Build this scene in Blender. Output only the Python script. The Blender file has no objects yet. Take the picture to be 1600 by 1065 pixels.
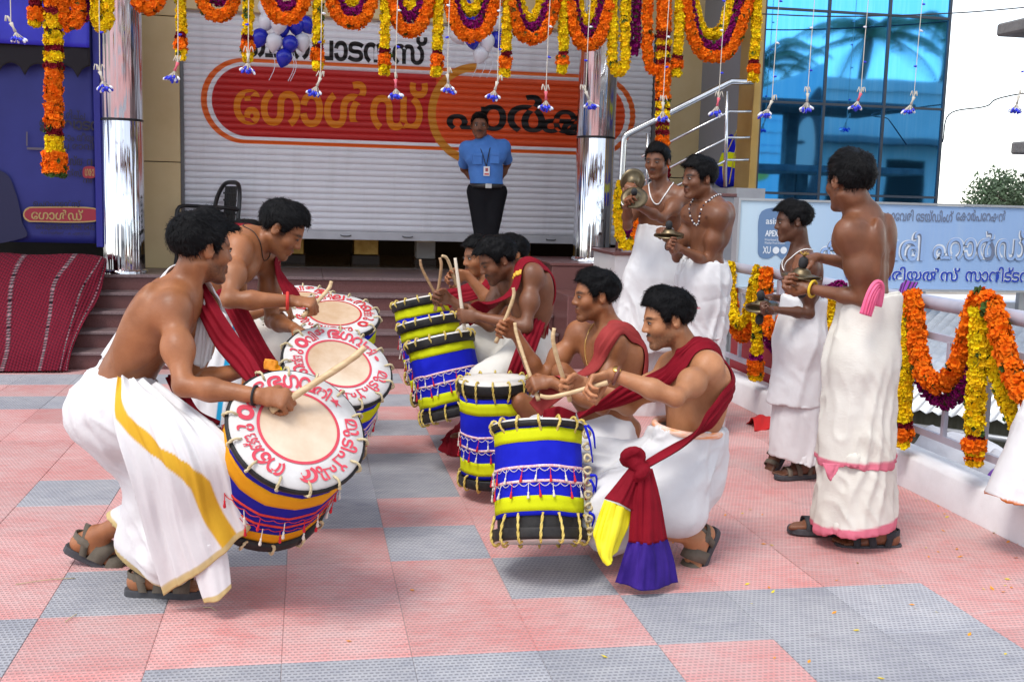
import bpy, bmesh, math, random
import numpy as np
from mathutils import Vector, Matrix
from mathutils.bvhtree import BVHTree
R_ = math.radians
random.seed(7); rng = np.random.default_rng(7)
SC = bpy.context.scene
COL = SC.collection
# ------------------------------------------------------------ camera
cam = bpy.data.objects.new('camera', bpy.data.cameras.new('camera')); COL.objects.link(cam)
cam.data.sensor_width = 36; cam.data.lens = 39.015
cam.data.clip_start = .05; cam.data.clip_end = 500
cam.matrix_world = Matrix.Translation((0, 0, 1.45)) @ Matrix(((0.983153, -0.003008, -0.182760), (-0.180737, 0.133251, -0.974463), (0.027284, 0.991078, 0.130462))).to_4x4()
SC.camera = cam
# ------------------------------------------------------------ sky, sun, exposure
W = bpy.data.worlds.new('World'); SC.world = W; W.use_nodes = True
nt = W.node_tree; nt.nodes.clear()
sky = nt.nodes.new('ShaderNodeTexSky'); sky.sky_type = 'NISHITA'; sky.sun_disc = False
sky.sun_elevation = R_(60); sky.sun_rotation = R_(226); sky.air_density = 1.05; sky.dust_density = .3; sky.ozone_density = 1
hs = nt.nodes.new('ShaderNodeHueSaturation'); hs.inputs['Saturation'].default_value = .36
bgn = nt.nodes.new('ShaderNodeBackground'); bgn.inputs[1].default_value = .15
outn = nt.nodes.new('ShaderNodeOutputWorld')
nt.links.new(sky.outputs[0], hs.inputs['Color']); nt.links.new(hs.outputs[0], bgn.inputs[0]); nt.links.new(bgn.outputs[0], outn.inputs[0])
sl = bpy.data.lights.new('sun', 'SUN'); sl.energy = 1.15; sl.angle = R_(20); sl.color = (1, .96, .9)
so = bpy.data.objects.new('sun', sl); COL.objects.link(so)
_el, _az = R_(60), R_(226)      # azimuth clockwise from +Y, as the sky texture counts it
_sd = Vector((math.sin(_az) * math.cos(_el), math.cos(_az) * math.cos(_el), math.sin(_el)))
so.rotation_euler = _sd.to_track_quat('Z', 'Y').to_euler()
SC.view_settings.view_transform = 'Standard'; SC.view_settings.look = 'None'
SC.view_settings.exposure = 1.12; SC.view_settings.gamma = 1; SC.view_settings.use_curve_mapping = False

# ------------------------------------------------------------ materials
_M = {}
def mat(name, col, rough=.6, col2=None, nscale=6., stretch=(1, 1, 1), bump=0., bscale=40., bstretch=(1, 1, 1), metal=0., spec=.5,
        attr=None, contrast=(.35, .65), sheen=0., sss=0., detail=5, rvar=0., crease=None):
    """Principled material: two colours mixed by noise, fine noise bump; attr multiplies in a colour attribute."""
    if name in _M: return _M[name]
    m = bpy.data.materials.new(name); m.use_nodes = True; _M[name] = m
    n = m.node_tree; b = n.nodes['Principled BSDF']; L = n.links.new
    b.inputs['Roughness'].default_value = rough; b.inputs['Metallic'].default_value = metal
    b.inputs['Specular IOR Level'].default_value = spec
    if sheen: b.inputs['Sheen Weight'].default_value = sheen
    if sss:
        b.inputs['Subsurface Weight'].default_value = sss; b.inputs['Subsurface Radius'].default_value = (.012, .005, .003); b.inputs['Subsurface Scale'].default_value = 1
    tc = n.nodes.new('ShaderNodeTexCoord')
    def noise(sc, st, det):
        mp = n.nodes.new('ShaderNodeMapping'); mp.inputs['Scale'].default_value = st; L(tc.outputs['Object'], mp.inputs[0])
        t = n.nodes.new('ShaderNodeTexNoise'); t.inputs['Scale'].default_value = sc; t.inputs['Detail'].default_value = det; t.inputs['Roughness'].default_value = .6
        L(mp.outputs[0], t.inputs['Vector']); return t.outputs['Fac']
    c1 = (*col, 1); out = None
    if col2 is not None:
        r = n.nodes.new('ShaderNodeValToRGB'); r.color_ramp.elements[0].position, r.color_ramp.elements[1].position = contrast
        r.color_ramp.elements[0].color = c1; r.color_ramp.elements[1].color = (*col2, 1)
        nf = noise(nscale, stretch, detail); L(nf, r.inputs[0]); out = r.outputs[0]
        if rvar:
            ma = n.nodes.new('ShaderNodeMath'); ma.operation = 'MULTIPLY_ADD'; L(nf, ma.inputs[0]); ma.inputs[1].default_value = rvar; ma.inputs[2].default_value = rough - rvar / 2; L(ma.outputs[0], b.inputs['Roughness'])
    if attr:
        a = n.nodes.new('ShaderNodeAttribute'); a.attribute_name = attr
        if out is None: out = a.outputs['Color']
        else:
            x = n.nodes.new('ShaderNodeMix'); x.data_type = 'RGBA'; x.blend_type = 'MULTIPLY'; x.inputs[0].default_value = 1
            L(out, x.inputs[6]); L(a.outputs['Color'], x.inputs[7]); out = x.outputs[2]
    if out is None: b.inputs['Base Color'].default_value = c1
    else: L(out, b.inputs['Base Color'])
    prev = None
    if crease:      # sharp irregular creases: ridged noise, stretched, wandering
        d_, sc_, st_ = crease; mp = n.nodes.new('ShaderNodeMapping'); mp.inputs['Scale'].default_value = st_; L(tc.outputs['Object'], mp.inputs[0])
        t = n.nodes.new('ShaderNodeTexNoise'); t.noise_type = 'RIDGED_MULTIFRACTAL'; t.inputs['Scale'].default_value = sc_; t.inputs['Detail'].default_value = 2.5; t.inputs['Distortion'].default_value = .7; L(mp.outputs[0], t.inputs['Vector'])
        b2 = n.nodes.new('ShaderNodeBump'); b2.inputs['Distance'].default_value = d_; L(t.outputs['Fac'], b2.inputs['Height']); prev = b2.outputs[0]; L(prev, b.inputs['Normal'])
    if bump:
        bp = n.nodes.new('ShaderNodeBump'); bp.inputs['Strength'].default_value = 1; bp.inputs['Distance'].default_value = bump
        L(noise(bscale, bstretch, 4), bp.inputs['Height'])
        if prev is not None: L(prev, bp.inputs['Normal'])
        L(bp.outputs[0], b.inputs['Normal'])
    return m

# ------------------------------------------------------------ mesh building
def V(*a): return np.array(a if len(a) > 1 else a[0], float)
def nrm(a): a = np.asarray(a, float); return a / (np.linalg.norm(a) + 1e-12)
def link_mesh(name, verts, faces, mats, parent=None, smooth=False, fmat=None, attrs=None, origin=None):
    """One mesh object. verts are in world space; the object sits at its parent's place (or at origin)."""
    verts = np.asarray(verts, float).reshape(-1, 3)
    o0 = np.array(parent['_o'] if parent is not None else (origin if origin is not None else (0, 0, 0)), float)
    me = bpy.data.meshes.new(name)
    if isinstance(faces, np.ndarray) and faces.ndim == 2:
        k = faces.shape[1]; nf = len(faces)
        me.vertices.add(len(verts)); me.vertices.foreach_set('co', (verts - o0).astype(np.float32).ravel())
        me.loops.add(nf * k); me.loops.foreach_set('vertex_index', faces.astype(np.int32).ravel())
        me.polygons.add(nf); me.polygons.foreach_set('loop_start', np.arange(0, nf * k, k, dtype=np.int32))
        me.update(calc_edges=True)
    else:
        me.from_pydata([tuple(v) for v in (verts - o0)], [], [tuple(int(i) for i in f) for f in faces])
    for m in (mats if isinstance(mats, (list, tuple)) else [mats]): me.materials.append(m)
    if fmat is not None: me.polygons.foreach_set('material_index', np.asarray(fmat, np.int32))
    if smooth: me.polygons.foreach_set('use_smooth', np.ones(len(me.polygons), bool))
    if attrs:
        for k, a in attrs.items():
            a = np.asarray(a, np.float32); at = me.color_attributes.new(k, 'FLOAT_COLOR', 'POINT')
            if a.shape[1] == 3: a = np.concatenate([a, np.ones((len(a), 1), np.float32)], 1)
            at.data.foreach_set('color', a.ravel())
    o = bpy.data.objects.new(name, me); COL.objects.link(o)
    if parent is not None:
        o.parent = parent; o['_o'] = [float(x) for x in o0]
    else:
        o.location = o0; o['_o'] = [float(x) for x in o0]
    return o
def tag(o, label=None, cat=None, group=None, kind=None):
    if label: o['label'] = label
    if cat: o['category'] = cat
    if group: o['group'] = group
    if kind: o['kind'] = kind
    return o
def thing(name, label, cat, loc=(0, 0, 0), group=None, kind=None):
    o = bpy.data.objects.new(name, None); COL.objects.link(o); o.location = loc; o['_o'] = [float(x) for x in loc]
    o.empty_display_size = .1
    return tag(o, label, cat, group, kind)

class MB:
    """Collects shapes in world space and links them as one mesh."""
    def __init__(s): s.v = []; s.f = []; s.m = []; s.n = 0
    def add(s, v, f, mi=0):
        v = np.asarray(v, float).reshape(-1, 3); s.v.append(v)
        s.f += [tuple(int(i) + s.n for i in q) for q in f]; s.m += [mi] * len(f); s.n += len(v); return s
    def box(s, lo, hi, mi=0, bev=0.):
        lo = np.array(lo, float); hi = np.array(hi, float)
        if bev <= 0:
            v = [(x, y, z) for x in (lo[0], hi[0]) for y in (lo[1], hi[1]) for z in (lo[2], hi[2])]
            return s.add(v, [(0, 1, 3, 2), (4, 6, 7, 5), (0, 4, 5, 1), (2, 3, 7, 6), (0, 2, 6, 4), (1, 5, 7, 3)], mi)
        bm = bmesh.new(); bmesh.ops.create_cube(bm, size=1)
        for q in bm.verts: q.co = Vector((lo + hi) / 2 + np.array(q.co) * (hi - lo))
        bmesh.ops.bevel(bm, geom=list(bm.edges), offset=bev, segments=1, affect='EDGES')
        bm.verts.index_update(); s.add([q.co[:] for q in bm.verts], [[q.index for q in f.verts] for f in bm.faces], mi); bm.free(); return s
    def bar(s, a, b, w, h, up=(0, 0, 1), mi=0):
        a = V(a); b = V(b); d = nrm(b - a); r = nrm(np.cross(d, up)); u = np.cross(r, d)
        v = [p + r * i * w / 2 + u * j * h / 2 for p in (a, b) for i, j in ((-1, -1), (1, -1), (1, 1), (-1, 1))]
        return s.add(v, [(3, 2, 1, 0), (4, 5, 6, 7), (0, 1, 5, 4), (1, 2, 6, 5), (2, 3, 7, 6), (3, 0, 4, 7)], mi)
    def tube(s, pts, r, seg=8, mi=0, caps=True, closed=False):
        pts = np.asarray(pts, float); n = len(pts); r = np.broadcast_to(np.asarray(r, float), (n,))
        t = np.gradient(pts, axis=0) if not closed else np.roll(pts, -1, 0) - np.roll(pts, 1, 0)
        t /= np.linalg.norm(t, axis=1)[:, None] + 1e-12
        u = nrm(np.cross(t[0], (0.31, .17, .93) if abs(t[0][2]) < .9 else (1, .2, 0))); vs = []
        for i in range(n):
            u = nrm(u - t[i] * np.dot(u, t[i])); w = np.cross(t[i], u)
            for k in range(seg):
                a = 2 * math.pi * k / seg; vs.append(pts[i] + r[i] * (u * math.cos(a) + w * math.sin(a)))
        f = []
        for i in range(n if closed else n - 1):
            j = (i + 1) % n
            for k in range(seg): f.append((i * seg + k, i * seg + (k + 1) % seg, j * seg + (k + 1) % seg, j * seg + k))
        if caps and not closed: f += [tuple(reversed(range(seg))), tuple(range((n - 1) * seg, n * seg))]
        return s.add(vs, f, mi)
    def lathe(s, prof, c=(0, 0, 0), axis=(0, 0, 1), seg=24, mi=0, ref=None, capb=False, capt=False):
        ax = nrm(axis); u = nrm(np.cross(ax, ref if ref is not None else ((1, 0, 0) if abs(ax[0]) < .9 else (0, 1, 0)))); w = np.cross(ax, u); c = V(c)
        vs = [c + ax * h + r * (u * math.cos(2 * math.pi * k / seg) + w * math.sin(2 * math.pi * k / seg)) for r, h in prof for k in range(seg)]
        f = [(i * seg + k, i * seg + (k + 1) % seg, (i + 1) * seg + (k + 1) % seg, (i + 1) * seg + k) for i in range(len(prof) - 1) for k in range(seg)]
        if capb: f.append(tuple(reversed(range(seg))))
        if capt: f.append(tuple(range((len(prof) - 1) * seg, len(prof) * seg)))
        return s.add(vs, f, mi)
    def ball(s, c, r, seg=10, rings=7, mi=0):
        c = V(c); r = np.broadcast_to(np.asarray(r, float), (3,)); vs = []; f = []
        for i in range(rings + 1):
            p = math.pi * i / rings
            for k in range(seg):
                a = 2 * math.pi * k / seg; vs.append(c + r * (math.sin(p) * math.cos(a), math.sin(p) * math.sin(a), -math.cos(p)))
        for i in range(rings):
            for k in range(seg): f.append((i * seg + k, i * seg + (k + 1) % seg, (i + 1) * seg + (k + 1) % seg, (i + 1) * seg + k))
        return s.add(vs, f, mi)
    def build(s, name, mats, parent=None, smooth=False, origin=None, kind=None):
        o = link_mesh(name, np.concatenate(s.v), s.f, mats, parent, smooth, s.m if isinstance(mats, (list, tuple)) else None, origin=origin)
        if kind: o['kind'] = kind
        return o
def copy_at(o, loc=None, parent=None, name=None):
    c = o.copy(); COL.objects.link(c)
    if parent is not None: c.parent = parent
    if loc is not None: c.location = loc
    return c
def copy_tree(o, delta, parent=None):
    c = o.copy(); COL.objects.link(c)
    if parent is None: c.location = Vector(o.location) + Vector(delta)
    else: c.parent = parent
    for ch in list(o.children): copy_tree(ch, delta, c)
    return c
def spline(pts, n, closed=False):
    """Catmull-Rom through pts, n samples."""
    p = np.asarray(pts, float); m = len(p)
    if closed: t = np.linspace(0, m, n, endpoint=False); g = lambda i: p[i % m]
    else:
        t = np.linspace(0, m - 1, n); q = np.concatenate([[2 * p[0] - p[1]], p, [2 * p[-1] - p[-2]]]); g = lambda i: q[np.clip(i + 1, 0, m + 1)]
    i = np.floor(t).astype(int)
    if not closed: i = np.minimum(i, m - 2)
    u = (t - i)[:, None]; a, b, c, d = g(i - 1), g(i), g(i + 1), g(i + 2)
    return .5 * (2 * b + (c - a) * u + (2 * a - 5 * b + 4 * c - d) * u ** 2 + (3 * b - a - 3 * c + d) * u ** 3)
# value noise in numpy (for folds and wear in geometry)
_PT = rng.random(4096)
def vnoise(p):
    p = np.asarray(p, float); i = np.floor(p).astype(np.int64); f = p - i; f = f * f * (3 - 2 * f); out = 0
    for dx in (0, 1):
        for dy in (0, 1):
            for dz in (0, 1):
                h = ((i[..., 0] + dx) * 73856093 ^ (i[..., 1] + dy) * 19349663 ^ (i[..., 2] + dz) * 83492791) & 4095
                out = out + _PT[h] * (f[..., 0] if dx else 1 - f[..., 0]) * (f[..., 1] if dy else 1 - f[..., 1]) * (f[..., 2] if dz else 1 - f[..., 2])
    return out * 2 - 1
def sheet(name, rows, mats, parent=None, nu=40, nv=40, fold=(.004, 18., 3.), thick=.003, border=None, origin=None, seed=0., smooth=True):
    """Cloth through rows of control points: each row a curve along u, the rows follow along v. border(u, v) gives a colour per vertex."""
    R = np.stack([spline(r, nu) for r in rows]); G = np.stack([spline(R[:, k], nv) for k in range(nu)], 1)   # nv, nu, 3
    du = np.gradient(G, axis=1); dv = np.gradient(G, axis=0); N = np.cross(du, dv); N /= np.linalg.norm(N, axis=2)[..., None] + 1e-9
    uu, vv = np.meshgrid(np.linspace(0, 1, nu), np.linspace(0, 1, nv))
    a, fu, fv = fold
    q = np.stack([uu * fu + seed, vv * fv + seed * 1.7, uu * 0 + seed], -1)
    h = vnoise(q) + .5 * vnoise(q * 2.1 + 5)
    G = G + N * (a * h)[..., None]
    P = np.concatenate([(G + N * thick / 2).reshape(-1, 3), (G - N * thick / 2).reshape(-1, 3)])
    idx = np.arange(nu * nv).reshape(nv, nu); K = nu * nv
    top = np.stack([idx[:-1, :-1], idx[:-1, 1:], idx[1:, 1:], idx[1:, :-1]], -1).reshape(-1, 4)
    bot = top[:, ::-1] + K
    e = np.concatenate([idx[0, :], idx[1:, -1], idx[-1, -2::-1], idx[-2:0:-1, 0]]); e2 = np.roll(e, -1)
    side = np.stack([e2, e, e + K, e2 + K], -1)
    col = {'tint': np.ones((2 * nu * nv, 3))}
    if border is not None:
        c = border(uu, vv).reshape(-1, 3); col = {'tint': np.concatenate([c, c])}
    return link_mesh(name, P, np.concatenate([top, bot, side]), mats, parent, smooth, None, col, origin)
# lettering: text curves turned into meshes (glyphs in reading order as drawn)
def glyph_mesh(s, bold=0.):
    c = bpy.data.curves.new('t', 'FONT'); c.body = s; c.size = 1; c.offset = bold; c.resolution_u = 3
    o = bpy.data.objects.new('t', c); COL.objects.link(o)
    dg = bpy.context.evaluated_depsgraph_get(); dg.update(); e = o.evaluated_get(dg); m = e.to_mesh()
    v = np.zeros(len(m.vertices) * 3); m.vertices.foreach_get('co', v); f = [tuple(p.vertices) for p in m.polygons]
    e.to_mesh_clear(); bpy.data.objects.remove(o); bpy.data.curves.remove(c)
    return v.reshape(-1, 3)[:, :2], f
def text_fit(s, bold=0., shear=0.):
    """Text scaled so that its box is (0..w, 0..1) high; returns points and faces."""
    v, f = glyph_mesh(s, bold); v = v - v.min(0); v = v / v[:, 1].max(); v[:, 0] += v[:, 1] * shear; return v, f

def at(u, v, Y):
    """Point on the plane y = Y that the photograph shows at pixel (u, v): used once to survey positions."""
    m = np.array(cam.matrix_world); d = m[:3, :3] @ V((u - 800) / 1734.03, -(v - 532.5) / 1734.03, -1); return m[:3, 3] + d * (Y / d[1])

# ------------------------------------------------------------ smooth-blended solids (distance field + surface nets)
class Field:
    def __init__(s, lo, hi, res):
        s.res = res; s.lo = np.array(lo, float); s.n = np.maximum(np.ceil((np.array(hi) - s.lo) / res).astype(int) + 1, 4)
        s.D = np.full(s.n, 1., np.float32); s.ax = [(s.lo[i] + np.arange(s.n[i]) * res).astype(np.float32) for i in range(3)]
    def win(s, lo, hi):
        a = np.clip(np.floor((np.array(lo) - s.lo) / s.res).astype(int), 0, s.n); b = np.clip(np.ceil((np.array(hi) - s.lo) / s.res).astype(int) + 1, 0, s.n)
        sl = tuple(slice(int(a[i]), int(b[i])) for i in range(3))
        if any(a[i] >= b[i] for i in range(3)): return None, None
        return sl, (s.ax[0][sl[0]][:, None, None], s.ax[1][sl[1]][None, :, None], s.ax[2][sl[2]][None, None, :])
    def put(s, sl, d, k, sub=False):
        A = s.D[sl]
        if sub:
            d = -d; h = np.maximum(k - np.abs(A - d), 0) / k; s.D[sl] = np.maximum(A, d) + h * h * k / 4
        else:
            h = np.maximum(k - np.abs(A - d), 0) / k; s.D[sl] = np.minimum(A, d) - h * h * k / 4
    def cap(s, a, b, ra, rb, k=.02, sub=False):
        a = V(a).astype(np.float32); b = V(b).astype(np.float32); m = max(ra, rb) + k + 2 * s.res
        sl, g = s.win(np.minimum(a, b) - m, np.maximum(a, b) + m)
        if sl is None: return
        X, Y, Z = g[0] - a[0], g[1] - a[1], g[2] - a[2]; c = b - a
        t = np.clip((X * c[0] + Y * c[1] + Z * c[2]) / (float(c @ c) + 1e-9), 0, 1)
        d = np.sqrt((X - t * c[0]) ** 2 + (Y - t * c[1]) ** 2 + (Z - t * c[2]) ** 2) - (ra + (rb - ra) * t); s.put(sl, d, k, sub)
    def seg(s, a, b, wa, da, wb, db, right, k=.03, sub=False):
        """Capsule with an elliptical section: half width along right, half depth across it."""
        a = V(a); b = V(b); ax = nrm(b - a); r = nrm(V(right) - ax * np.dot(right, ax)); f = np.cross(ax, r); m = max(wa, wb, da, db) + k + 2 * s.res
        sl, g = s.win(np.minimum(a, b) - m, np.maximum(a, b) + m)
        if sl is None: return
        c = (b - a).astype(np.float32); X, Y, Z = g[0] - np.float32(a[0]), g[1] - np.float32(a[1]), g[2] - np.float32(a[2])
        t = np.clip((X * c[0] + Y * c[1] + Z * c[2]) / (float(c @ c) + 1e-9), 0, 1)
        X = X - t * c[0]; Y = Y - t * c[1]; Z = Z - t * c[2]; r = r.astype(np.float32); f = f.astype(np.float32)
        qr = X * r[0] + Y * r[1] + Z * r[2]; qf = X * f[0] + Y * f[1] + Z * f[2]; qa = np.maximum(X * X + Y * Y + Z * Z - qr * qr - qf * qf, 0)
        w = wa + (wb - wa) * t; e = da + (db - da) * t; mn = np.minimum(w, e)
        s.put(sl, (np.sqrt((qr / w) ** 2 + (qf / e) ** 2 + qa / mn ** 2) - 1) * mn, k, sub)
    def ell(s, c, r, axes=None, k=.02, sub=False):
        c = V(c).astype(np.float32); r = np.broadcast_to(np.asarray(r, float), (3,)); m = r.max() + k + 2 * s.res
        sl, g = s.win(c - m, c + m)
        if sl is None: return
        X, Y, Z = g[0] - c[0], g[1] - c[1], g[2] - c[2]; M = np.eye(3) if axes is None else np.array(axes, float)
        q = [(X * np.float32(M[i][0]) + Y * np.float32(M[i][1]) + Z * np.float32(M[i][2])) / np.float32(r[i]) for i in range(3)]
        k0 = np.sqrt(q[0] ** 2 + q[1] ** 2 + q[2] ** 2); k1 = np.sqrt((q[0] / r[0]) ** 2 + (q[1] / r[1]) ** 2 + (q[2] / r[2]) ** 2)
        s.put(sl, k0 * (k0 - 1) / (k1 + 1e-6), k, sub)
    def fun(s, lo, hi, f, k=.01, sub=False):
        sl, g = s.win(lo, hi)
        if sl is not None: s.put(sl, f(*g).astype(np.float32), k, sub)
    def mesh(s):
        D = s.D; S = D < 0; n = np.array(D.shape)
        cnt = np.zeros(n - 1, np.uint8)
        for i in (0, 1):
            for j in (0, 1):
                for k in (0, 1): cnt += S[i:n[0] - 1 + i, j:n[1] - 1 + j, k:n[2] - 1 + k]
        act = np.flatnonzero((cnt > 0) & (cnt < 8)); m = n - 1
        I = np.array(np.unravel_index(act, m)).T
        val = {c: D[I[:, 0] + c[0], I[:, 1] + c[1], I[:, 2] + c[2]] for c in [(i, j, k) for i in (0, 1) for j in (0, 1) for k in (0, 1)]}
        acc = np.zeros((len(I), 3)); w = np.zeros(len(I))
        for c in val:
            for a in range(3):
                if c[a]: continue
                e = list(c); e[a] = 1; e = tuple(e); va, vb = val[c], val[e]; x = (va < 0) != (vb < 0); t = np.where(x, va / np.where(x, va - vb, 1), 0)
                for q in range(3): acc[:, q] += np.where(x, c[q] + (t if q == a else 0), 0)
                w += x
        P = s.lo + (I + acc / w[:, None]) * s.res; F = []
        st = (m[1] * m[2], m[2], 1)
        for a in range(3):
            b, c = (a + 1) % 3, (a + 2) % 3
            s0 = [slice(1, -1)] * 3; s0[a] = slice(0, -1); s1 = [slice(1, -1)] * 3; s1[a] = slice(1, None)
            A = S[tuple(s0)]; B = S[tuple(s1)]; e = np.array(np.nonzero(A != B)).T
            off = np.ones(3, int); off[a] = 0; e0 = e + off; flip = A[tuple(e.T)]
            key = e0 @ np.array(st); q = np.stack([key - st[b] - st[c], key - st[c], key, key - st[b]], 1); q[~flip] = q[~flip][:, ::-1]; F.append(q)
        F = np.concatenate(F); ok = np.searchsorted(act, F); ok = np.minimum(ok, len(act) - 1)
        good = (act[ok] == F).all(1)
        return P, ok[good].astype(np.int32)
    def grad(s, P):
        i = np.clip(np.round((P - s.lo) / s.res).astype(int), 1, s.n - 2); g = np.stack([s.D[tuple((i + np.eye(3, dtype=int)[a]).T)] - s.D[tuple((i - np.eye(3, dtype=int)[a]).T)] for a in range(3)], 1)
        return g / (np.linalg.norm(g, axis=1)[:, None] + 1e-9)

# ------------------------------------------------------------ people
def ik(A, B, l1, l2, hint):
    A, B, hint = V(A), V(B), V(hint); d = B - A; L = np.linalg.norm(d)
    if L > (l1 + l2) * .995: B = A + d / L * (l1 + l2) * .995; d = B - A; L = np.linalg.norm(d)
    if L < abs(l1 - l2) + .03: B = A + d / L * (abs(l1 - l2) + .03); d = B - A; L = np.linalg.norm(d)
    x = (l1 * l1 - l2 * l2 + L * L) / (2 * L); h = math.sqrt(max(l1 * l1 - x * x, 1e-6)); u = d / L
    o = hint - A; o = nrm(o - u * np.dot(o, u)); return A + u * x + o * h, B
class Person:
    """Joint positions of one posed figure plus its distance field."""
    def __init__(P, pel, neck, chest, head, face, s=1., hips=None, shR=None, shL=None, armR=None, armL=None, legR=None, legL=None,
                 handR=None, handL=None, footR=None, footL=None, bend=0., headup=(0, 0, 1), girth=1., hs=1., belly=0., spread=1.):
        P.s = s; P.girth = girth = girth * .93; P.pel, P.neck = V(pel), V(neck); P.u = nrm(P.neck - P.pel)
        f = V(chest); P.f = nrm(f - P.u * np.dot(f, P.u)); P.r = np.cross(P.f, P.u); P.bend = bend; P.hs = hs * s; P.belly = belly
        hf = nrm(hips if hips is not None else (P.f[0], P.f[1], 0)); P.hr = nrm(np.cross(hf, (0, 0, 1))); P.hf = hf
        P.shR = V(shR) if shR is not None else P.neck + P.r * .160 * s - P.u * .058 * s
        P.shL = V(shL) if shL is not None else P.neck - P.r * .160 * s - P.u * .058 * s
        P.hipR = P.pel + P.hr * .088 * s; P.hipL = P.pel - P.hr * .088 * s
        P.elR, P.wrR = ik(P.shR, armR[1], .285 * s, .25 * s, armR[0]); P.elL, P.wrL = ik(P.shL, armL[1], .285 * s, .25 * s, armL[0])
        P.knR, P.anR = ik(P.hipR, legR[1], .425 * s, .41 * s, legR[0]); P.knL, P.anL = ik(P.hipL, legL[1], .425 * s, .41 * s, legL[0])
        P.head = V(head); P.hface = nrm(face); P.hu = nrm(V(headup) - P.hface * np.dot(headup, P.hface)); P.hright = np.cross(P.hface, P.hu)
        P.handR, P.handL, P.footR, P.footL = handR or {}, handL or {}, footR or {}, footL or {}
        P.sticks = {}; P.grip = {}
    def hl(P, x, y, z): return P.head + (P.hright * x + P.hface * y + P.hu * z) * P.hs
    def spine(P, t):
        c = (P.pel + P.neck) / 2 - P.f * P.bend; return P.pel * (1 - t) ** 2 + c * 2 * t * (1 - t) + P.neck * t * t
    def field(P, res, legs=True):
        s = P.s; g = P.girth; pts = np.array([P.pel, P.neck, P.head, P.shR, P.shL, P.elR, P.elL, P.wrR, P.wrL] + ([P.knR, P.knL, P.anR, P.anL] if legs else []))
        lo, hi = pts.min(0) - .24 * s, pts.max(0) + .24 * s; F = Field(lo, hi, res); P.F = F
        # trunk
        prof = [(0., .118, .085), (.15, .132, .095), (.33, .120, .088 + P.belly), (.5, .130, .094 + P.belly * .6), (.68, .150, .104), (.84, .155, .102), (.95, .115, .075)]
        for (ta, wa, da), (tb, wb, db) in zip(prof, prof[1:]):
            F.seg(P.spine(ta), P.spine(tb), wa * s * g, da * s * g, wb * s * g, db * s * g, P.hr * (1 - ta) + P.r * ta, .03)
        pass
        AX = [P.r, P.f, P.u]
        for q, sh, el, wr in ((1, P.shR, P.elR, P.wrR), (-1, P.shL, P.elL, P.wrL)):
            F.cap(P.neck - P.u * .015 * s, sh + P.u * .006 * s, .040 * s, .038 * s, .05)                     # trapezius
            F.cap(P.spine(.9) + P.f * .06 * s, sh + P.f * .01 * s, .03 * s, .035 * s, .03)                      # clavicle
            F.ell(P.spine(.78) + P.r * q * .075 * s + P.f * .082 * s, V(.078, .03, .06) * s, AX, .03)         # chest muscle
            F.ell(P.spine(.62) + P.r * q * .118 * s - P.f * .015 * s, V(.028, .070, .12) * s, AX, .05)        # side
            F.ell(P.spine(.8) + P.r * q * .09 * s - P.f * .076 * s, V(.055, .022, .072) * s, AX, .03)          # shoulder blade
            F.cap(P.spine(.78) + P.r * q * .105 * s, sh - P.u * .01 * s, .052 * s, .044 * s, .05)
            d = nrm(el - sh); e = nrm(wr - el)
            F.ell(sh + d * .02 * s, V(.050, .050, .066) * s * (.5 + g / 2), None, .035)                              # deltoid
            F.cap(sh, el, .045 * s * g, .034 * s * g, .03)
            F.ell(sh + d * .15 * s + e * .012 * s, V(.037, .037, .042) * s * g, None, .05)
            F.ell(sh + d * .15 * s - e * .012 * s, V(.038, .038, .043) * s * g, None, .05)
            F.cap(el, el + e * .09 * s, .034 * s * g, .0395 * s * g, .02); F.cap(el + e * .09 * s, wr, .0395 * s * g, .0245 * s * g, .02)
        F.cap(P.spine(.25) - P.f * .120 * s * g, P.spine(.92) - P.f * .124 * s, .021 * s, .021 * s, .04, True)       # spine groove
        F.cap(P.spine(.55) + P.f * .128 * s, P.spine(.85) + P.f * .128 * s, .016 * s, .016 * s, .03, True)       # breast bone
        if legs:
            for hp, kn, an in ((P.hipR, P.knR, P.anR), (P.hipL, P.knL, P.anL)):
                F.cap(hp, kn, .06 * s, .04 * s, .04); d = nrm(an - kn); F.cap(kn, an, .04 * s, .034 * s, .03)
                bk = nrm(np.cross(np.cross(d, kn - hp), d)) if np.linalg.norm(np.cross(d, kn - hp)) > .02 else -P.hf
                pass
            P.feet(F)
        P.neckhead(F, res)
        for side in 'RL': P.hand(F, side)
        return F
    def neckhead(P, F, res):
        h = P.hs; hl = P.hl; AX = [P.hright, P.hface, P.hu]; n0 = P.neck - P.u * .03 * P.s
        F.cap(n0, hl(0, -.03, -.06), .055 * P.s, .049 * h, .025)
        for q in (1, -1): F.cap(P.spine(.95) + P.f * .06 * P.s + P.r * q * .02, hl(q * .05, -.03, -.05), .014 * P.s, .014 * h, .025)
        F.ell(hl(0, -.014, .034), V(.073, .094, .080) * h, AX, .02); F.ell(hl(0, .026, -.012), V(.062, .064, .086) * h, AX, .025)
        F.ell(hl(0, .022, -.066), V(.050, .056, .044) * h, AX, .02); F.ell(hl(0, .071, -.098), V(.022, .018, .016) * h, AX, .02)
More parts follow.
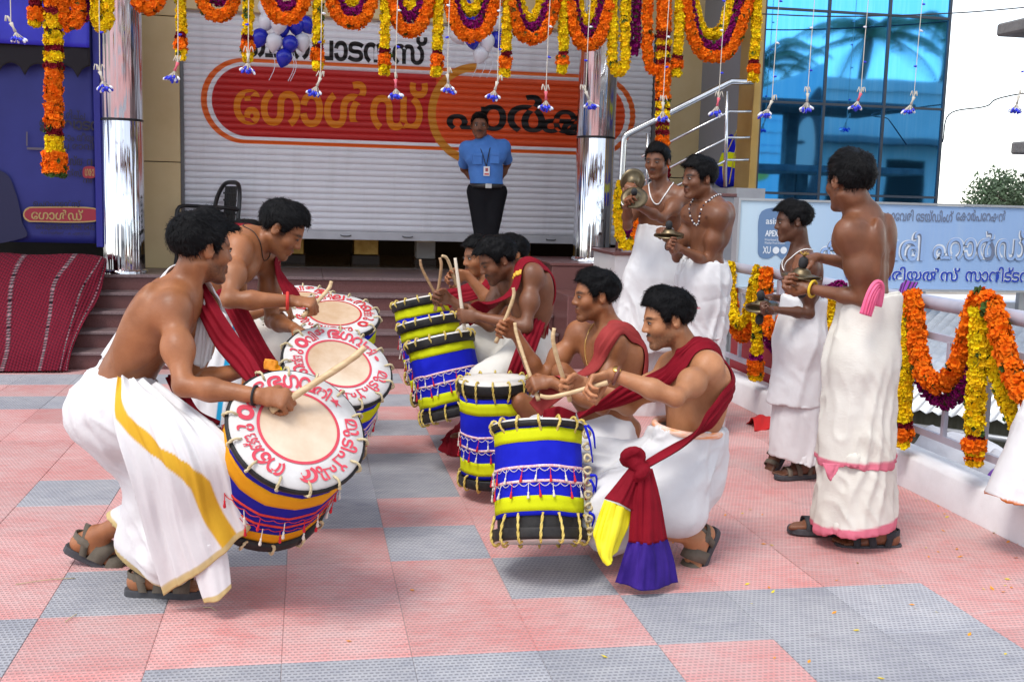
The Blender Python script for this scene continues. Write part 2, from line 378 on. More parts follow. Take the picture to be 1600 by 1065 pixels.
        for q in (1, -1):
            F.cap(hl(q * .051, -.008, -.05), hl(q * .016, .066, -.098), .013 * h, .013 * h, .02)
            F.cap(hl(q * .012, .082, .021), hl(q * .044, .066, .022), .006 * h, .007 * h, .014)
            F.ell(hl(q * .042, .056, -.026), V(.022, .021, .022) * h, AX, .02)
            F.ell(hl(q * .031, .093, .002), V(.017, .012, .0105) * h, AX, .008, True)
            F.ell(hl(q * .030, .0735, .002), V(.0135, .0125, .0125) * h, AX, .003)
            F.cap(hl(q * .018, .084, .009), hl(q * .044, .074, .009), .0035 * h, .0035 * h, .004)
            F.ell(hl(q * .077, -.012, -.004), V(.009, .019, .031) * h, [nrm(P.hright + P.hface * -.35 * q), nrm(P.hface + P.hright * .35 * q), P.hu], .006)
            F.ell(hl(q * .084, -.006, .0), V(.006, .009, .017) * h, AX, .004, True)
        F.cap(hl(0, .082, .014), hl(0, .1005, -.026), .0075 * h, .0115 * h, .012)
        for q in (1, -1): F.ell(hl(q * .0135, .0925, -.030), V(.0085, .011, .0080) * h, AX, .006)
        F.cap(hl(-.018, .083, -.055), hl(.018, .083, -.055), .0075 * h, .0075 * h, .008); F.ell(hl(0, .0905, -.055), V(.014, .0075, .0065) * h, AX, .006)
        F.cap(hl(-.014, .0835, -.070), hl(.014, .0835, -.070), .009 * h, .009 * h, .007)
        F.cap(hl(-.022, .094, -.0625), hl(.022, .094, -.0625), .0022 * h, .0022 * h, .005, True)
    def hand(P, F, side):
        """Palm, four fingers of three joints each, thumb. Grip closes round a stick that runs along H['stick']."""
        H = P.handR if side == 'R' else P.handL; q = 1 if side == 'R' else -1; el, wr = (P.elR, P.wrR) if side == 'R' else (P.elL, P.wrL); s = P.s * H.get('size', 1.)
        fd = nrm(wr - el); h = nrm(H.get('dir', fd)); h = nrm(h * .75 + fd * .25) if 'dir' in H else h
        st = V(H['to']) - wr if 'to' in H else V(H.get('stick', (P.r * -q))); sd = nrm(st - h * np.dot(st, h)); n = np.cross(sd, h) * q
        if 'palm' in H and np.dot(n, H['palm']) < 0: sd = -sd; n = np.cross(sd, h) * q
        cu = H.get('curl', (72, 88, 55)); k = .0045
        F.seg(wr, wr + h * .03 * s, .026 * s, .019 * s, .031 * s, .016 * s, sd, .012)
        F.seg(wr + h * .03 * s, wr + h * .078 * s - n * .002, .031 * s, .015 * s, .037 * s, .0125 * s, sd, .01)
        F.ell(wr + h * .035 * s + sd * .022 * s + n * .010 * s, V(.014, .026, .014) * s, [sd, h, n], .012)
        L = ((.044, .027, .021), (.048, .031, .022), (.045, .029, .021), (.036, .021, .019))
        for i in range(4):
            p = wr + h * (.086 - (.0, -.002, .002, .010)[i]) * s + sd * (.028 - .0187 * i) * s; th = 0; sp = sd * (1.5 - i) * .06 * H.get('spread', 1.); r = (.0098, .0098, .0094, .0082)[i] * s
            for j in range(3):
                th += R_(cu[j] + H.get('fan', 0) * (i - 1.5)); d = nrm(h * math.cos(th) + n * math.sin(th) + sp); e = p + d * L[i][j] * s
                F.cap(p, e, r * (1 - .09 * j), r * (.93 - .1 * j), k if j else .009); p = e
        tp = wr + h * .022 * s + sd * .024 * s + n * .010 * s; tc = H.get('thumb', 1.)
        for d, l, ra, rb in ((sd * .75 + h * .75 + n * (.2 + .35 * tc), .045, .0135, .011), (h * .8 + sd * .15 + n * (.2 + .6 * tc), .033, .0108, .0098), (h * (.9 - .3 * tc) - sd * .25 * tc + n * .7 * tc, .026, .0098, .0078)):
            e = tp + nrm(d) * l * s; F.cap(tp, e, ra * s, rb * s, .006); tp = e
        P.grip[side] = (wr + h * .078 * s + n * .026 * s, sd, h, n)
    def feet(P, F):
        P.ft = {}
        for side, an, H in (('R', P.anR, P.footR), ('L', P.anL, P.footL)):
            s = P.s; t = nrm(H.get('dir', P.hf)); r = nrm(np.cross(t, (0, 0, 1))); u = np.cross(r, t); P.ft[side] = (an, t, r, u); k = .02; q = 1 if side == 'R' else -1
            he = an - t * .035 * s - u * .045 * s; ba = an + t * .115 * s - u * .062 * s
            F.ell(he, V(.032, .036, .033) * s, [r, t, u], .02); F.cap(an, he, .036 * s, .03 * s, .03); F.seg(he, ba, .032 * s, .026 * s, .044 * s, .019 * s, r, .02)
            F.cap(an + t * .01 * s, ba + u * .004, .036 * s, .022 * s, .03)
            for i in range(5):
                x = (-.034 + .0165 * i) * q; l = (.058, .055, .05, .042, .034)[i]; p = ba + r * x * s + t * .02 * s
                F.cap(p, p + t * l * s - u * .004, (.0125, .0105, .0095, .009, .0085)[i] * s, (.0115, .0085, .008, .0075, .007)[i] * s, .005)

def skin_tint(P, vt, o):
    """Real colours of the skin by place: lips, eyes, brows, stubble, nipples, darker elbows, paler palms."""
    c = np.ones((len(vt), 3)); d = vt - P.head; x = d @ P.hright / P.hs; y = d @ P.hface / P.hs; z = d @ P.hu / P.hs
    on = (np.abs(x) < .1) & (np.abs(y) < .13) & (z > -.13) & (z < .14)
    def mixin(mask, col): c[:] = c * (1 - mask[:, None]) + np.array(col) * mask[:, None]
    sm = lambda a, b, t: np.clip((t - a) / (b - a), 0, 1)
    lip = on * (y > .078) * np.clip(1.35 - np.sqrt((x / .024) ** 2 + ((z + .0625) / .0125) ** 2), 0, 1) * 1.3; mixin(np.clip(lip, 0, 1) * .75, (.62, .38, .40))
    ax = np.abs(x)
    b = on * (y > .045) * np.clip(1.6 - np.sqrt(((ax - .031) / .02) ** 2 + ((z - .0215 + (ax - .03) ** 2 * 6) / .0055) ** 2), 0, 1); mixin(np.clip(b * 1.2, 0, 1) * .93, (.06, .05, .05))
    bd = o.get('beard', .35); j = on * (y > -.005) * sm(-.035, -.055, z) * sm(.0, .03, y + .02) * (1 - np.clip(1.5 - np.sqrt((x / .022) ** 2 + ((z + .0625) / .012) ** 2), 0, 1)); nz = .75 + .35 * vnoise(vt * 260)
    mixin(np.clip(j * bd * nz, 0, .95), (.10, .09, .09))
    ms = on * (y > .07) * np.clip(1.5 - np.sqrt((x / .026) ** 2 + ((z + .0455 + ax * .12) / .0065) ** 2), 0, 1); mixin(np.clip(ms * 1.3, 0, 1) * o.get('moustache', .9), (.06, .05, .05))
    if o.get('hair', True): sc = on * sm(-.014, .016, z - np.interp(y, HAIRY, HAIRZ) + .006 * vnoise(vt * 200)); mixin(sc * .9, (.08, .07, .07))
    e = np.sqrt(((ax - .031) / .0135) ** 2 + ((z - .003) / .0075) ** 2); mixin(on * (y > .055) * np.clip((1.6 - e) * 1.5, 0, 1) * .45, (.35, .30, .28))
    for q in (1, -1):
        w = np.linalg.norm(vt - (P.spine(.735) + P.r * q * .095 * P.s + P.f * .118 * P.s), axis=1); mixin(np.clip((.016 - w) / .004, 0, 1) * .7, (.42, .34, .34))
        w = np.linalg.norm(vt - (P.spine(.30) + P.f * (.095 + P.belly) * P.s), axis=1); mixin(np.clip((.010 - w) / .004, 0, 1) * .6, (.3, .25, .25))
    for j_, rr_ in ((P.elR, .05), (P.elL, .05)):
        w = np.linalg.norm(vt - j_, axis=1); mixin(np.clip((rr_ * P.s - w) / .02, 0, 1) * .35, (.62, .55, .52))
    c *= (1 + .16 * vnoise(vt * 11 + 4) + .08 * vnoise(vt * 33))[:, None]
    for side in 'RL':
        if side in P.grip:
            g, sd, h, n = P.grip[side]; dd = vt - g; near = (np.linalg.norm(dd, axis=1) < .12 * P.s); mixin(near * np.clip((dd @ n + .02) / .03, 0, 1) * .25, (1.35, 1.15, 1.1))
    return c
HAIRY = [-.13, -.095, -.07, -.045, -.03, -.02, .004, .008, .030, .034, .048, .062, .08, .13]
HAIRZ = [-.020, -.024, -.028, -.024, .006, .020, .022, -.026, -.026, .016, .048, .064, .070, .075]
def make_hair(P, parent, o, m, res):
    h = P.hs; lift, top, tuft = o.get('hairvol', .010), o.get('hairtop', .016), o.get('tuft', .5); F = Field(P.head - .19 * h, P.head + .19 * h, res); AX = [P.hright, P.hface, P.hu]
    F.ell(P.hl(0, -.014, .034), V(.073 + lift, .094 + lift, .080 + lift) * h, AX, .01); F.ell(P.hl(0, .018, .064), V(.062, .070, .050 + top) * h, AX, .02)
    if o.get('fringe'): F.ell(P.hl(*o['fringe'][:3]), V(.05, .032, .024) * h * o['fringe'][3], AX, .02)
    I = np.nonzero(np.abs(F.D) < .03); X = np.stack([F.ax[a][I[a]] for a in range(3)], -1) - P.head; x, y, z = X @ P.hright / h, X @ P.hface / h, X @ P.hu / h; d = F.D[I]
    cut = (np.interp(y, HAIRY, HAIRZ) + .006 * vnoise(X * 70) + .007 * vnoise(X * 150) - z) * .75 * h
    a = np.arctan2(x, z - .0); q = np.stack([a * 14 + vnoise(X * 22) * 1.6, y * 9, (z + y) * 6], -1)
    d = d + (vnoise(np.stack([x, y, z], -1) * 24) * .006 * tuft + (np.abs(vnoise(q)) * 2 - 1) * .0034 + vnoise(q * V(2.6, 1.6, 1.6)) * .0022) * h
    d = d + .010 * h * np.clip((.012 - z) / .02, 0, 1) * (y > -.012) + .005 * h * np.clip((-.03 - z) / .03, 0, 1)
    F.D[I] = np.maximum(d, cut)
    far = np.nonzero(F.D <= -.03); X = np.stack([F.ax[a][far[a]] for a in range(3)], -1) - P.head; F.D[far] = np.maximum(F.D[far], (np.interp(X @ P.hface / h, HAIRY, HAIRZ) - X @ P.hu / h) * .75 * h)
    v, f = F.mesh(); o_ = link_mesh('hair', v, f, m, parent, True); g = F.grad(v); r = np.random.default_rng(len(bpy.data.objects)); n = o.get('strands', 2600)
    i = r.choice(len(v), min(n, len(v)), False); p, nn = v[i], g[i]; ok = (nn @ P.hu > -.75); p, nn = p[ok], nn[ok]; d = p - P.hl(.01, -.055, .10); d = d + r.normal(size=d.shape) * .035 * h + P.hface * .03 * h; d -= nn * (d * nn).sum(1)[:, None]; d /= np.linalg.norm(d, axis=1)[:, None] + 1e-9
    l = h * o.get('len', .022) * r.uniform(.5, 1.3, (len(p), 1)); w = np.cross(d, nn) * .0009 * h * r.uniform(.6, 1.5, (len(p), 1)); lf = h * (.0012 + o.get('tuft', .5) * .0030) * r.uniform(.2, 1.3, (len(p), 1))
    q0, q1, q2 = p - nn * .002, p + d * l * .5 + nn * lf, p + d * l + nn * lf * r.uniform(-.2, 1.1, (len(p), 1))
    vs = np.stack([q0 - w, q0 + w, q1 - w, q1 + w, q2 - w * .3, q2 + w * .3], 1).reshape(-1, 3); b = np.arange(len(p))[:, None] * 6
    st = link_mesh('hair_strands', vs, np.concatenate([b + [0, 1, 3, 2], b + [2, 3, 5, 4]]), m, o_, True); st['kind'] = 'stuff'; return o_
def build_person(name, label, P, o, res=.0045, legs=True, group=None, skin='skin_mid'):
    base = (float(P.pel[0]), float(P.pel[1]), o.get('ground', 0.))
    F = P.field(res, legs); v, f = F.mesh(); root = thing(name, label, 'person', base, group)
    link_mesh('body', v, f, SKIN[skin], root, True, None, {'tint': skin_tint(P, v, o)})
    if o.get('eyes', True):
        k = min(o.get('eye', .0048) / .0048, 1.05); gx, gz = o.get('gaze', (0., -.001 - .003 * (1 - k)))
        for q in (1, -1):
            AXm = np.array([P.hright, P.hface, P.hu]); mb = MB(); mb.ball((0, 0, 0), (.0122, .0112, .0066 * k), 12, 8); v_ = np.concatenate(mb.v) * P.hs @ AXm + P.hl(q * .0305, .0768, .002)
            ey = link_mesh('eye', v_, mb.f, EYEW, root, True)
            mb = MB(); mb.ball((0, 0, 0), (.0056, .0032, .0056 * min(1, k * 1.05)), 10, 6); v_ = np.concatenate(mb.v) * P.hs @ AXm + P.hl(q * .0305 + gx, .0868, .002 + gz); link_mesh('iris', v_, mb.f, EYEI, ey, True)
            C = [P.hl(q * (.0305 + .0150 * math.cos(a)), .0795 + .0085 * math.sin(a), .0022 + .0072 * k * math.sin(a)) for a in np.linspace(.05, math.pi - .05, 9)]
            MB().tube(C, np.array([.0012, .002, .0024, .0026, .0026, .0026, .0024, .002, .0012]) * P.hs, 5).build('upper_lid', LIDM, root, True)
    if o.get('hair', True): make_hair(P, root, o, HAIR, min(max(res, .0062), .007))
    P.root = root; P.bvh = BVHTree.FromPolygons([tuple(x) for x in v], [tuple(x) for x in f]) if o.get('bvh', True) else None
    return root
def hug(P, p, off):
    """Moves a point onto the skin, off metres out."""
    c, n, i, d = P.bvh.find_nearest(Vector(p)); return np.array(c) + np.array(n) * off
def sash(P, name, path, width, m, parent, hugs=None, n=70, off=.010, pleats=5, amp=.006, wid=None, label=None, across=None, seg=14, twist=0., rng_=None):
    """Folded cloth band along a path; points flagged in hugs lie on the body. Closed flattened section with pleats."""
    C = spline(path, n); hg = np.interp(np.linspace(0, 1, n), np.linspace(0, 1, len(path)), np.asarray(hugs if hugs is not None else [0] * len(path), float))
    wd = width * (np.interp(np.linspace(0, 1, n), np.linspace(0, 1, len(wid)), wid) if wid is not None else np.ones(n))
    T = np.gradient(C, axis=0); T /= np.linalg.norm(T, axis=1)[:, None]; vs = []; prevN = None; NZ = vnoise(np.stack(np.broadcast_arrays(np.arange(n)[:, None] * .09, np.linspace(-1, 1, seg)[None] * .7, np.full((n, seg), width * 91)), -1))
    for i in range(n):
        if P is not None and P.bvh is not None:
            c, nn, _, d = P.bvh.find_nearest(Vector(C[i])); N = np.array(nn); c = np.array(c)
            if hg[i] > .02: C[i] = C[i] * (1 - hg[i]) + (c + N * off) * hg[i]
        else: N = V(across) if across is not None else V(0, -1, .3)
        if prevN is not None: N = nrm(prevN * .7 + N * (.3 + hg[i]))
        N = nrm(N - T[i] * np.dot(N, T[i])); prevN = N; B = np.cross(T[i], N); w = wd[i] / 2
        ring = []
        for k in range(2 * seg):
            top = k < seg; u = (k / (seg - 1) if top else 1 - (k - seg) / (seg - 1)) * 2 - 1
            p = C[i] + B * u * w
            if P is not None and P.bvh is not None and hg[i] > .3:
                c, nn, _, d = P.bvh.find_nearest(Vector(p)); p2 = np.array(c) + np.array(nn) * off * (.55 + .45 * (1 - u * u)); p = p * (1 - hg[i]) + p2 * hg[i]; nl = nrm(np.array(nn) * hg[i] + N * (1 - hg[i]))
            else: nl = N
            pl = amp * math.sin(u * math.pi * pleats + 2.2 * NZ[i, k if top else 2 * seg - 1 - k] + twist * i) * (1 - u ** 4)
            th = (amp * .9 + .003) * (1 - u * u) + .0015
            ring.append(p + nl * (th + pl if top else -th * .4))
        vs += ring
    vs = np.asarray(vs).reshape(n, 2 * seg, 3)
    for _ in range(4): vs[1:-1] = vs[1:-1] * .5 + (vs[:-2] + vs[2:]) * .25
    vs = list(vs.reshape(-1, 3))
    if rng_: a0, a1 = int(rng_[0] * n), int(rng_[1] * n); vs = vs[a0 * 2 * seg:a1 * 2 * seg]; n = a1 - a0
    k2 = 2 * seg; f = [(i * k2 + k, i * k2 + (k + 1) % k2, (i + 1) * k2 + (k + 1) % k2, (i + 1) * k2 + k) for i in range(n - 1) for k in range(k2)]
    f += [tuple(reversed(range(k2))), tuple(range((n - 1) * k2, n * k2))]
    return link_mesh(name, vs, f, m, parent, True, None, {'tint': np.ones((len(vs), 3))})
def drape(name, prims, m, parent, res=.006, cut=None, folds=(), k=.05, hollow=.05, attr=None):
    """Wrapped cloth as one surface: blended solids, cut by planes (point, outward normal), folds (amplitude, stretch scales along three axes)."""
    lo = np.min([np.minimum(p[0], p[1]) - max(p[2:4]) for p in prims], 0) - .06; hi = np.max([np.maximum(p[0], p[1]) + max(p[2:4]) for p in prims], 0) + .06
    F = Field(lo, hi, res)
    for p in prims:
        if len(p) > 4: F.seg(p[0], p[1], p[2], p[3], p[4], p[5], p[6], k)
        else: F.cap(p[0], p[1], p[2], p[3], k)
    G = (F.ax[0][:, None, None], F.ax[1][None, :, None], F.ax[2][None, None, :])
    inner = F.D + .014
    for c, nn in (cut or []):
        m_ = nrm(nn).astype(np.float32); d = (G[0] - np.float32(c[0])) * m_[0] + (G[1] - np.float32(c[1])) * m_[1] + (G[2] - np.float32(c[2])) * m_[2] + .005 * (np.sin(G[0] * 23 + G[1] * 9) + np.sin(G[1] * 31 - G[0] * 13 + 1)); F.D = np.maximum(F.D, d)
        F.D = np.maximum(F.D, -np.maximum(inner, -(d + hollow)))
    del G; v, f = F.mesh(); g = F.grad(v); h = 0
    wv_ = np.stack([vnoise(v * 5 + k * 17.) for k in range(3)], 1) * .035
    for a, M in folds: h = h + a * (.6 - 2 * np.abs(vnoise((v + wv_) @ np.array(M).T))) * (.55 + .6 * vnoise(v * 4.3 + 3.)) if a > 0 else h - a * vnoise(v @ np.array(M).T)
    v = v + g * np.asarray(h).reshape(-1, 1) if len(folds) else v
    return link_mesh(name, v, f, m, parent, True, None, {'tint': attr(v) if attr else np.ones((len(v), 3))})
def along(d, lng, acr, ref=(0, 0, 1)):
    """Fold basis: slow along d, quick across it."""
    d = nrm(d); r = nrm(np.cross(d, ref) if abs(np.dot(d, ref)) < .95 else np.cross(d, (0, 1, 0))); w = np.cross(d, r); return [d * lng, r * acr, w * acr]
def stick_to(P, side, label, l0=.07, m=None, crook=.02, r0=.0095, r1=.0078):
    H = P.handR if side == 'R' else P.handL; g = P.grip[side][0]; d = V(H['to']) - g
    return stick(g, d, l0, float(np.linalg.norm(d)), None, m or WOOD, r0, r1, crook, label, 'drum sticks')
def stick(a, d, l0, l1, parent=None, m=None, r0=.0095, r1=.0075, crook=.02, label='', group='drum sticks'):
    """Carved stick gripped at a; l0 behind the hand, l1 beyond it, ending in a slight hook."""
    d = nrm(d); up = nrm(np.cross(np.cross(d, (0, 0, 1)), d)); pts = [a - d * l0, a, a + d * l1 * .55, a + d * l1 * .85 + up * crook * .25, a + d * l1 + up * crook]
    mb = MB(); C = spline(pts, 16); mb.tube(C, np.linspace(r0, r1, 16) * (1 + .06 * np.sin(np.arange(16) * 1.7)), 9)
    o = mb.build('drum_stick', m, None, True, origin=tuple(a)); return tag(o, label, 'drum stick', group)
def sandal(P, side, m_sole, m_strap, straps=3, nm='sandal', wide=1.):
    an, t, r, u = P.ft[side]; s = P.s; q = 1 if side == 'R' else -1; c = an - u * .092 * s; mb = MB()
    out = [(-.082, .0, ), (-.07, .028), (-.03, .036), (.03, .038), (.09, .047), (.14, .049), (.18, .038), (.196, .012)]
    L = [c + t * x * s + r * w * s for x, w in out]; Rr = [c + t * x * s - r * w * s for x, w in reversed(out[1:])]; ring = spline(L + Rr, 30, True); n = 30
    vs = np.concatenate([ring + u * .024 * s, ring + u * .020 * s + (ring - c) * .02, ring - u * .0 * s + (ring - c) * .03, ring - u * .004 + (ring - c) * -.02])
    fs = [tuple(range(n))] + [(i * n + k, i * n + n + k, i * n + n + (k + 1) % n, i * n + (k + 1) % n) for i in range(3) for k in range(n)] + [tuple(reversed(range(3 * n, 4 * n)))]
    sole = MB().add(vs, fs).build(nm, m_sole, P.root, False)
    def band(x0, x1, w, h, wid, nm2='strap', tilt=0.):
        mb = MB(); A = np.linspace(-.05, math.pi + .05, 13); v = []
        for e in (-1, 1):
            for off in (0, .0045):
                for a in A: v.append(c + t * (x0 + (x1 - x0) * (1 - math.cos(a)) / 2 + e * wid / 2 + tilt * math.sin(a)) * s + r * q * -math.cos(a) * (w + off) * s + u * (.024 + (h + off) * math.sin(a) ** .8 if math.sin(a) > 0 else .022) * s)
        k = 13; f = []
        for i in range(k - 1): f += [(i, i + 1, 2 * k + i + 1, 2 * k + i), (k + i, 3 * k + i, 3 * k + i + 1, k + i + 1), (i, k + i, k + i + 1, i + 1), (2 * k + i, 2 * k + i + 1, 3 * k + i + 1, 3 * k + i)]
        mb.add(v, f).build(nm2, m_strap, sole, True)
    band(.115, .125, .048, .042, .030 * wide); band(.045, .055, .044, .078, .032 * wide, tilt=.02)
    if straps > 2: band(-.005, -.01, .041, .098, .028, tilt=-.03)
    mb = MB(); A = np.linspace(math.pi * .95, math.pi * 2.05, 11); v = []
    for e in (0, 1):
        for off in (0, .005):
            for a in A: v.append(c + t * (-.01 + math.sin(a) * (.058 + off)) * s + r * math.cos(a) * (.040 + off) * s + u * (.058 + .028 * e) * s)
    k = 11; f = []
    for i in range(k - 1): f += [(i, i + 1, 2 * k + i + 1, 2 * k + i), (k + i, 3 * k + i, 3 * k + i + 1, k + i + 1), (2 * k + i, 2 * k + i + 1, 3 * k + i + 1, 3 * k + i)]
    mb.add(v, f).build('heel_strap', m_strap, sole, True)
    return sole

# ------------------------------------------------------------ shared materials
def skin_mat(n, c, c2): return mat(n, c, .45, c2, 9., bump=.0011, bscale=130., attr='tint', spec=.42, sss=.03, rvar=.25)
SKIN = {'skin_mid': skin_mat('skin_mid', (.25, .088, .032), (.335, .13, .052)), 'skin_dark': skin_mat('skin_dark', (.145, .052, .022), (.20, .078, .037)),
        'skin_deep': skin_mat('skin_deep', (.085, .032, .016), (.125, .05, .026)), 'skin_fair': skin_mat('skin_fair', (.36, .148, .062), (.45, .205, .095))}
HAIR = mat('hair', (.0035, .0035, .004), .5, (.008, .0075, .008), 30., bump=.003, bscale=170., spec=.09)
CLOTH = mat('white_cotton', (.64, .63, .635), .85, (.70, .69, .69), 3., bump=.0012, bscale=60., spec=.15, attr='tint', crease=(.011, 5.5, (1.5, 1.5, .5)))
CLOTHT = mat('white_cotton_bordered', (.65, .64, .645), .8, (.71, .70, .70), 3., bump=.0012, bscale=60., spec=.15, attr='tint', crease=(.011, 5.5, (1.5, 1.5, .5)))
CREAM = mat('cream_cotton', (.63, .59, .52), .85, (.70, .67, .61), 3., bump=.0012, bscale=60., bstretch=(1, 1, 2.2), spec=.15, attr='tint', crease=(.009, 5., (1.4, 1.4, .6)))
RED = mat('crimson_cloth', (.16, .003, .010), .75, (.23, .006, .016), 5., bump=.001, bscale=60., spec=.12, crease=(.006, 9., (1, 1, .6)))
BROWNRED = mat('dull_red_cloth', (.27, .03, .03), .8, (.34, .05, .045), 5., bump=.0014, bscale=30., spec=.12)
WOOD = mat('stick_wood', (.50, .33, .16), .5, (.66, .48, .27), 14., (1, 1, 4), bump=.0006, bscale=60.)
WOODD = mat('dark_stick_wood', (.30, .17, .08), .5, (.40, .24, .12), 14., (1, 1, 4))
SOLE = mat('sandal_sole', (.035, .036, .042), .7, (.06, .06, .066), 20., bump=.001, bscale=80.)
STRAPT = mat('olive_strap', (.085, .068, .048), .8, (.13, .105, .078), 20., bump=.0008, bscale=150.)
STRAPK = mat('black_strap', (.018, .018, .022), .7, (.035, .035, .04), 20., bump=.0008, bscale=150.)
HOOP = mat('black_hoop', (.010, .009, .010), .5, (.028, .025, .023), 14., bump=.0015, bscale=50., spec=.25)
ROPE = mat('yellow_rope', (.52, .36, .06), .8, (.72, .56, .16), 40., bump=.002, bscale=120.)
ROPEP = mat('pale_rope', (.50, .40, .22), .85, (.66, .56, .34), 40., bump=.002, bscale=120.)
DBLUE = mat('royal_blue_cloth', (.008, .012, .42), .75, (.014, .022, .56), 4., bump=.0016, bscale=26., bstretch=(1, 1, .6), spec=.12, crease=(.004, 9., (1, 1, 1)))
DNAVY = mat('deep_blue_cloth', (.012, .010, .22), .75, (.018, .016, .32), 4., bump=.0016, bscale=26., spec=.12, crease=(.004, 9., (1, 1, 1)))
DYEL = mat('lime_yellow_cloth', (.54, .58, .006), .75, (.66, .70, .008), 4., bump=.0016, bscale=26., bstretch=(1, 1, .6), spec=.12, crease=(.004, 9., (1, 1, 1)))
DORA = mat('marigold_cloth', (.66, .27, .008), .75, (.78, .36, .012), 4., bump=.0016, bscale=26., spec=.12, crease=(.004, 9., (1, 1, 1)))
HEADW = mat('white_drum_rim', (.56, .53, .50), .6, (.74, .73, .71), 7., bump=.0006, bscale=60.)
HEADT = mat('tan_drum_skin', (.52, .34, .20), .55, (.76, .62, .47), 3.2, bump=.0006, bscale=60., detail=6)
HEADP = mat('pale_drum_skin', (.68, .62, .54), .55, (.80, .76, .70), 5.)
REDP = mat('red_paint', (.62, .05, .08), .6)
REDD = mat('dark_red_paint', (.55, .02, .03), .6)
TRIM = mat('pink_white_braid', (.75, .30, .33), .8, (.85, .72, .70), 90., bump=.002, bscale=200.)
TRIMR = mat('red_braid', (.62, .02, .02), .8, (.75, .06, .03), 90., bump=.002, bscale=200.)
TASW = mat('white_tassel_thread', (.74, .68, .58), .9); TASR = mat('red_tassel_thread', (.62, .012, .03), .8)
def frame(ax):
    ax = nrm(ax); u = nrm(np.cross((0, 0, 1) if abs(ax[2]) < .97 else (1, 0, 0), ax)); return ax, u, np.cross(ax, u)
EYEW = mat('eye_white', (.62, .58, .54), .25); EYEI = mat('dark_iris', (.012, .007, .005), .15); LIDM = mat('lash_line', (.035, .018, .012), .6)

# ------------------------------------------------------------ node helper for printed / pressed patterns
class NX:
    def __init__(s, m):
        s.t = m.node_tree; s.L = s.t.links.new; s.b = s.t.nodes['Principled BSDF']; s.g = s.t.nodes.new('ShaderNodeNewGeometry')
        x = s.t.nodes.new('ShaderNodeSeparateXYZ'); s.L(s.g.outputs['Position'], x.inputs[0]); s.x, s.y, s.z = x.outputs
    def m(s, op, *a):
        n = s.t.nodes.new('ShaderNodeMath'); n.operation = op
        for i, v in enumerate(a):
            if isinstance(v, (int, float)): n.inputs[i].default_value = v
            else: s.L(v, n.inputs[i])
        return n.outputs[0]
    def step(s, v, e, w=.003): return s.m('MINIMUM', s.m('MAXIMUM', s.m('DIVIDE', s.m('SUBTRACT', v, e), w), 0.), 1.)
    def mix(s, f, a, b, bl='MIX'):
        n = s.t.nodes.new('ShaderNodeMix'); n.data_type = 'RGBA'; n.blend_type = bl
        for i, v in ((0, f), (6, a), (7, b)):
            if isinstance(v, (int, float)): n.inputs[i].default_value = v
            elif isinstance(v, tuple): n.inputs[i].default_value = (*v, 1)
            else: s.L(v, n.inputs[i])
        return n.outputs[2]
    def noise(s, sc, st=(1, 1, 1), det=4, rough=.6):
        mp = s.t.nodes.new('ShaderNodeMapping'); mp.inputs['Scale'].default_value = st; s.L(s.g.outputs['Position'], mp.inputs[0])
        n = s.t.nodes.new('ShaderNodeTexNoise'); n.inputs['Scale'].default_value = sc; n.inputs['Detail'].default_value = det; n.inputs['Roughness'].default_value = rough; s.L(mp.outputs[0], n.inputs['Vector']); return n.outputs['Fac']
    def bump(s, h, d, prev=None):
        n = s.t.nodes.new('ShaderNodeBump'); n.inputs['Distance'].default_value = d; s.L(h, n.inputs['Height'])
        if prev is not None: s.L(prev, n.inputs['Normal'])
        return n.outputs[0]
def newmat(name, rough=.6, spec=.5, metal=0.):
    m = bpy.data.materials.new(name); m.use_nodes = True; _M[name] = m; b = m.node_tree.nodes['Principled BSDF']; b.inputs['Roughness'].default_value = rough; b.inputs['Specular IOR Level'].default_value = spec; b.inputs['Metallic'].default_value = metal
    return m
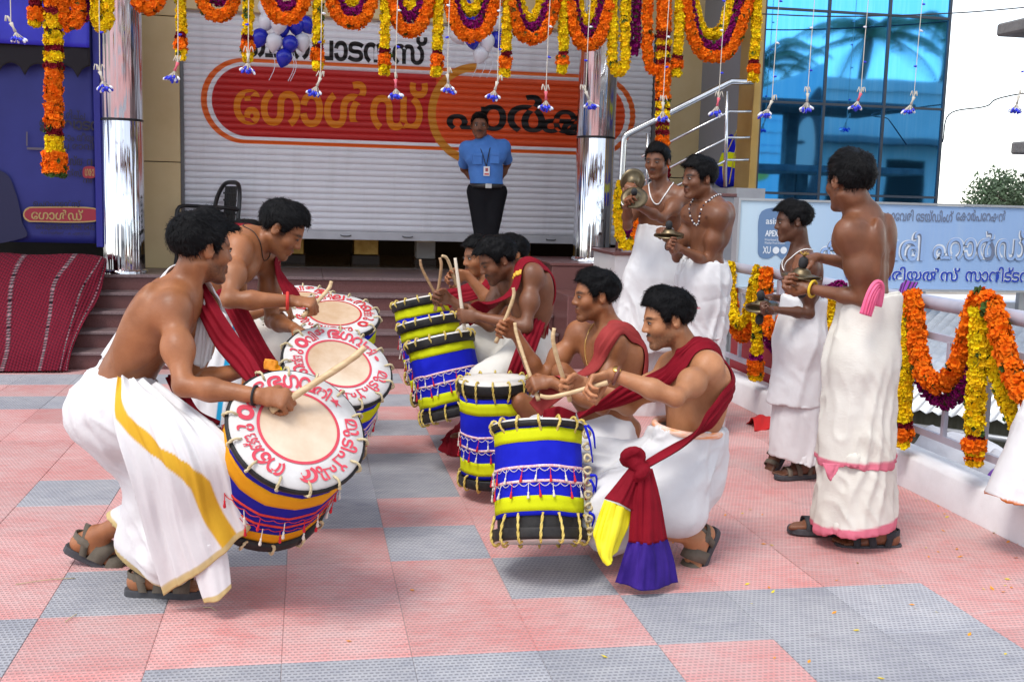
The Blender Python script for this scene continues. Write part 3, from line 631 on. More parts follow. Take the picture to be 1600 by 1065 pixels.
def tile_mat(name, c, worn, dirt):
    m = newmat(name, .62, .4); q = NX(m)
    row = q.m('FLOOR', q.m('DIVIDE', q.y, .0205)); off = q.m('MULTIPLY', q.m('MODULO', row, 2.), .5)
    fx = q.m('ABSOLUTE', q.m('SUBTRACT', q.m('FRACT', q.m('ADD', q.m('DIVIDE', q.x, .0182), off)), .5)); fy = q.m('ABSOLUTE', q.m('SUBTRACT', q.m('FRACT', q.m('DIVIDE', q.y, .0205)), .5))
    pit = q.m('MULTIPLY', q.m('SUBTRACT', 1., q.step(fx, .26, .08)), q.m('SUBTRACT', 1., q.step(fy, .17, .08)))
    w = q.m('ADD', q.m('MULTIPLY', q.noise(2.2, (1, 1, 1), 5, .7), .7), q.m('MULTIPLY', q.noise(9., (1, 3, 1), 5, .7), .45)); w = q.step(w, .44, .26)
    col = q.mix(w, c, worn); fine = q.noise(70., (1, 1, 1), 3); col = q.mix(q.m('MULTIPLY', fine, .22), col, (.5, .47, .45))
    st = q.step(q.noise(1.1, (1, 1, 1), 6, .65), .56, .2); col = q.mix(q.m('MULTIPLY', st, .28), col, dirt)
    oi = q.t.nodes.new('ShaderNodeObjectInfo'); tv = q.m('MULTIPLY_ADD', oi.outputs['Random'], .22, .88); hv = q.t.nodes.new('ShaderNodeHueSaturation'); q.L(col, hv.inputs['Color']); q.L(tv, hv.inputs['Value']); col = hv.outputs[0]
    sm = q.m('MULTIPLY', q.step(q.noise(3.3, (1, 1.7, 1), 7, .72), .60, .10), .30); col = q.mix(sm, col, (.16, .135, .13)); sc_ = q.m('MULTIPLY', q.step(q.noise(1.7, (.6, 2.4, 1), 6, .75), .62, .06), .30); col = q.mix(sc_, col, (.66, .60, .58))
    col = q.mix(q.m('MULTIPLY', pit, .62), col, dirt); q.L(col, q.b.inputs['Base Color'])
    q.L(q.bump(pit, -.0022, q.bump(fine, .0008)), q.b.inputs['Normal']); return m
PINKT = tile_mat('pink_tile', (.63, .222, .205), (.66, .40, .38), (.29, .205, .20)); GREYT = tile_mat('grey_tile', (.29, .30, .345), (.46, .46, .485), (.135, .14, .16))
GROUT = mat('grout', (.34, .27, .265), .9, (.42, .36, .35), 12.)
GROUND = mat('dusty_ground', (.22, .19, .16), .95, (.30, .26, .22), 1.5, bump=.01, bscale=6.)
ASPH = mat('asphalt', (.05, .05, .052), .9, (.075, .074, .072), 4., bump=.004, bscale=60.)
# ------------------------------------------------------------ ground
MB().add([(-200, -200, -1.3), (200, -200, -1.3), (200, 200, -1.3), (-200, 200, -1.3)], [(0, 1, 2, 3)]).build('ground', GROUND)['kind'] = 'structure'
MB().box((-30, -14, -.5), (30, -1.6, -.16)).build('road', ASPH)['kind'] = 'structure'
floor = MB().box((-8, -1.5, -.45), (3.06, 10.9, -.0036)).build('forecourt_floor', GROUT); floor['kind'] = 'structure'
XL = [-.07 + .404 * i for i in range(-9, 9)]; YL = [3.335 + .4585 * i for i in range(-2, 14)]
grey = {(-1, -1), (0, -1), (1, -1), (2, -1), (4, -1), (5, -1), (3, 0), (4, 0), (5, 0), (-3, 0), (-2, 1), (2, 1), (-1, 2), (1, 2), (0, 3), (0, 4), (1, 4), (0, 5), (1, 5), (-3, 4), (1, 7), (0, 7), (-1, 6), (1, 9), (0, 9), (-1, 9), (-2, 9), (-3, 9), (-4, 9), (-5, 9), (-6, 9), (1, 11), (0, 11), (-3, 11), (-4, 11), (-5, 11), (-6, 11), (-2, 6), (2, 6), (-5, 5), (-6, 5), (2, -1), (-2, -2), (0, -2), (1, -2), (2, -2), (5, -2), (4, -2), (-4, 1), (-5, 2), (2, 4)}
grey -= {(2, -1), (2, 4)}; grey |= {(2, -1)}
def tile_mesh(w, d, m):
    b = .002; g = .0007; v = [(g, g, -.008), (w - g, g, -.008), (w - g, d - g, -.008), (g, d - g, -.008), (g, g, -b), (w - g, g, -b), (w - g, d - g, -b), (g, d - g, -b), (g + b, g + b, 0), (w - g - b, g + b, 0), (w - g - b, d - g - b, 0), (g + b, d - g - b, 0)]
    f = [(8, 9, 10, 11)] + [(k + i, k + (i + 1) % 4, k + 4 + (i + 1) % 4, k + 4 + i) for k in (0, 4) for i in range(4)]
    me = bpy.data.meshes.new('paving_tile'); me.from_pydata(v, [], f); me.materials.append(m); return me
tm = {}
for i, x in enumerate(XL):
    for j, y in enumerate(YL):
        w = min(.404, 3.058 - x); d = min(.4585, 9.078 - y)
        if w < .02 or d < .02 or x < -.9 - (y - 3.3) * .33 - 1.45: continue
        if x > 2.2 + (y - 2.9) * .25 + 1.2: continue
        gi = (i - 9, j - 2) in grey; k = (round(w, 3), round(d, 3), gi)
        if k not in tm: tm[k] = tile_mesh(w, d, GREYT if gi else PINKT)
        o = bpy.data.objects.new('paving_tile', tm[k]); COL.objects.link(o); o.parent = floor; o.location = (x + random.uniform(-.0006, .0006), y, random.uniform(-.0006, .0004)); o.rotation_euler = (random.uniform(-.0015, .0015), random.uniform(-.0015, .0015), 0)
MB().add([(-8, -1.4, -.0018), (3.05, -1.4, -.0018), (3.05, 2.41, -.0018), (-8, 2.41, -.0018), (-3.72, 2.412, -.0018), (-3.72, 9.07, -.0018), (-8, 9.07, -.0018)], [(0, 1, 2, 3), (3, 4, 5, 6)]).build('paving', PINKT, floor)
# ------------------------------------------------------------ granite steps and platform
GRAN = mat('granite', (.105, .036, .032), .28, (.20, .090, .085), 160., detail=3, contrast=(.3, .7), spec=.5)
GRANT = mat('granite_nosing', (.13, .085, .085), .35, (.24, .17, .17), 120., detail=3)
RIS, TRD, Y0, XA, XB = .135, .24, 9.08, -2.2, 2.16
steps = MB().box((XA, Y0 + .05, -.2), (XB, 10.0, .0)).build('entrance_steps', GRAN); steps['kind'] = 'structure'
for i in range(5):
    y = Y0 + TRD * i; z0, z1 = RIS * i, RIS * (i + 1); yb = y + TRD + .03 if i < 4 else 11.3
    cuts = [XA, -1.1 + .13 * (i % 2), .15 - .1 * (i % 2), 1.3 + .1 * (i % 3), XB]
    for a, b in zip(cuts, cuts[1:]): MB().box((a + .0012, y + .012, z0 - (.0 if i == 0 else .02)), (b - .0012, y + .05, z1 - .028)).build('riser_panel', GRAN, steps)
    for a, b in zip(cuts, cuts[1:]): MB().box((a + .0012, y - .012, z1 - .026), (b - .0012, yb, z1), bev=.004).build('tread_slab', GRANT, steps)
MB().box((XA, Y0 + .06, 0), (XB, 10.9, RIS * 1 - .03)).box((XA, Y0 + TRD + .06, RIS - .03), (XB, 10.9, RIS * 2 - .03)).box((XA, Y0 + 2 * TRD + .06, RIS * 2 - .03), (XB, 10.9, RIS * 3 - .03)).box((XA, Y0 + 3 * TRD + .06, RIS * 3 - .03), (XB, 10.9, RIS * 4 - .03)).box((XA, Y0 + 4 * TRD + .06, RIS * 4 - .03), (XB, 10.9, RIS * 5 - .03)).build('step_core', GRAN, steps)
PZ = RIS * 5
plat = MB().box((-6, 10.02, -.2), (XA - .002, 13.5, PZ)).box((XA, 11.302, -.2), (4.4, 13.5, PZ)).box((XB + .002, 10.02, -.2), (4.4, 11.3, PZ)).build('platform', GRAN); plat['kind'] = 'structure'
# plinths right of the steps
pl = MB().box((2.165, 9.7, -.1), (3.05, 10.75, .83), bev=.006).box((2.165, 9.05, -.1), (2.52, 9.69, .62), bev=.006).box((2.15, 9.69, .831), (3.06, 10.76, .856), bev=.004).build('granite_plinth', GRAN); tag(pl, 'dark red granite plinth under the right chrome column', 'plinth')
# ------------------------------------------------------------ facade
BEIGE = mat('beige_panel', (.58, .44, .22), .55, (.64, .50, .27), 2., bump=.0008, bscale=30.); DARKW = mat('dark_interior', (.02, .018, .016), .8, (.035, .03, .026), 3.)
JOINT = mat('black_joint', (.012, .012, .012), .7)
fac = thing('shop_front', 'shop front with beige panels, roller shutter opening and canopy over granite steps', 'building', (0, 11, PZ))
for a, b, z0, z1 in ((-1.62, -1.155, PZ + .001, 1.66), (-1.62, -1.155, 1.668, 2.98), (-1.62, -1.155, 2.988, 4.59), (3.45, 4.02, 1.0, 1.66), (3.45, 4.02, 1.668, 4.59), (-1.153, 1.1, 3.06, 4.59), (1.106, 3.445, 3.06, 4.59)):
    MB().box((a, 10.86, z0), (b, 11.2, z1), bev=.004).build('wall_panel', BEIGE, fac)
MB().box((-1.62, 10.9, PZ), (-1.155, 11.19, 4.59)).box((3.45, 10.9, PZ), (4.02, 11.19, 4.59)).build('panel_joint', JOINT, fac)
CANO = mat('canopy_paint', (.42, .38, .33), .8, (.5, .46, .40), 3.)
MB().box((-6, 8.4, 4.6), (3.78, 13.5, 5.3)).build('canopy', CANO, fac)
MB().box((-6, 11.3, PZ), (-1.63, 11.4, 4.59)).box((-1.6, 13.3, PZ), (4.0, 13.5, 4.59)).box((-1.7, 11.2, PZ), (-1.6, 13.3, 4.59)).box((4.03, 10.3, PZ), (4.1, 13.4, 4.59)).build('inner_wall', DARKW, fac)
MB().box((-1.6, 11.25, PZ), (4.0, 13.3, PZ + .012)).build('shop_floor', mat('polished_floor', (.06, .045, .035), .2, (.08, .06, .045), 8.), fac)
# shop interior glimpsed under the shutter: lit display counters
GOLDG = mat('gold_display', (.45, .27, .06), .35, (.6, .38, .10), 14., metal=.6); WHITEP = mat('white_counter', (.6, .6, .6), .5)
for k, (x, w, h, m) in enumerate(((-.25, .5, .34, GOLDG), (.62, .3, .36, GOLDG), (1.25, .24, .26, WHITEP), (2.2, .4, .32, GOLDG))):
    c = thing('display_counter', ('gilded display counter at the left of the dim shop', 'tall gilded counter in the middle of the dim shop', 'small white counter in the dim shop', 'gilded counter behind the right end of the shutter')[k], 'counter', (x, 11.9, PZ), 'display counters inside the shop')
    MB().box((x - w / 2, 11.75, PZ), (x + w / 2, 12.1, PZ + h * .3), bev=.01).build('cabinet', mat('dark_wood', (.05, .03, .02), .5), c); MB().box((x - w / 2 + .02, 11.74, PZ + h * .3), (x + w / 2 - .02, 12.0, PZ + h), bev=.008).build('display_case', m, c)
lamp = thing('ceiling_lamp', 'warm ceiling lamp inside the dim shop behind the shutter', 'lamp', (1.0, 12.2, 2.9)); LIT = newmat('lit_lamp', .5); LIT.node_tree.nodes['Principled BSDF'].inputs['Emission Color'].default_value = (1, .7, .35, 1); LIT.node_tree.nodes['Principled BSDF'].inputs['Emission Strength'].default_value = 3.
MB().lathe([(.001, 0), (.16, 0), (.16, .05), (.001, .06)], (1.0, 12.2, 2.86), seg=20).build('lamp_disc', LIT, lamp); pl_ = bpy.data.lights.new('lamp_light', 'POINT'); pl_.energy = 4; pl_.color = (1, .68, .35); pl_.shadow_soft_size = .15; plo = bpy.data.objects.new('lamp_light', pl_); COL.objects.link(plo); plo.parent = lamp; plo.location = (0, 0, -.12)
# ---- roller shutter
SHP = newmat('shutter_paint', .5, .4); q = NX(SHP)
def rrect(cx, cz, hw, hh, r):
    ax_ = q.m('MAXIMUM', q.m('SUBTRACT', q.m('ABSOLUTE', q.m('SUBTRACT', q.x, cx)), hw - r), 0.); az = q.m('MAXIMUM', q.m('SUBTRACT', q.m('ABSOLUTE', q.m('SUBTRACT', q.z, cz)), hh - r), 0.)
    return q.m('SUBTRACT', q.m('POWER', q.m('ADD', q.m('MULTIPLY', ax_, ax_), q.m('MULTIPLY', az, az)), .5), r)
ins = lambda d: q.m('SUBTRACT', 1., q.step(d, 0., .004))
grime = q.noise(3., (1, 1, 3), 5); base = q.mix(grime, (.70, .70, .74), (.80, .80, .83)); base = q.mix(q.m('MULTIPLY', q.step(q.noise(1.6, (6, 1, .5), 4), .5, .3), .22), base, (.42, .41, .40))
d0 = rrect(1.140, 2.255, 2.11, .392, .391); d1 = rrect(1.140, 2.255, 2.055, .357, .356); d2 = rrect(1.136, 2.255, 2.007, .325, .324)
ORC = (.75, .13, .008); col = q.mix(ins(d0), base, ORC); col = q.mix(ins(d1), col, base)
half = q.step(q.m('ADD', q.x, q.m('MULTIPLY', q.z, .0)), 1.235, .004); inner = q.mix(half, (.48, .010, .008), (.72, .075, .006)); col = q.mix(ins(d2), col, inner)
cr = q.m('ABSOLUTE', q.m('SUBTRACT', q.m('POWER', q.m('ADD', q.m('POWER', q.m('SUBTRACT', q.x, 1.64), 2.), q.m('POWER', q.m('MULTIPLY', q.m('SUBTRACT', q.z, 2.22), .98), 2.)), .5), .44))
arc = q.m('MULTIPLY', q.m('SUBTRACT', 1., q.step(cr, .036, .004)), q.m('SUBTRACT', 1., q.step(q.x, 1.62, .02))); col = q.mix(arc, col, (.62, .24, .012))
q.L(q.mix(q.m('MULTIPLY', grime, .12), col, (.2, .2, .2)), q.b.inputs['Base Color']); q.L(q.bump(q.noise(60.), .0012), q.b.inputs['Normal'])
SX0, SX1, SZ0, SP, NS, SY = -1.135, 3.42, .985, .0588, 36, 10.965
sh = thing('roller_shutter', 'grey corrugated roller shutter painted with a red and orange sign, nearly closed', 'shutter', (1.14, SY, SZ0))
PR = [(0, 0), (.12, .010), (.32, .019), (.55, .021), (.78, .016), (.93, .006), (1., 0.)]
def prof_y(z):
    t = np.clip((np.asarray(z) - SZ0 - .07) / SP, 0, NS - 1e-6) % 1.; return SY - np.interp(t, [p[0] for p in PR], [p[1] for p in PR])
me = None
for i in range(NS):
    z0 = SZ0 + .07 + SP * i; v = [(x, SY - h, z0 + t * SP) for t, h in PR for x in (SX0, SX1)]
    if me is None:
        me = bpy.data.meshes.new('slat'); me.from_pydata([(x, y - SY, z - SZ0 - .07) for x, y, z in v], [], [(2 * k, 2 * k + 1, 2 * k + 3, 2 * k + 2) for k in range(len(PR) - 1)]); me.materials.append(SHP); me.polygons.foreach_set('use_smooth', [True] * len(me.polygons))
    o = bpy.data.objects.new('slat', me); COL.objects.link(o); o.parent = sh; o.location = (-1.14, random.uniform(-.0015, .0015), z0 - SZ0); o.rotation_euler = (0, random.uniform(-.0004, .0004), 0)
bb = MB().box((SX0, SY - .03, SZ0 - .012), (SX1, SY + .01, SZ0 + .069), bev=.005).build('bottom_rail', mat('shutter_rail', (.42, .42, .44), .5, (.5, .5, .52), 4.), sh)
for x in (-.55, .38, .98, 2.42):
    MB().tube(spline([(x - .05, SY - .032, SZ0 + .032), (x - .03, SY - .045, SZ0 + .024), (x + .03, SY - .045, SZ0 + .024), (x + .05, SY - .032, SZ0 + .032)], 8), .006, 6).build('pull_handle', mat('dark_steel', (.12, .12, .125), .4, metal=.8), bb, True)
for x in (SX0 - .02, SX1 + .005): MB().box((x, 10.90, PZ), (x + .03, 10.99, 3.06)).build('guide_rail', mat('dark_steel', (.12, .12, .125), .4, metal=.8), sh)
BLKP = mat('black_sign_paint', (.012, .010, .010), .6); AMB = mat('amber_sign_paint', (.66, .205, .008), .55)
def conform(s, x0, x1, z0, z1, m, bold=0., shear=0., slope=0., name='lettering', thick=None):
    """Lettering painted on the slats: cut at every slat profile line and laid onto the curved faces."""
    mb = MB()
    v, f = (text_fit(s, bold, shear) if isinstance(s, str) else s); bm = bmesh.new(); sx = (x1 - x0) / v[:, 0].max()
    vs = [bm.verts.new((x0 + p[0] * sx, 0, z0 + p[1] * (z1 - z0) + p[0] * sx * slope)) for p in v]
    for q_ in f:
        try: bm.faces.new([vs[i] for i in q_])
        except ValueError: pass
    lo, hi = min(p.co.z for p in bm.verts), max(p.co.z for p in bm.verts)
    for i in range(NS + 1):
        for t, _ in PR[:-1]:
            z = SZ0 + .07 + SP * (i + t)
            if lo < z < hi: bmesh.ops.bisect_plane(bm, geom=bm.verts[:] + bm.edges[:] + bm.faces[:], plane_co=(0, 0, z), plane_no=(0, 0, 1))
    bm.verts.index_update(); pv = np.array([p.co[:] for p in bm.verts]); pv[:, 1] = prof_y(pv[:, 2]) - .0035
    o = link_mesh(name, pv, [[p.index for p in q_.verts] for q_ in bm.faces], m, sh); bm.free(); return o
def stack_text(*runs):
    """Several glyph runs side by side or overlapping: (text, x shift, scale, y shift)."""
    V_, F_ = [], []; n = 0
    for s, dx, sc, dy in runs:
        v, f = glyph_mesh(s, .02); v = v * sc + (dx, dy); V_.append(v); F_ += [tuple(i + n for i in q_) for q_ in f]; n += len(v)
    v = np.concatenate(V_); v = v - v.min(0); v = v / v[:, 1].max(); return v, F_
conform('േഗാൾഡ്', -.674, 1.156, 2.03, 2.50, AMB, .028)
conform(stack_text(('പാർ', 0, 1, 0), ('ക', 1.92, 1., 0), ('ക', 2.28, .95, -.02)), 1.345, 2.95, 2.03, 2.44, BLKP, shear=.1) if False else conform(stack_text(('പ', 0, 1, 0), ('ാ', .72, 1.1, 0), ('ർ', 1.25, 1.15, 0), ('ക', 1.98, 1., 0), ('ക', 2.42, 1., -.04)), 1.345, 2.98, 2.05, 2.43, BLKP, .02)
conform('െചറപാടൻസ്', -.56, 1.143, 2.66, 2.93, BLKP, .03)
# ---- chrome columns
CHROME = newmat('chrome_sheet', .07, .5, 1.); q = NX(CHROME); CHROME.node_tree.nodes['Principled BSDF'].inputs['Base Color'].default_value = (.80, .82, .86, 1)
q.L(q.bump(q.noise(3.2, (2.5, 2.5, .05), 3), .028, q.bump(q.noise(9., (3, 3, .05), 2), .005)), q.b.inputs['Normal'])
RING = mat('dark_ring', (.015, .015, .018), .4)
for x, y, zb, lb in ((-1.575, 10.25, PZ, 'chrome clad round column left of the shutter'), (2.655, 10.2, .857, 'chrome clad round column standing on the granite plinth')):
    c = thing('chrome_column', lb, 'column', (x, y, zb), 'chrome columns of the shop front')
    MB().lathe([(.178, zb + .03), (.178, 1.985), (.174, 1.99)], (x, y, 0), seg=48).build('shaft', CHROME, c, True); MB().lathe([(.172, 2.004), (.178, 2.01), (.178, 4.59)], (x, y, 0), seg=48).build('shaft', CHROME, c, True)
    MB().lathe([(.17, 1.988), (.18, 1.99), (.18, 2.003), (.17, 2.006)], (x, y, 0), seg=48).build('joint_ring', RING, c, True); MB().lathe([(.20, zb), (.20, zb + .02), (.18, zb + .035)], (x, y, 0), seg=48).build('base_ring', CHROME, c, True)
tag(MB().box((-1.79, 10.16, .90), (-1.735, 10.24, 4.59), bev=.004).build('blue_post', mat('blue_paint', (.012, .012, .22), .5)), 'deep blue post at the edge of the printed banner', 'post')
# ---- banner board with printed notice, cloth valance
BANN = mat('banner_print', (.010, .014, .15), .6, (.018, .024, .20), 1.2); ban = thing('banner', 'blue printed notice banner hung left of the chrome column, lettering in Malayalam', 'banner', (-2.7, 10.2, .9))
sheet('banner_sheet', [[(-3.9, 10.2, z), (-3.1, 10.19, z), (-2.3, 10.2, z), (-1.79, 10.2, z)] for z in (3.3, 2.4, 1.6, .93)], BANN, ban, 40, 30, (.008, 4, 3), .004)
INK = mat('dark_ink', (.012, .008, .02), .6); REDI = mat('red_ink', (.28, .012, .03), .55); GLDI = mat('gold_ink', (.38, .25, .09), .55); PALEI = mat('pale_ink', (.05, .06, .2), .55); BROWNI = mat('brown_ink', (.10, .085, .12), .6)
def flat_text(s, p0, p1, m, parent, bold=.01, name='lettering', fill=1.):
    """Flat print between lower left p0 and upper right p1 on a plane facing -y."""
    v, f = text_fit(s, bold); w = v[:, 0].max(); P = np.stack([p0[0] + v[:, 0] / w * (p1[0] - p0[0]), np.full(len(v), p0[1]), p0[2] + v[:, 1] * (p1[2] - p0[2])], 1)
    return link_mesh(name, P, f, m, parent)
BY = 10.168
DNV = mat('dark_navy_ink', (.006, .007, .05), .6)
def bt(s, u0, v0, u1, v1, m, b=.012): 
    a, c = BPX(u0, v1), BPX(u1, v0); return flat_text(s, (a[0], BY - .004, a[2]), (c[0], BY - .004, c[2]), m, ban, b)
def BPX(u, v): return at(u, v, BY)
def blob(pts, m, name, dy=0., par=None):
    C = spline([BPX(*p) + V(0, dy, 0) for p in pts], 40, True); return MB().add(C, [tuple(range(39, -1, -1))]).build(name, m, par or ban)
blob([(-60, 262), (4, 268), (24, 300), (34, 345), (36, 372), (-60, 374)], DNV, 'printed_shape', .0005)
bt('കരിച്ച', 92, 172, 133, 186, INK); bt('ഉദ്ഘാടന', 62, 184, 160, 206, INK, .03); bt('17-ാം തീയ', 92, 208, 146, 220, INK); bt('ഴാഴ്ച രാവി', 70, 222, 146, 232, INK); bt('രസ്ത ന', 96, 244, 146, 258, INK); bt('ൻസ്.', 106, 264, 129, 276, INK, .02); bt('നിർ', 130, 278, 146, 286, INK)
blob([(131, 262), (147, 261), (148, 277), (131, 277)], REDI, 'printed_shape', -.001); bt('ഗോ', 133, 264, 147, 275, GLDI)
bt('െചറപാടൻസ്', 52, 313, 126, 322, INK); blob([(36, 335), (42, 325), (60, 323), (148, 325), (149, 346), (60, 347), (42, 345)], GLDI, 'printed_shape', -.0006); blob([(38, 335), (44, 327), (60, 325), (148, 327), (149, 344), (60, 345), (44, 343)], REDI, 'printed_shape', -.0012); bt('േഗാൾഡ്', 49, 328, 130, 343, GLDI, .02)
bt('െനടുമങ്ങാട്. PH: 0472', 56, 350, 148, 360, INK, .012); bt('H.O സൂര്യൻ - ക ഏജൻസി', 64, 362, 140, 367, INK)
MB().bar(BPX(42, 206), BPX(42, 228), .012, .002, (0, 1, 0)).bar(BPX(42, 232), BPX(104, 234), .002, .02, (0, 0, 1)).build('printed_rule', BROWNI, ban)
sheet('top_drape', [[(-3.9, 10.1, z), (-3., 10.06, z), (-2.3, 10.09, z), (-1.80, 10.08, z)] for z in (3.6, 3.0, 2.58)], mat('blue_satin', (.016, .016, .40), .5, (.025, .025, .52), 3.), ban, 50, 20, (.03, 9, .6), .004)
_v = [];
for k in range(61): _v.append((-3.9 + 2.1 * k / 60, 10.12, 2.33 + .10 * abs(math.cos(math.pi * k / 6.)) ** .6))
sheet('scalloped_valance', [[(x, y, 2.62) for x, y, z in _v], _v], mat('black_velvet', (.012, .01, .014), .9), ban, 61, 10, (.004, 6, 1), .004)
# ---- red woven carpet over the left of the steps
CARP = newmat('red_carpet', .95, .2); q = NX(CARP)
wv = q.m('MULTIPLY', q.m('SINE', q.m('MULTIPLY', q.m('ADD', q.x, q.m('MULTIPLY', q.z, .6)), 190.)), q.m('SINE', q.m('MULTIPLY', q.m('SUBTRACT', q.z, q.m('MULTIPLY', q.x, .5)), 170.))); a = CARP.node_tree.nodes.new('ShaderNodeAttribute'); a.attribute_name = 'tint'
cc = q.mix(q.step(wv, -.1, .5), (.17, .006, .02), (.085, .008, .02)); cc = q.mix(q.m('MULTIPLY', q.noise(5.), .35), cc, (.10, .01, .02)); q.L(q.mix(a.outputs['Alpha'], (.01, .01, .01), q.mix(1., cc, a.outputs['Color'], 'MULTIPLY')), q.b.inputs['Base Color']); q.L(q.bump(wv, .004), q.b.inputs['Normal'])
def cstripe(u, v):
    c = np.ones(u.shape + (3,))
    for k in range(-1, 5):
        d = np.abs(u - (.40 + .185 * k)); m = np.clip((.010 - d) / .002, 0, 1); dash = (np.sin(v * 300) > -.1) * (np.abs(d - .005) < .0045); c = lerp_(m, c, V(.05, .5, .4)); c = np.where((m * dash)[..., None] > .5, V(2.2, 22, 9), c)
    return c
def lerp_(m, a, b): return a * (1 - m[..., None]) + b * m[..., None]
cr_rows = [[(-3.6, 10.15, .80), (-2.5, 10.15, .83), (-1.85, 10.12, .83), (-1.70, 10.08, .80)], [(-3.6, 9.95, .82), (-2.5, 9.9, .83), (-1.8, 9.88, .82), (-1.66, 9.86, .76)], [(-3.6, 9.65, .66), (-2.5, 9.6, .66), (-1.9, 9.55, .62), (-1.68, 9.58, .52)], [(-3.6, 9.28, .40), (-2.45, 9.25, .40), (-1.9, 9.25, .39), (-1.74, 9.24, .34)], [(-3.6, 9.00, .18), (-2.4, 8.99, .18), (-1.9, 8.99, .18), (-1.78, 8.99, .16)], [(-3.6, 8.90, .014), (-2.42, 8.89, .014), (-1.92, 8.90, .014), (-1.80, 8.91, .014)]]
tag(sheet('red_carpet', cr_rows, CARP, None, 150, 110, (.014, 7, 5), .012, cstripe, origin=(-2.6, 9.5, 0)), 'crimson woven carpet with pale striped bands draped over the left of the steps', 'carpet')
# rolled carpet corner, rubble
tag(MB().tube(spline([(-1.76, 9.9, .80), (-1.70, 9.86, .78), (-1.62, 9.8, .70), (-1.56, 9.74, .62)], 14), [.05, .055, .055, .054, .053, .052, .05, .05, .048, .046, .044, .04, .036, .03], 10).build('carpet_roll', CARP, None, True, origin=(-1.7, 9.8, .7)), 'rolled end of crimson carpet beside the chrome column foot', 'carpet') if False else None
# ---- monobloc chair on the platform
BPL = mat('black_plastic', (.012, .012, .013), .35); cx, cy = -.84, 10.6
ch = thing('plastic_chair', 'black plastic armchair behind the lunging drummer, before the shutter', 'chair', (cx, cy, PZ))
ch.rotation_euler = (0, 0, R_(-58)); ch.scale = (.92, .92, .92)
bk = MB()
arch = spline([(cx - .25, cy + .12, PZ + .42), (cx - .24, cy + .16, PZ + .70), (cx - .15, cy + .2, PZ + .86), (cx, cy + .21, PZ + .89), (cx + .15, cy + .2, PZ + .86), (cx + .24, cy + .16, PZ + .70), (cx + .25, cy + .12, PZ + .42)], 30); bk.tube(arch, .022, 8).build('back_frame', BPL, ch, True)
for k in range(7):
    x = cx - .105 + .035 * k; MB().bar((x, cy + .17, PZ + .46), (x, cy + .2, PZ + .85), .02, .012, (0, 1, 0)).build('back_slat', BPL, ch)
for k in range(5): z = PZ + .5 + .07 * k; MB().bar((cx - .13, cy + .185, z), (cx + .13, cy + .185, z), .012, .02).build('cross_slat', BPL, ch)
MB().box((cx - .24, cy - .25, PZ + .41), (cx + .24, cy + .17, PZ + .445), bev=.012).build('seat', BPL, ch)
for sx in (-1, 1):
    MB().tube(spline([(cx + sx * .25, cy + .14, PZ + .62), (cx + sx * .28, cy - .05, PZ + .64), (cx + sx * .27, cy - .24, PZ + .62), (cx + sx * .25, cy - .27, PZ + .42)], 12), .02, 8).build('arm', BPL, ch, True)
    for sy in (-1, 1): MB().bar((cx + sx * .23, cy + sy * .2 - .03, PZ + .42), (cx + sx * .27, cy + sy * .26 - .03, PZ), .045, .03).build('leg', BPL, ch)
# ---- stair on the right with steel rails
STEEL = mat('brushed_steel_rail', (.62, .63, .65), .22, metal=1.); WTILE = mat('white_glazed_tile', (.66, .66, .66), .25, (.72, .72, .72), 6.); GTILE = mat('grey_wall_tile', (.30, .30, .31), .35, (.36, .36, .37), 5.)
stair = thing('stair', 'stair with granite treads and white tiled side rising right behind the cymbal players', 'stair', (3.0, 9.6, 0))
for i in range(4):
    x = 2.54 + .26 * i; z = 1.0 + .17 * i
    MB().box((x, 8.98, -.1), (x + .258, 9.68, z - .03)).build('riser_block', WTILE if i < 3 else GTILE, stair); MB().box((x - .02, 8.96, z - .028), (x + .262, 9.69, z), bev=.004).build('tread', GRAN, stair)
MB().box((3.582, 8.98, -.1), (3.84, 9.68, 1.56)).build('landing_block', GTILE, stair)
for z in (.30, .62): MB().box((2.541, 8.972, z), (3.57, 8.982, z + .004)).build('tile_joint', JOINT, stair)
rl = thing('stair_rail', 'steel tube stair rail rising to the right in front of the beige wall', 'rail', (2.6, 9.2, 1.0))
pA, pB, pC, pD = V((2.631, 9.200, 1.498)), V((2.640, 9.200, 1.970)), V((3.566, 9.200, 2.457)), V((3.763, 9.200, 2.465))
MB().tube(np.concatenate([[V(pA[0], 9.2, 1.0), pA, pB - V(0, 0, .06)], spline([pB - V(0, 0, .03), pB + V(.012, 0, .0), pB + V(.06, 0, .03)], 5), [pC - V(.03, 0, .016), pC, pD]]), .027, 10).build('handrail', STEEL, rl, True)
for dz in (.25, .47, .66):
    a_, b_ = V(pB[0] + .16, 9.2, pB[2] - dz + .08), V(pC[0], 9.2, pC[2] - dz); MB().tube([a_, b_, (pD[0], 9.2, pD[2] - dz)], .011, 8).build('bar', STEEL, rl, True)
for u, v0, v1, r in ((1012, 206, 330, .014), (1136, 150, 292, .017)): a_, b_ = V((2.847, 9.200, 1.999)) if u == 1012 else V((3.536, 9.200, 2.375)), V((2.865, 9.200, 1.341)) if u == 1012 else V((3.563, 9.200, 1.567)); MB().tube([a_, b_], r, 10).build('post', STEEL, rl, True)
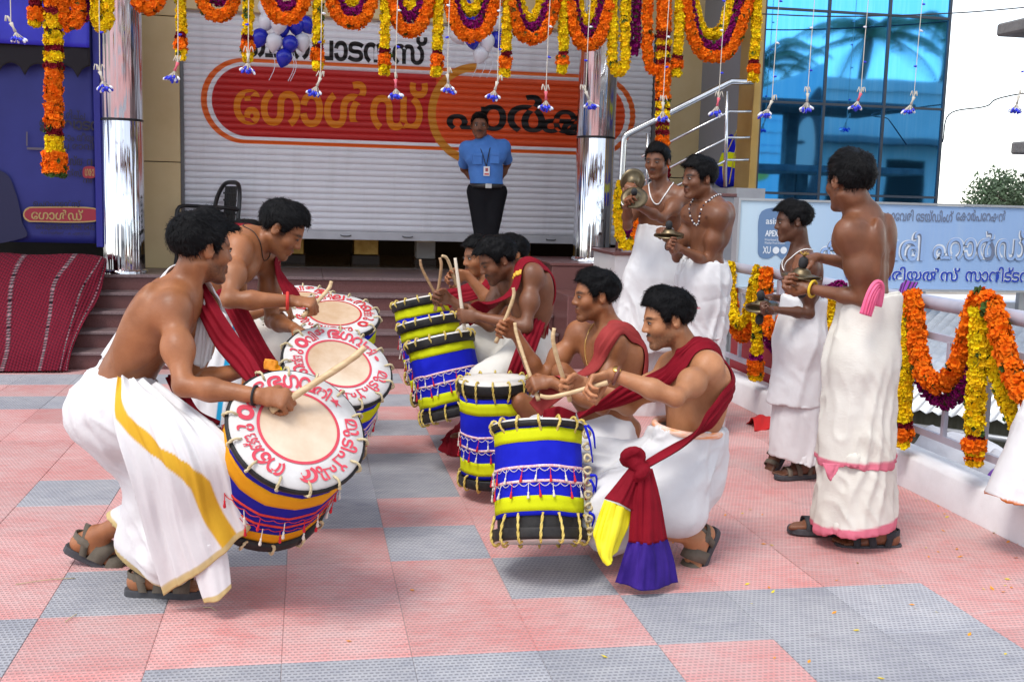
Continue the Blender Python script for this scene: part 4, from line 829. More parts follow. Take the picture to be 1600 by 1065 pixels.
# dark doorway beside the beige wall: man standing in the shade is only a shape, wrapped drum bundle
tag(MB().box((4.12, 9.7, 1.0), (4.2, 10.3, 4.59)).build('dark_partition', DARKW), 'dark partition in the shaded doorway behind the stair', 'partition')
bun = thing('wrapped_drum_bundle', 'blue and yellow cloth wrapped bundle tied with cord in the dark doorway', 'bundle', (3.85, 9.9, 1.56))
MB().lathe([(.001, 0), (.17, 0), (.19, .05), (.19, .45), (.17, .5), (.001, .5)], (3.92, 9.95, 1.57), (.35, .1, 1), 18).build('cloth_wrap', DBLUE, bun, True); MB().lathe([(.192, .14), (.195, .15), (.195, .27), (.192, .28)], (3.92, 9.95, 1.57), (.35, .1, 1), 18).build('yellow_band', DYEL, bun, True)
for k in range(5): MB().tube(spline([(3.76 + .05 * k, 9.74, 1.60), (3.74 + .09 * k, 9.72, 1.8), (3.86 + .02 * k, 9.73, 2.1)], 12), .005, 5).build('cord', ROPE, bun, True)
# ---- gold pilaster and mirrored glass building
GOLDP = mat('bronze_cladding', (.36, .22, .055), .35, (.42, .27, .08), 4., metal=.3)
tag(MB().box((3.80, 9.25, 1.35), (3.862, 9.6, 4.59), bev=.004).box((3.862, 9.27, 1.35), (3.876, 9.5, 4.59)).build('bronze_pilaster', GOLDP), 'narrow bronze coloured pilaster at the left edge of the blue glass', 'pilaster')
GLASS = newmat('blue_mirror_glass', .03, .5, 1.); q = NX(GLASS); q.L(q.mix(q.step(q.noise(2.2, (14, 1, .6), 5, .7), .45, .4), (.10, .46, .92), (.17, .54, .97)), q.b.inputs['Base Color']); q.L(q.bump(q.noise(1.1, (1, 1, 1), 2), .0009), q.b.inputs['Normal'])
gb = thing('glass_building', 'blue mirror glass building behind the hardware signboard', 'building', (4.7, 10.5, 1.4)); MUL = mat('dark_mullion', (.045, .055, .07), .4, metal=.4)
MB().box((3.9, 9.36, -.9), (5.63, 13., 6.5)).build('wall', mat('grey_render', (.25, .26, .28), .9), gb)
gx = [3.885, 4.475, 5.047, 5.625]; gz = [1.46, 1.528, 2.314, 3.104, 3.9, 4.7, 5.5, 6.3]
for i in range(3):
    for j in range(7):
        o = MB().box((gx[i] + .011, 9.30, gz[j] + .011), (gx[i + 1] - .011, 9.32, gz[j + 1] - .011)).build('glass_pane', GLASS, gb); o.rotation_euler = (0, 0, 0)
for x in gx: MB().box((x - .011, 9.285, 1.45), (x + .011, 9.33, 6.3)).build('mullion', MUL, gb)
for j, z in enumerate(gz): MB().box((3.896, 9.287, z - .010), (5.615, 9.331, z + .010)).build('transom', MUL, gb)
# ---- hardware signboard
SIGN = newmat('sign_face', .45, .5); q = NX(SIGN); gxn = q.step(q.x, 3.3, 1.6); cl = q.mix(gxn, (.54, .68, .77), (.30, .45, .72)); cl = q.mix(q.m('MULTIPLY', q.step(q.noise(2.5, (8, 1, .5), 5), .45, .3), .18), cl, (.5, .58, .66)); q.L(cl, q.b.inputs['Base Color'])
sg = thing('signboard', 'pale blue hardware shop signboard with Malayalam lettering behind the boy', 'sign', (4.5, 8.2, .7)); SGY = 8.2
MB().box((3.31, SGY, .785), (6.6, SGY + .08, 1.455)).build('sign_panel', SIGN, sg)
FRM = mat('aluminium_frame', (.5, .51, .53), .4, metal=.6)
for a, b in (((3.29, SGY - .012, 1.456), (6.62, SGY + .09, 1.474)), ((3.29, SGY - .012, .766), (6.62, SGY + .09, .784)), ((3.29, SGY - .012, .785), (3.309, SGY + .09, 1.455))): MB().box(a, b).build('frame', FRM, sg)
MB().box((3.5, SGY + .03, -1.3), (3.56, SGY + .079, .764)).build('sign_leg', FRM, sg); MB().box((5.8, SGY + .03, -1.3), (5.86, SGY + .079, .764)).build('sign_leg', FRM, sg)
BLUEI = mat('blue_sign_ink', (.012, .05, .42), .5); WHI = mat('white_sign_ink', (.75, .78, .82), .5); GREYI = mat('grey_sign_ink', (.16, .19, .28), .5); MIDB = mat('muted_blue_ink', (.13, .22, .38), .5)
def st(s, a, b, m, bold=.012, dy=.004): flat_text(s, (a[0], SGY - dy, a[2]), (b[0], SGY - dy, b[2]), m, sg, bold)
S = lambda u, v: at(u, v, SGY)
st('കാേവരി േടയ്ഡിംഗ്', S(1380, 345), S(1490, 329), GREYI, .02); st('േകാർപേറഷൻ', S(1493, 345), S(1572, 329), GREYI, .02)
def big(s, u0, u1, v1=406, v0=362): st(s, S(u0, v1), S(u1, v0), WHI, .055, .004); st(s, S(u0, v1), S(u1, v0), GREYI, .018, .006); st(s, S(u0 + 1., v1 - 1.), S(u1 + 1., v0 - 1.), mat('sky_sign_ink', (.30, .44, .72), .5), .004, .008)
big('കാേവരി', 1280, 1443); big('ഹാർഡ് െവ', 1456, 1680)
st('െമറ്റീരിയൽസ്', S(1320, 437), S(1500, 418), WHI, .05, .004); st('െമറ്റീരിയൽസ്', S(1320, 437), S(1500, 418), BLUEI, .02, .006); st('സാനിട്ടറീസ്', S(1507, 440), S(1640, 418), WHI, .05, .004); st('സാനിട്ടറീസ്', S(1507, 440), S(1640, 418), BLUEI, .02, .006)
can = spline([S(1190, 330), S(1238, 330), S(1236, 370), S(1232, 398), S(1222, 405), S(1212, 398), S(1200, 404), S(1186, 400), S(1184, 380)], 50, True); MB().add(can - V(0, .004, 0), [tuple(range(49, -1, -1))]).build('printed_paint_can', MIDB, sg)
st('asian', S(1196, 350), S(1222, 341), WHI, .012, .006); st('APEX', S(1195, 369), S(1216, 360), WHI, .03, .006); st('ULTIMA', S(1217, 369), S(1234, 362), WHI, .02, .006); st('Waterbased Exterior', S(1194, 376), S(1226, 373), WHI, 0, .006); st('Weather Proof Emulsion', S(1194, 381), S(1226, 378), WHI, 0, .006); st('XU', S(1191, 396), S(1204, 385), WHI, .02, .006)
for u in (1212, 1224): MB().lathe([(.001, 0), (.028, 0)], S(u, 391) - V(0, .006, 0), (0, -1, 0), 18).build('printed_dot', WHI, sg)
MB().add([S(1402, 317) - V(0, .006, 0), S(1408, 319) - V(0, .006, 0), S(1414, 318) - V(0, .006, 0), S(1408, 316) - V(0, .006, 0)], [(0, 1, 2, 3)]).build('red_mark', REDI, sg)
# ---- parapet, railing
WPLAS = mat('white_plaster', (.72, .70, .71), .85, (.84, .83, .84), 2.5, bump=.004, bscale=14., detail=7)
par = MB()
yy = np.linspace(2.2, 8.9, 30); rows = []
for y in yy:
    e = .003 * vnoise(V(y * 1.3, 1., 2.)); rows.append([(3.06 + e, y, -.05), (3.062 + e, y, .155 + e), (3.075, y, .172 + e * .5), (3.24, y, .172), (3.25, y, .15), (3.25, y, -1.3)])
n6 = 6; vv = [p for r in rows for p in r]; ff = [(i * n6 + k, i * n6 + k + 1, (i + 1) * n6 + k + 1, (i + 1) * n6 + k) for i in range(29) for k in range(n6 - 1)] + [tuple(range(n6)), tuple(range(29 * n6 + n6 - 1, 29 * n6 - 1, -1))]
tag(par.add(vv, ff).build('parapet', WPLAS, None, True, origin=(3.15, 5.5, 0)), 'low white plastered parapet under the garlanded railing', 'parapet')
RAILM = mat('lilac_grey_paint', (.36, .36, .43), .4, (.44, .43, .50), 6., (1, 1, 1)); RX = 3.13
rg = thing('railing', 'lilac grey painted metal railing with garlands along the right edge of the forecourt', 'railing', (RX, 5.5, .172))
MB().tube([(RX, y, .965 + .002 * math.sin(y * 3)) for y in np.linspace(2.3, 8.2, 24)], .036, 14).build('top_rail', RAILM, rg, True)
for z in (.80, .30): MB().bar((RX, 2.3, z), (RX, 8.2, z), .022, .035).build('cross_rail', RAILM, rg)
for k, y in enumerate(np.arange(2.6, 8.2, .335)):
    wide = k % 4 == 1; w = .052 if wide else .026
    MB().box((RX - w / 2, y - w / 2, .168 if wide else .31), (RX + w / 2, y + w / 2, .932 if wide else .79), bev=.003).build('post' if wide else 'baluster', RAILM, rg)
# ---- beyond the railing: sheds, sacks, trees
CORR = mat('zinc_sheet', (.48, .50, .52), .45, (.62, .64, .66), 3., (1, 6, 1), metal=.5)
def corrugated(name, a, b, c, n, amp, m, label, cat, parent=None):
    a, b, c = V(a), V(b), V(c); up = nrm(np.cross(b - a, c - a)); up = up if up[2] > 0 else -up; v = []
    for k in range(n * 4 + 1):
        t = k / (n * 4); h = up * amp * math.sin(k * math.pi / 2)
        v += [a + (b - a) * t + h, a + (b - a) * t + (c - a) + h]
    f = [(2 * k, 2 * k + 2, 2 * k + 3, 2 * k + 1) for k in range(n * 4)] + [(2 * k + 1, 2 * k + 3, 2 * k + 2, 2 * k) for k in []]
    o = MB().add(v, f).build(name, m, parent, True, origin=tuple(a)); sm = o.modifiers.new('thick', 'SOLIDIFY'); sm.thickness = .006
    return tag(o, label, cat) if parent is None else o
shed = thing('zinc_shed', 'low shed with corrugated zinc roof beyond the railing', 'shed', (4.2, 6.2, -1.3))
_e0, _e1 = V(3.36, 7.05, .13), V(5.30, 5.00, .15); _up = nrm(np.cross((0, 0, 1), _e1 - _e0)) * 2.3; _up = (_up if _up[0] > 0 else -_up) + V(0, 0, .50)
corrugated('roof', _e0, _e1, _e0 + _up, 36, .012, CORR, None, None, shed)
_in = nrm(_up * V(1, 1, 0)) * .16; MB().add([_e0 + _in + V(0, 0, -1.5), _e1 + _in + V(0, 0, -1.5), _e1 + _in, _e0 + _in, _e0 + _in * 12 + V(0, 0, -1.5), _e1 + _in * 12 + V(0, 0, -1.5), _e1 + _in * 12 + V(0, 0, .38), _e0 + _in * 12 + V(0, 0, .38)], [(0, 1, 2, 3), (5, 4, 7, 6), (4, 0, 3, 7), (1, 5, 6, 2)]).build('wall', mat('mossy_wall', (.09, .095, .06), .95, (.18, .17, .13), 4., (4, 4, .6), bump=.01, bscale=9.), shed)
MB().tube([_e0 + V(0, 0, -.10), _e1 + V(0, 0, -.12)], .02, 8).build('pipe', FRM, shed, True)
hut = thing('white_outbuilding', 'white outbuilding with dark openings below the signboard', 'building', (5.4, 9.2, -1.3))
MB().box((3.9, 8.6, -1.3), (7.5, 9.15, .60)).build('wall', WPLAS, hut)
for x in (4.5, 5.3, 5.9): MB().box((x, 8.58, .28), (x + .35, 8.598, .56)).build('window', JOINT, hut)
MB().box((3.85, 8.45, .602), (7.6, 9.2, .66)).build('roof_slab', WPLAS, hut)
tag(MB().box((3.27, 6.4, -1.3), (3.33, 8.15, .42)).build('red_hoarding', mat('red_board', (.30, .012, .02), .6)), 'dark red board with white flourish behind the far railing', 'board')
SACK = mat('woven_sack', (.50, .50, .54), .7, (.62, .62, .66), 5., bump=.006, bscale=25.)
for k, (x, y, z, rx, ry, rz, lb) in enumerate(((3.62, 5.55, .02, .30, .26, .16, 'bulging grey woven sack behind the parapet, left one'), (3.75, 5.12, -.02, .34, .24, .17, 'grey woven sack with purple stripe behind the parapet'))):
    F = Field((x - .5, y - .5, z - .35), (x + .5, y + .5, z + .35), .018); F.ell((x, y, z), (rx, ry, rz), None, .05); F.cap((x - rx * .6, y, z + rz * .5), (x - rx * .5, y + .05, z + rz * 1.1), .06, .03, .08); v, f = F.mesh(); v += F.grad(v) * (.022 * vnoise(v * 9) + .010 * vnoise(v * 22))[:, None]
    so_ = thing('sack', lb, 'sack', (x, y, z), 'sacks heaped behind the parapet'); link_mesh('sack_body', v, f, SACK, so_, True)
    if k: 
        sel = np.abs(v[:, 1] - y + .10 - .1 * (v[:, 2] - z)) < .035; g_ = np.isin(f, np.flatnonzero(sel)).all(1); idx = np.unique(f[g_]); mp = np.zeros(len(v), int); mp[idx] = np.arange(len(idx)); link_mesh('purple_stripe', (v + F.grad(v) * .004)[idx], mp[f[g_]], mat('purple_ink', (.16, .04, .36), .6), so_, True)
EAVE = mat('weathered_sheet', (.10, .10, .105), .85, (.19, .185, .18), 5., (1, 1, 1), bump=.006, bscale=20.)
for k, (p, lb) in enumerate((((4.320, 6.600, 2.562), 'upper weathered eave jutting in at the right edge of the photo'), ((4.490, 6.600, 1.827), 'lower weathered eave jutting in at the right edge of the photo'))):
    a_ = V(p); tag(MB().box((a_[0], 5.2, a_[2] - .03), (a_[0] + 2.6, 6.6, a_[2] + .05), bev=.012).box((a_[0] + 1.5, 5.4, -1.3), (a_[0] + 1.65, 5.55, a_[2] - .03)).build('roof_eave', EAVE), lb, 'eave', 'eaves of the neighbouring shed')
# trees: trunk, limbs and leaf clumps
LEAF = mat('leaf_green', (.06, .105, .05), .6, (.10, .15, .08), 1.4, attr='tint'); LEAFP = mat('palm_green', (.05, .10, .03), .5, (.08, .13, .045), 2.); BARK = mat('bark', (.10, .075, .055), .9, (.17, .13, .10), 6., (1, 1, .3), bump=.01, bscale=12.)
def tree(name, label, base, h, rad, n, leaf, seed, group=None):
    r = np.random.default_rng(seed); base = V(base); root = thing(name, label, 'tree', tuple(base), group); top = base + V(0, 0, h * .62); tk = MB(); tk.tube(spline([base, base + V(.1, .05, h * .3), top], 8), np.linspace(.05 * h * .6, .02 * h * .6, 8), 8)
    cl = []
    for k in range(13):
        a = r.uniform(0, 6.28); e = r.uniform(-.25, 1.); c = top + V(math.cos(a) * rad * math.cos(e) * .72, math.sin(a) * rad * math.cos(e) * .72, math.sin(e) * rad * .75); cl.append((c, rad * r.uniform(.28, .48))); tk.tube(spline([top - V(0, 0, h * .12 * r.random()), (top + c) / 2 + V(0, 0, .1), c], 6), np.linspace(.018 * h * .5, .005 * h, 6), 5)
    tk.build('trunk', BARK, root, True); P = []; C = []
    for c, q_ in cl:
        m = n // 13; d = r.normal(size=(m, 3)); d /= np.linalg.norm(d, axis=1)[:, None]; P.append(c + d * q_ * (r.random((m, 1)) ** .4)); C.append(np.full(m, r.uniform(.75, 1.25)))
    P = np.concatenate(P); C = np.concatenate(C); m = len(P); u = r.normal(size=(m, 3)); u /= np.linalg.norm(u, axis=1)[:, None]; w = np.cross(u, r.normal(size=(m, 3))); w /= np.linalg.norm(w, axis=1)[:, None]; s = leaf * r.uniform(.6, 1.3, (m, 1))
    v = np.stack([P - u * s, P + w * s * .5, P + u * s, P - w * s * .5], 1).reshape(-1, 3); t = np.repeat(C[:, None] * r.uniform(.8, 1.2, (m, 1)), 4, 0).reshape(-1, 1) * np.ones(3)
    link_mesh('crown', v, np.arange(4 * m).reshape(-1, 4), LEAF, root, False, None, {'tint': t}); return root
tree('broadleaf_tree', 'broad leafy tree beyond the signboard at the right', (18.9, 26.5, -1.3), 3.6, 1.75, 16000, .055, 3)
for k, (x, y, h) in enumerate(((3.55, 7.6, 1.35), (3.62, 6.7, 1.15))): tree('shrub', ('dark green shrub behind the far end of the railing', 'dark green shrub behind the red board end of the railing')[k], (x, y, -1.3), h, .42, 1400, .05, 20 + k, 'shrubs below the railing')
def palm(label, base, h, seed, group='coconut palms'):
    r = np.random.default_rng(seed); base = V(base); root = thing('coconut_palm', label, 'palm', tuple(base), group); top = base + V(.4, .2, h); MB().tube(spline([base, base + V(.05, .1, h * .5), top], 14), np.linspace(.17, .11, 14), 9).build('trunk', BARK, root, True)
    for k in range(15):
        a = k * 2.4; e = r.uniform(.1, 1.1); L = r.uniform(2., 2.7); d = V(math.cos(a), math.sin(a), 0); C = [top + d * L * t * math.cos(e * (1 - t * .3)) + V(0, 0, L * (math.sin(e) * t - .75 * t * t)) for t in np.linspace(0, 1, 9)]; mb = MB(); mb.tube(C, np.linspace(.03, .008, 9), 5); Cs = spline(C, 34)
        for i in range(3, 34):
            t = nrm(Cs[i] - Cs[i - 1]); sd = nrm(np.cross(t, (0, 0, 1))); l = .55 * math.sin(math.pi * (.12 + .85 * i / 34)) + .08
            for q_ in (-1, 1):
                e_ = Cs[i] + sd * q_ * l * .75 + t * l * .5 - V(0, 0, l * .45); w_ = t * .028; mb.add([Cs[i] - w_, Cs[i] + w_, e_], [(0, 1, 2)])
        mb.build('frond', LEAFP, root)
# ---- across the street (seen mirrored in the glass and in the chrome)
WALLB = mat('street_wall', (.62, .60, .58), .9, (.7, .68, .65), 1.5)
sb = thing('street_building', 'flat roofed building across the street, seen mirrored in the blue glass', 'building', (16, -9, -.2))
MB().box((12.2, -13, -.5), (22, -8, 4.3)).build('wall', WALLB, sb); MB().box((12.1, -13.1, 4.301), (22.1, -7.9, 4.6)).build('parapet_wall', WALLB, sb)
for x in (13.0, 14.6, 16.2, 17.8): MB().box((x, -8.02, .6), (x + 1.1, -7.99, 2.6)).build('window', JOINT, sb)
MB().box((12.0, -7.95, 2.95), (22, -7.0, 3.1)).build('awning', mat('awning_sheet', (.2, .2, .21), .8), sb)
sb2 = thing('street_building', 'long pale building across the street behind the photographer, mirrored in the chrome', 'building', (-4, -12, -.2)); MB().box((-16, -16, -.5), (6, -12, 5.0)).build('wall', WALLB, sb2)
for x in (-14, -11, -8, -5, -2, 1): MB().box((x, -12.03, .5), (x + 1.8, -11.99, 3.0)).build('shop_opening', JOINT, sb2)
bb_ = thing('billboard', 'pale blue billboard with a painted portrait, seen mirrored in the glass', 'billboard', (10.6, -6, -.2)); BDX = mat('billboard_print', (.45, .74, .86), .5, (.55, .80, .88), .8)
MB().add([(9.9, -6., 1.2), (12.05, -6.4, 1.2), (12.05, -6.4, 4.75), (9.9, -6., 3.85), (9.9, -6.06, 1.2), (12.05, -6.46, 1.2), (12.05, -6.46, 4.75), (9.9, -6.06, 3.85)], [(0, 1, 2, 3), (7, 6, 5, 4), (0, 4, 5, 1), (1, 5, 6, 2), (2, 6, 7, 3), (3, 7, 4, 0)]).build('panel', BDX, bb_)
for x in (10.1, 11.8): MB().box((x, -6.6, -.3), (x + .1, -6.5, 3.6)).build('leg', FRM, bb_)
def bpt(s_, z): return V(9.9 + 2.15 * s_, -6. - .4 * s_ + .012, z)
def bshape(pts, m, name, dy): C = spline([bpt(*p) + V(0, dy, 0) for p in pts], 40, True); MB().add(C, [tuple(range(40))]).build(name, m, bb_)
bshape([(.80, 1.5), (.66, 2.6), (.66, 3.4), (.80, 3.9), (.97, 4.0), (.985, 1.5)], mat('print_hair', (.04, .03, .04), .5), 'printed_hair', 0.); bshape([(.66, 2.0), (.63, 2.7), (.70, 3.3), (.84, 3.4), (.92, 2.8), (.88, 2.0), (.78, 1.6)], mat('print_skin', (.78, .56, .48), .5), 'printed_face', .006)
bshape([(.68, 2.12), (.74, 2.18), (.80, 2.12), (.74, 2.05)], mat('print_lips', (.45, .08, .12), .5), 'printed_lips', .012); bshape([(.66, 2.86), (.72, 2.92), (.78, 2.86), (.72, 2.82)], INK, 'printed_eye', .012); bshape([(.05, 1.9), (.05, 2.2), (.33, 2.3), (.33, 2.0)], mat('print_yellow', (.62, .55, .08), .5), 'printed_patch', .006)
for k, z in enumerate((3.3, 3.05, 2.75, 2.55)):
    v, f = text_fit(('ഉദ്ഘാടനം', 'ജ്വല്ലറി', 'സ്വർണം', 'വജ്രം')[k], .01); v = v / v[:, 0].max(); link_mesh('lettering', np.array([bpt(.08 + .42 * (1 - p[0]) if False else .08 + .42 * p[0], z + p[1] * .16) + V(0, .012, 0) for p in v]), [tuple(reversed(q_)) for q_ in f], (BLUEI, REDI)[k % 2], bb_)
palm('coconut palm above the street building, mirrored in the middle panes', (14.2, -9.5, -.4), 6.2, 5); palm('tall coconut palm mirrored in the right panes', (17.2, -10.5, -.4), 6.6, 6); palm('coconut palm mirrored behind the billboard', (11.6, -10.5, -.4), 5.4, 9)
# ---- overhead wires
WIRE = mat('wire', (.02, .02, .022), .6)
for k, (a_, b_, c_) in enumerate((((5.467, 9.000, 2.008), (5.391, 8.800, 2.234), (5.661, 8.200, 2.368)), ((3.653, 8.900, 2.980), (4.309, 8.900, 2.995), (6.142, 9.000, 3.186)))):
    tag(MB().tube(spline([a_, b_, (V(b_) + V(c_)) / 2 - V(0, 0, .02), c_, V(c_) + V(2, 0, .3)], 30), .006, 5).build('cable', WIRE, None, True, origin=a_), ('drooping thin cable right of the glass building', 'thin cable across the top of the blue glass')[k], 'cable')

# ------------------------------------------------------------ drums
def drum(label, c, axis, R, L, face='paint', upper=DYEL, base=DBLUE, lower=DYEL, text=None, text2=None, nrope=14, rot=0., textrot=0., lc=REDP, skin=HEADT, trim=TRIM, low=.085, high=None):
    """c: centre of the playing head; axis: outward normal of that head."""
    ax, u, w = frame(axis); c = V(c); foot = c - ax * L
    root = thing('chenda_drum', label, 'drum', tuple(foot), 'tall drums played by the drummers')
    P = lambda r, a, h: c + ax * h + r * (u * math.cos(a) + w * math.sin(a))
    r = R * .9
    MB().lathe([(r * .985, -L + .02), (r * .985, -.02)], c, ax, 28, ref=u).build('shell', HOOP, root, True)
    for h, nm in ((0, 'hoop'), (-L, 'hoop')):       # wooden hoops at both ends
        b = .0 if h == 0 else .052; hh = .018 if h == 0 and (face == 'paint' or (high or -1) > -.02) else .04
        MB().lathe([(R * .90, h - .012 + b), (R * .985, h - .006 + b), (R, h - .012 + b), (R * 1.005, h - hh + b), (R * .985, h - hh - .012 + b), (R * .9, h - hh - .01 + b), (R * .90, h - .012 + b)], c, ax, 40, ref=u).build(nm, HOOP, root, True)
    # the cloth sleeve: stretched from cord to cord, so faceted; bands of colour are sewn-on strips
    N = nrope * 4
    def ring(h, out):
        v = []
        for k in range(N):
            a = 2 * math.pi * k / N + rot; ph = (k % 4) / 4; flat = math.cos(math.pi / nrope) / math.cos((ph - .5) * 2 * math.pi / nrope)
            v.append(P((r * 1.035 + out) * (.35 + .65 * flat) + .0025 * vnoise(V(k * .35, h * 22, L * 9 + R * 70)), a, h + .004 * vnoise(V(k * .21, h * 3, 7. + R))))
        return v
    def sleeve(nm, h0, h1, m, out=0.):
        v = []; K = max(3, int(abs(h1 - h0) / .02) + 2)
        for i in range(K): v += ring(h0 + (h1 - h0) * i / (K - 1), out)
        e = [ring(h0, out - .006), ring(h1, out - .006)]; v = e[0] + v + e[1]; K += 2
        f = [(i * N + k, (i + 1) * N + k, (i + 1) * N + (k + 1) % N, i * N + (k + 1) % N) for i in range(K - 1) for k in range(N)]
        return MB().add(v, f).build(nm, m, root, True)
    t0, t1 = high if high is not None else (-.042 if face == 'paint' else -.028), -L + low; D = t1 - t0
    sleeve('cloth_sleeve', t0, t1, base); sleeve('cloth_band', t0 + D * (.09 if face == 'paint' else .05), t0 + D * (.30 if face == 'paint' else .20), upper, .002); sleeve('cloth_band', t0 + D * .79, t0 + D * .955, lower, .002)
    # braid trims with scallops and tassels
    tw = tr = None
    for q, hh in enumerate((t0 + D * .46, t0 + D * .62)):
        sleeve('braid', hh, hh - .010, trim, .003)
        mb = MB(); ns = nrope * 2
        for k in range(ns):
            a0 = 2 * math.pi * k / ns + rot; a1 = a0 + 2 * math.pi / ns
            mb.tube([P(r * 1.035 + .006, a0 + (a1 - a0) * t, hh - .010 - .013 * math.sin(math.pi * t)) for t in (0, .25, .5, .75, 1)], .0014, 4, caps=False)
        mb.build('scallop_cord', TASW if trim is TRIM else trim, root, True)
        for k in range(nrope + 6):
            a = 2 * math.pi * (k + .3 * q) / (nrope + 6) + rot + .1 * vnoise(V(k * 1.7, q * 3.1, R * 50)); m = (TASW, TASR)[(k + q) % 2]; top = P(r * 1.035 + .008, a, hh - .012); g = nrm(V(0, 0, -1) * .8 - ax * .35 + .25 * V(vnoise(V(k * 2.1, 3., q)), vnoise(V(k * 2.7, 9., q)), 0))
            out = nrm(top - (foot + ax * np.dot(top - foot, ax))); g = nrm(g + out * max(0, .05 - np.dot(g, out)))
            l = .022 + .01 * abs(vnoise(V(k * 3.3, q, 1.)))
            mb = MB(); mb.tube([top, top + g * l], .0015, 4, caps=False); p = top + g * l
            C = [p, p + g * .004, p + g * .008, p + g * .022, p + g * .027]; mb.tube(C, [.0015, .004, .003, .0058, .004], 6); mb.build('tassel', m, root, True)
    # tension ropes over the hoops
    for end in (0, 1):
        for k in range(nrope):
            a = 2 * math.pi * k / nrope + rot; da = .06 if k % 2 else -.04
            h = 0 if end == 0 else -L; sgn = 1 if end == 0 else -1
            C = spline([P(R * .86, a, h + sgn * .004), P(R * .955, a, h + sgn * .013), P(R * 1.03, a, h - sgn * .008), P(R * 1.015, a + da * .3, h - sgn * (.05 if end or (high or 0) < -.05 else .02)), P(r * (1.05 if end or (high or 0) < -.05 else 1.0), a + da, h - sgn * (low + .012 if end else (.085 if (high or 0) < -.05 else .05)))], 14)
            mb = MB(); t = np.arange(14)
            T = np.gradient(C, axis=0); T /= np.linalg.norm(T, axis=1)[:, None]; o = nrm(P(1, a, 0) - c); B = np.cross(T, o)
            for ph in (0, math.pi): mb.tube(C + (o * np.cos(t * 1.5 + ph)[:, None] + B * np.sin(t * 1.5 + ph)[:, None]) * .0027, .0038, 5)
            mb.build('rope', ROPE if face != 'paint' else ROPEP, root, True)
    # playing heads
    for h, s in ((0, 1), (-L, -1)):
        z = h + s * .002
        hd = MB().lathe([(R * .965, z - s * .012), (R * .945, z), (R * .6, z + s * .002), (.001, z + s * .002)], c, ax, 48, ref=u).build('drum_head', (HEADW if face == 'paint' else HEADP) if s > 0 else HEADP, root, True)
        if s < 0 or face != 'paint': continue
        ri = R * .56; MB().lathe([(ri, z + .0035), (.001, z + .004)], c, ax, 48, ref=u).build('skin_patch', skin, hd, True)
        MB().lathe([(ri * 1.06, z + .0045), (ri * .985, z + .0052)], c, ax, 64, ref=u).build('painted_ring', lc, hd, True)
        rm = R * .755; hgt = R * .245
        def arc(chars, a0, a1, nm='lettering'):
            mb = MB(); n = len(chars)
            for k, ch in enumerate(chars):
                a = a0 + (a1 - a0) * (k + .5) / n; v, f = glyph_mesh(ch, .022); v = v - (v.min(0) + v.max(0)) / 2; e = np.ptp(v, 0); sc = min(hgt / max(e[1], .3), rm * abs(a1 - a0) / n * 1.0 / max(e[0], .2)); sc2 = hgt / max(e[1], .3) if ch not in '★°·' else sc * .5
                rd = (u * math.cos(a) + w * math.sin(a)); tg = -u * math.sin(a) + w * math.cos(a)
                q = c + ax * (z + .0042) + rd * rm + v[:, :1] * sc * -tg * 1.0 + v[:, 1:] * sc2 * rd; mb.add(q, f)
            mb.build(nm, lc, hd)
        if text: arc(text, textrot, textrot - math.pi * 1.22)
        if text2: arc(text2, textrot - math.pi * 1.30, textrot - math.pi * 1.92)
    return root
def camaxis(r, up, to):
    """Direction given as right / up / towards the viewer of the photograph, turned into the scene."""
    m = cam.matrix_world.to_3x3(); return np.array(m @ Vector((r, up, to)))
TXT = list('തെങ്ങുംവിളഭഗവതി')
DR = {}
DR['D1'] = drum('largest white drum with red letters and marigold and blue sleeve, nearest the camera', (-0.023, 3.620, 0.677), camaxis(.44, .58, .69), .236, .43, upper=DORA, base=DNAVY, lower=DORA, text=['ത','െ','ങ്ങ','ു','ം','വി','ള','ഭ','ഗ','വ','തി','★'], text2=['മു','ടി','പ്','പു','ര'], rot=.1, textrot=4.15, trim=TRIMR, low=.02)
DR['D2'] = drum('tilted white drum with red letters right behind the largest one, crossed by a long stick', (0.131, 4.500, 0.750), camaxis(.35, .72, .60), .232, .46, text=['ത','െ','ങ്ങ','ു','ം','വി','ള','ഭ','ഗ','വ','തി','·'], text2=['മു','ടി','പ്','പു','ര'], rot=.3, textrot=3.75)
DR['D3'] = drum('white drum with red letters under the blurred hand of the stooping drummer', (0.146, 5.750, 0.819), camaxis(.13, .87, .47), .235, .46, text=['ഓ','ട','ത്','തി','ല','★','ത','െ','ങ്ങ','ു','ം'], text2=['മു','ടി','പ്','പു','ര'], rot=.2, textrot=2.9, lc=REDD)
DR['D4'] = drum('farthest white drum with red letters, mostly hidden behind the stooping drummer', (-0.021, 6.500, 0.794), camaxis(.1, .86, .5), .235, .46, text=['വി','ള','ഭ','ഗ','വ','തി','★','ത','െ','ങ്ങ'], text2=['മു','ടി','പു','ര'], rot=.2, textrot=1.9, lc=REDD)
def drumE(label, top, foot, R, rot=0., low=.06, high=None):
    t, f = V(top), V(foot); return drum(label, t, t - f, R, float(np.linalg.norm(t - f)), face='plain', rot=rot, low=low, high=high)
DR['E1'] = drumE('blue and yellow banded drum nearest the camera, beside the knotted crimson sash', (0.887, 4.140, 0.566), (0.876, 3.980, 0.150), .183, .1, .085, -.016)
DR['E2'] = drumE('upright blue and yellow drum with its pale round head showing, behind the nearest one', (0.884, 5.150, 0.577), (0.903, 5.150, 0.075), .178, .25, .05, -.072)
DR['E3'] = drumE('leaning blue and yellow drum between the upright drum and the steps', (0.688, 5.750, 0.694), (0.772, 5.650, 0.290), .185, .05)
DR['E4'] = drumE('leaning blue and yellow drum half hidden behind another leaning one', (0.686, 6.300, 0.725), (0.778, 6.200, 0.289), .185, .35)
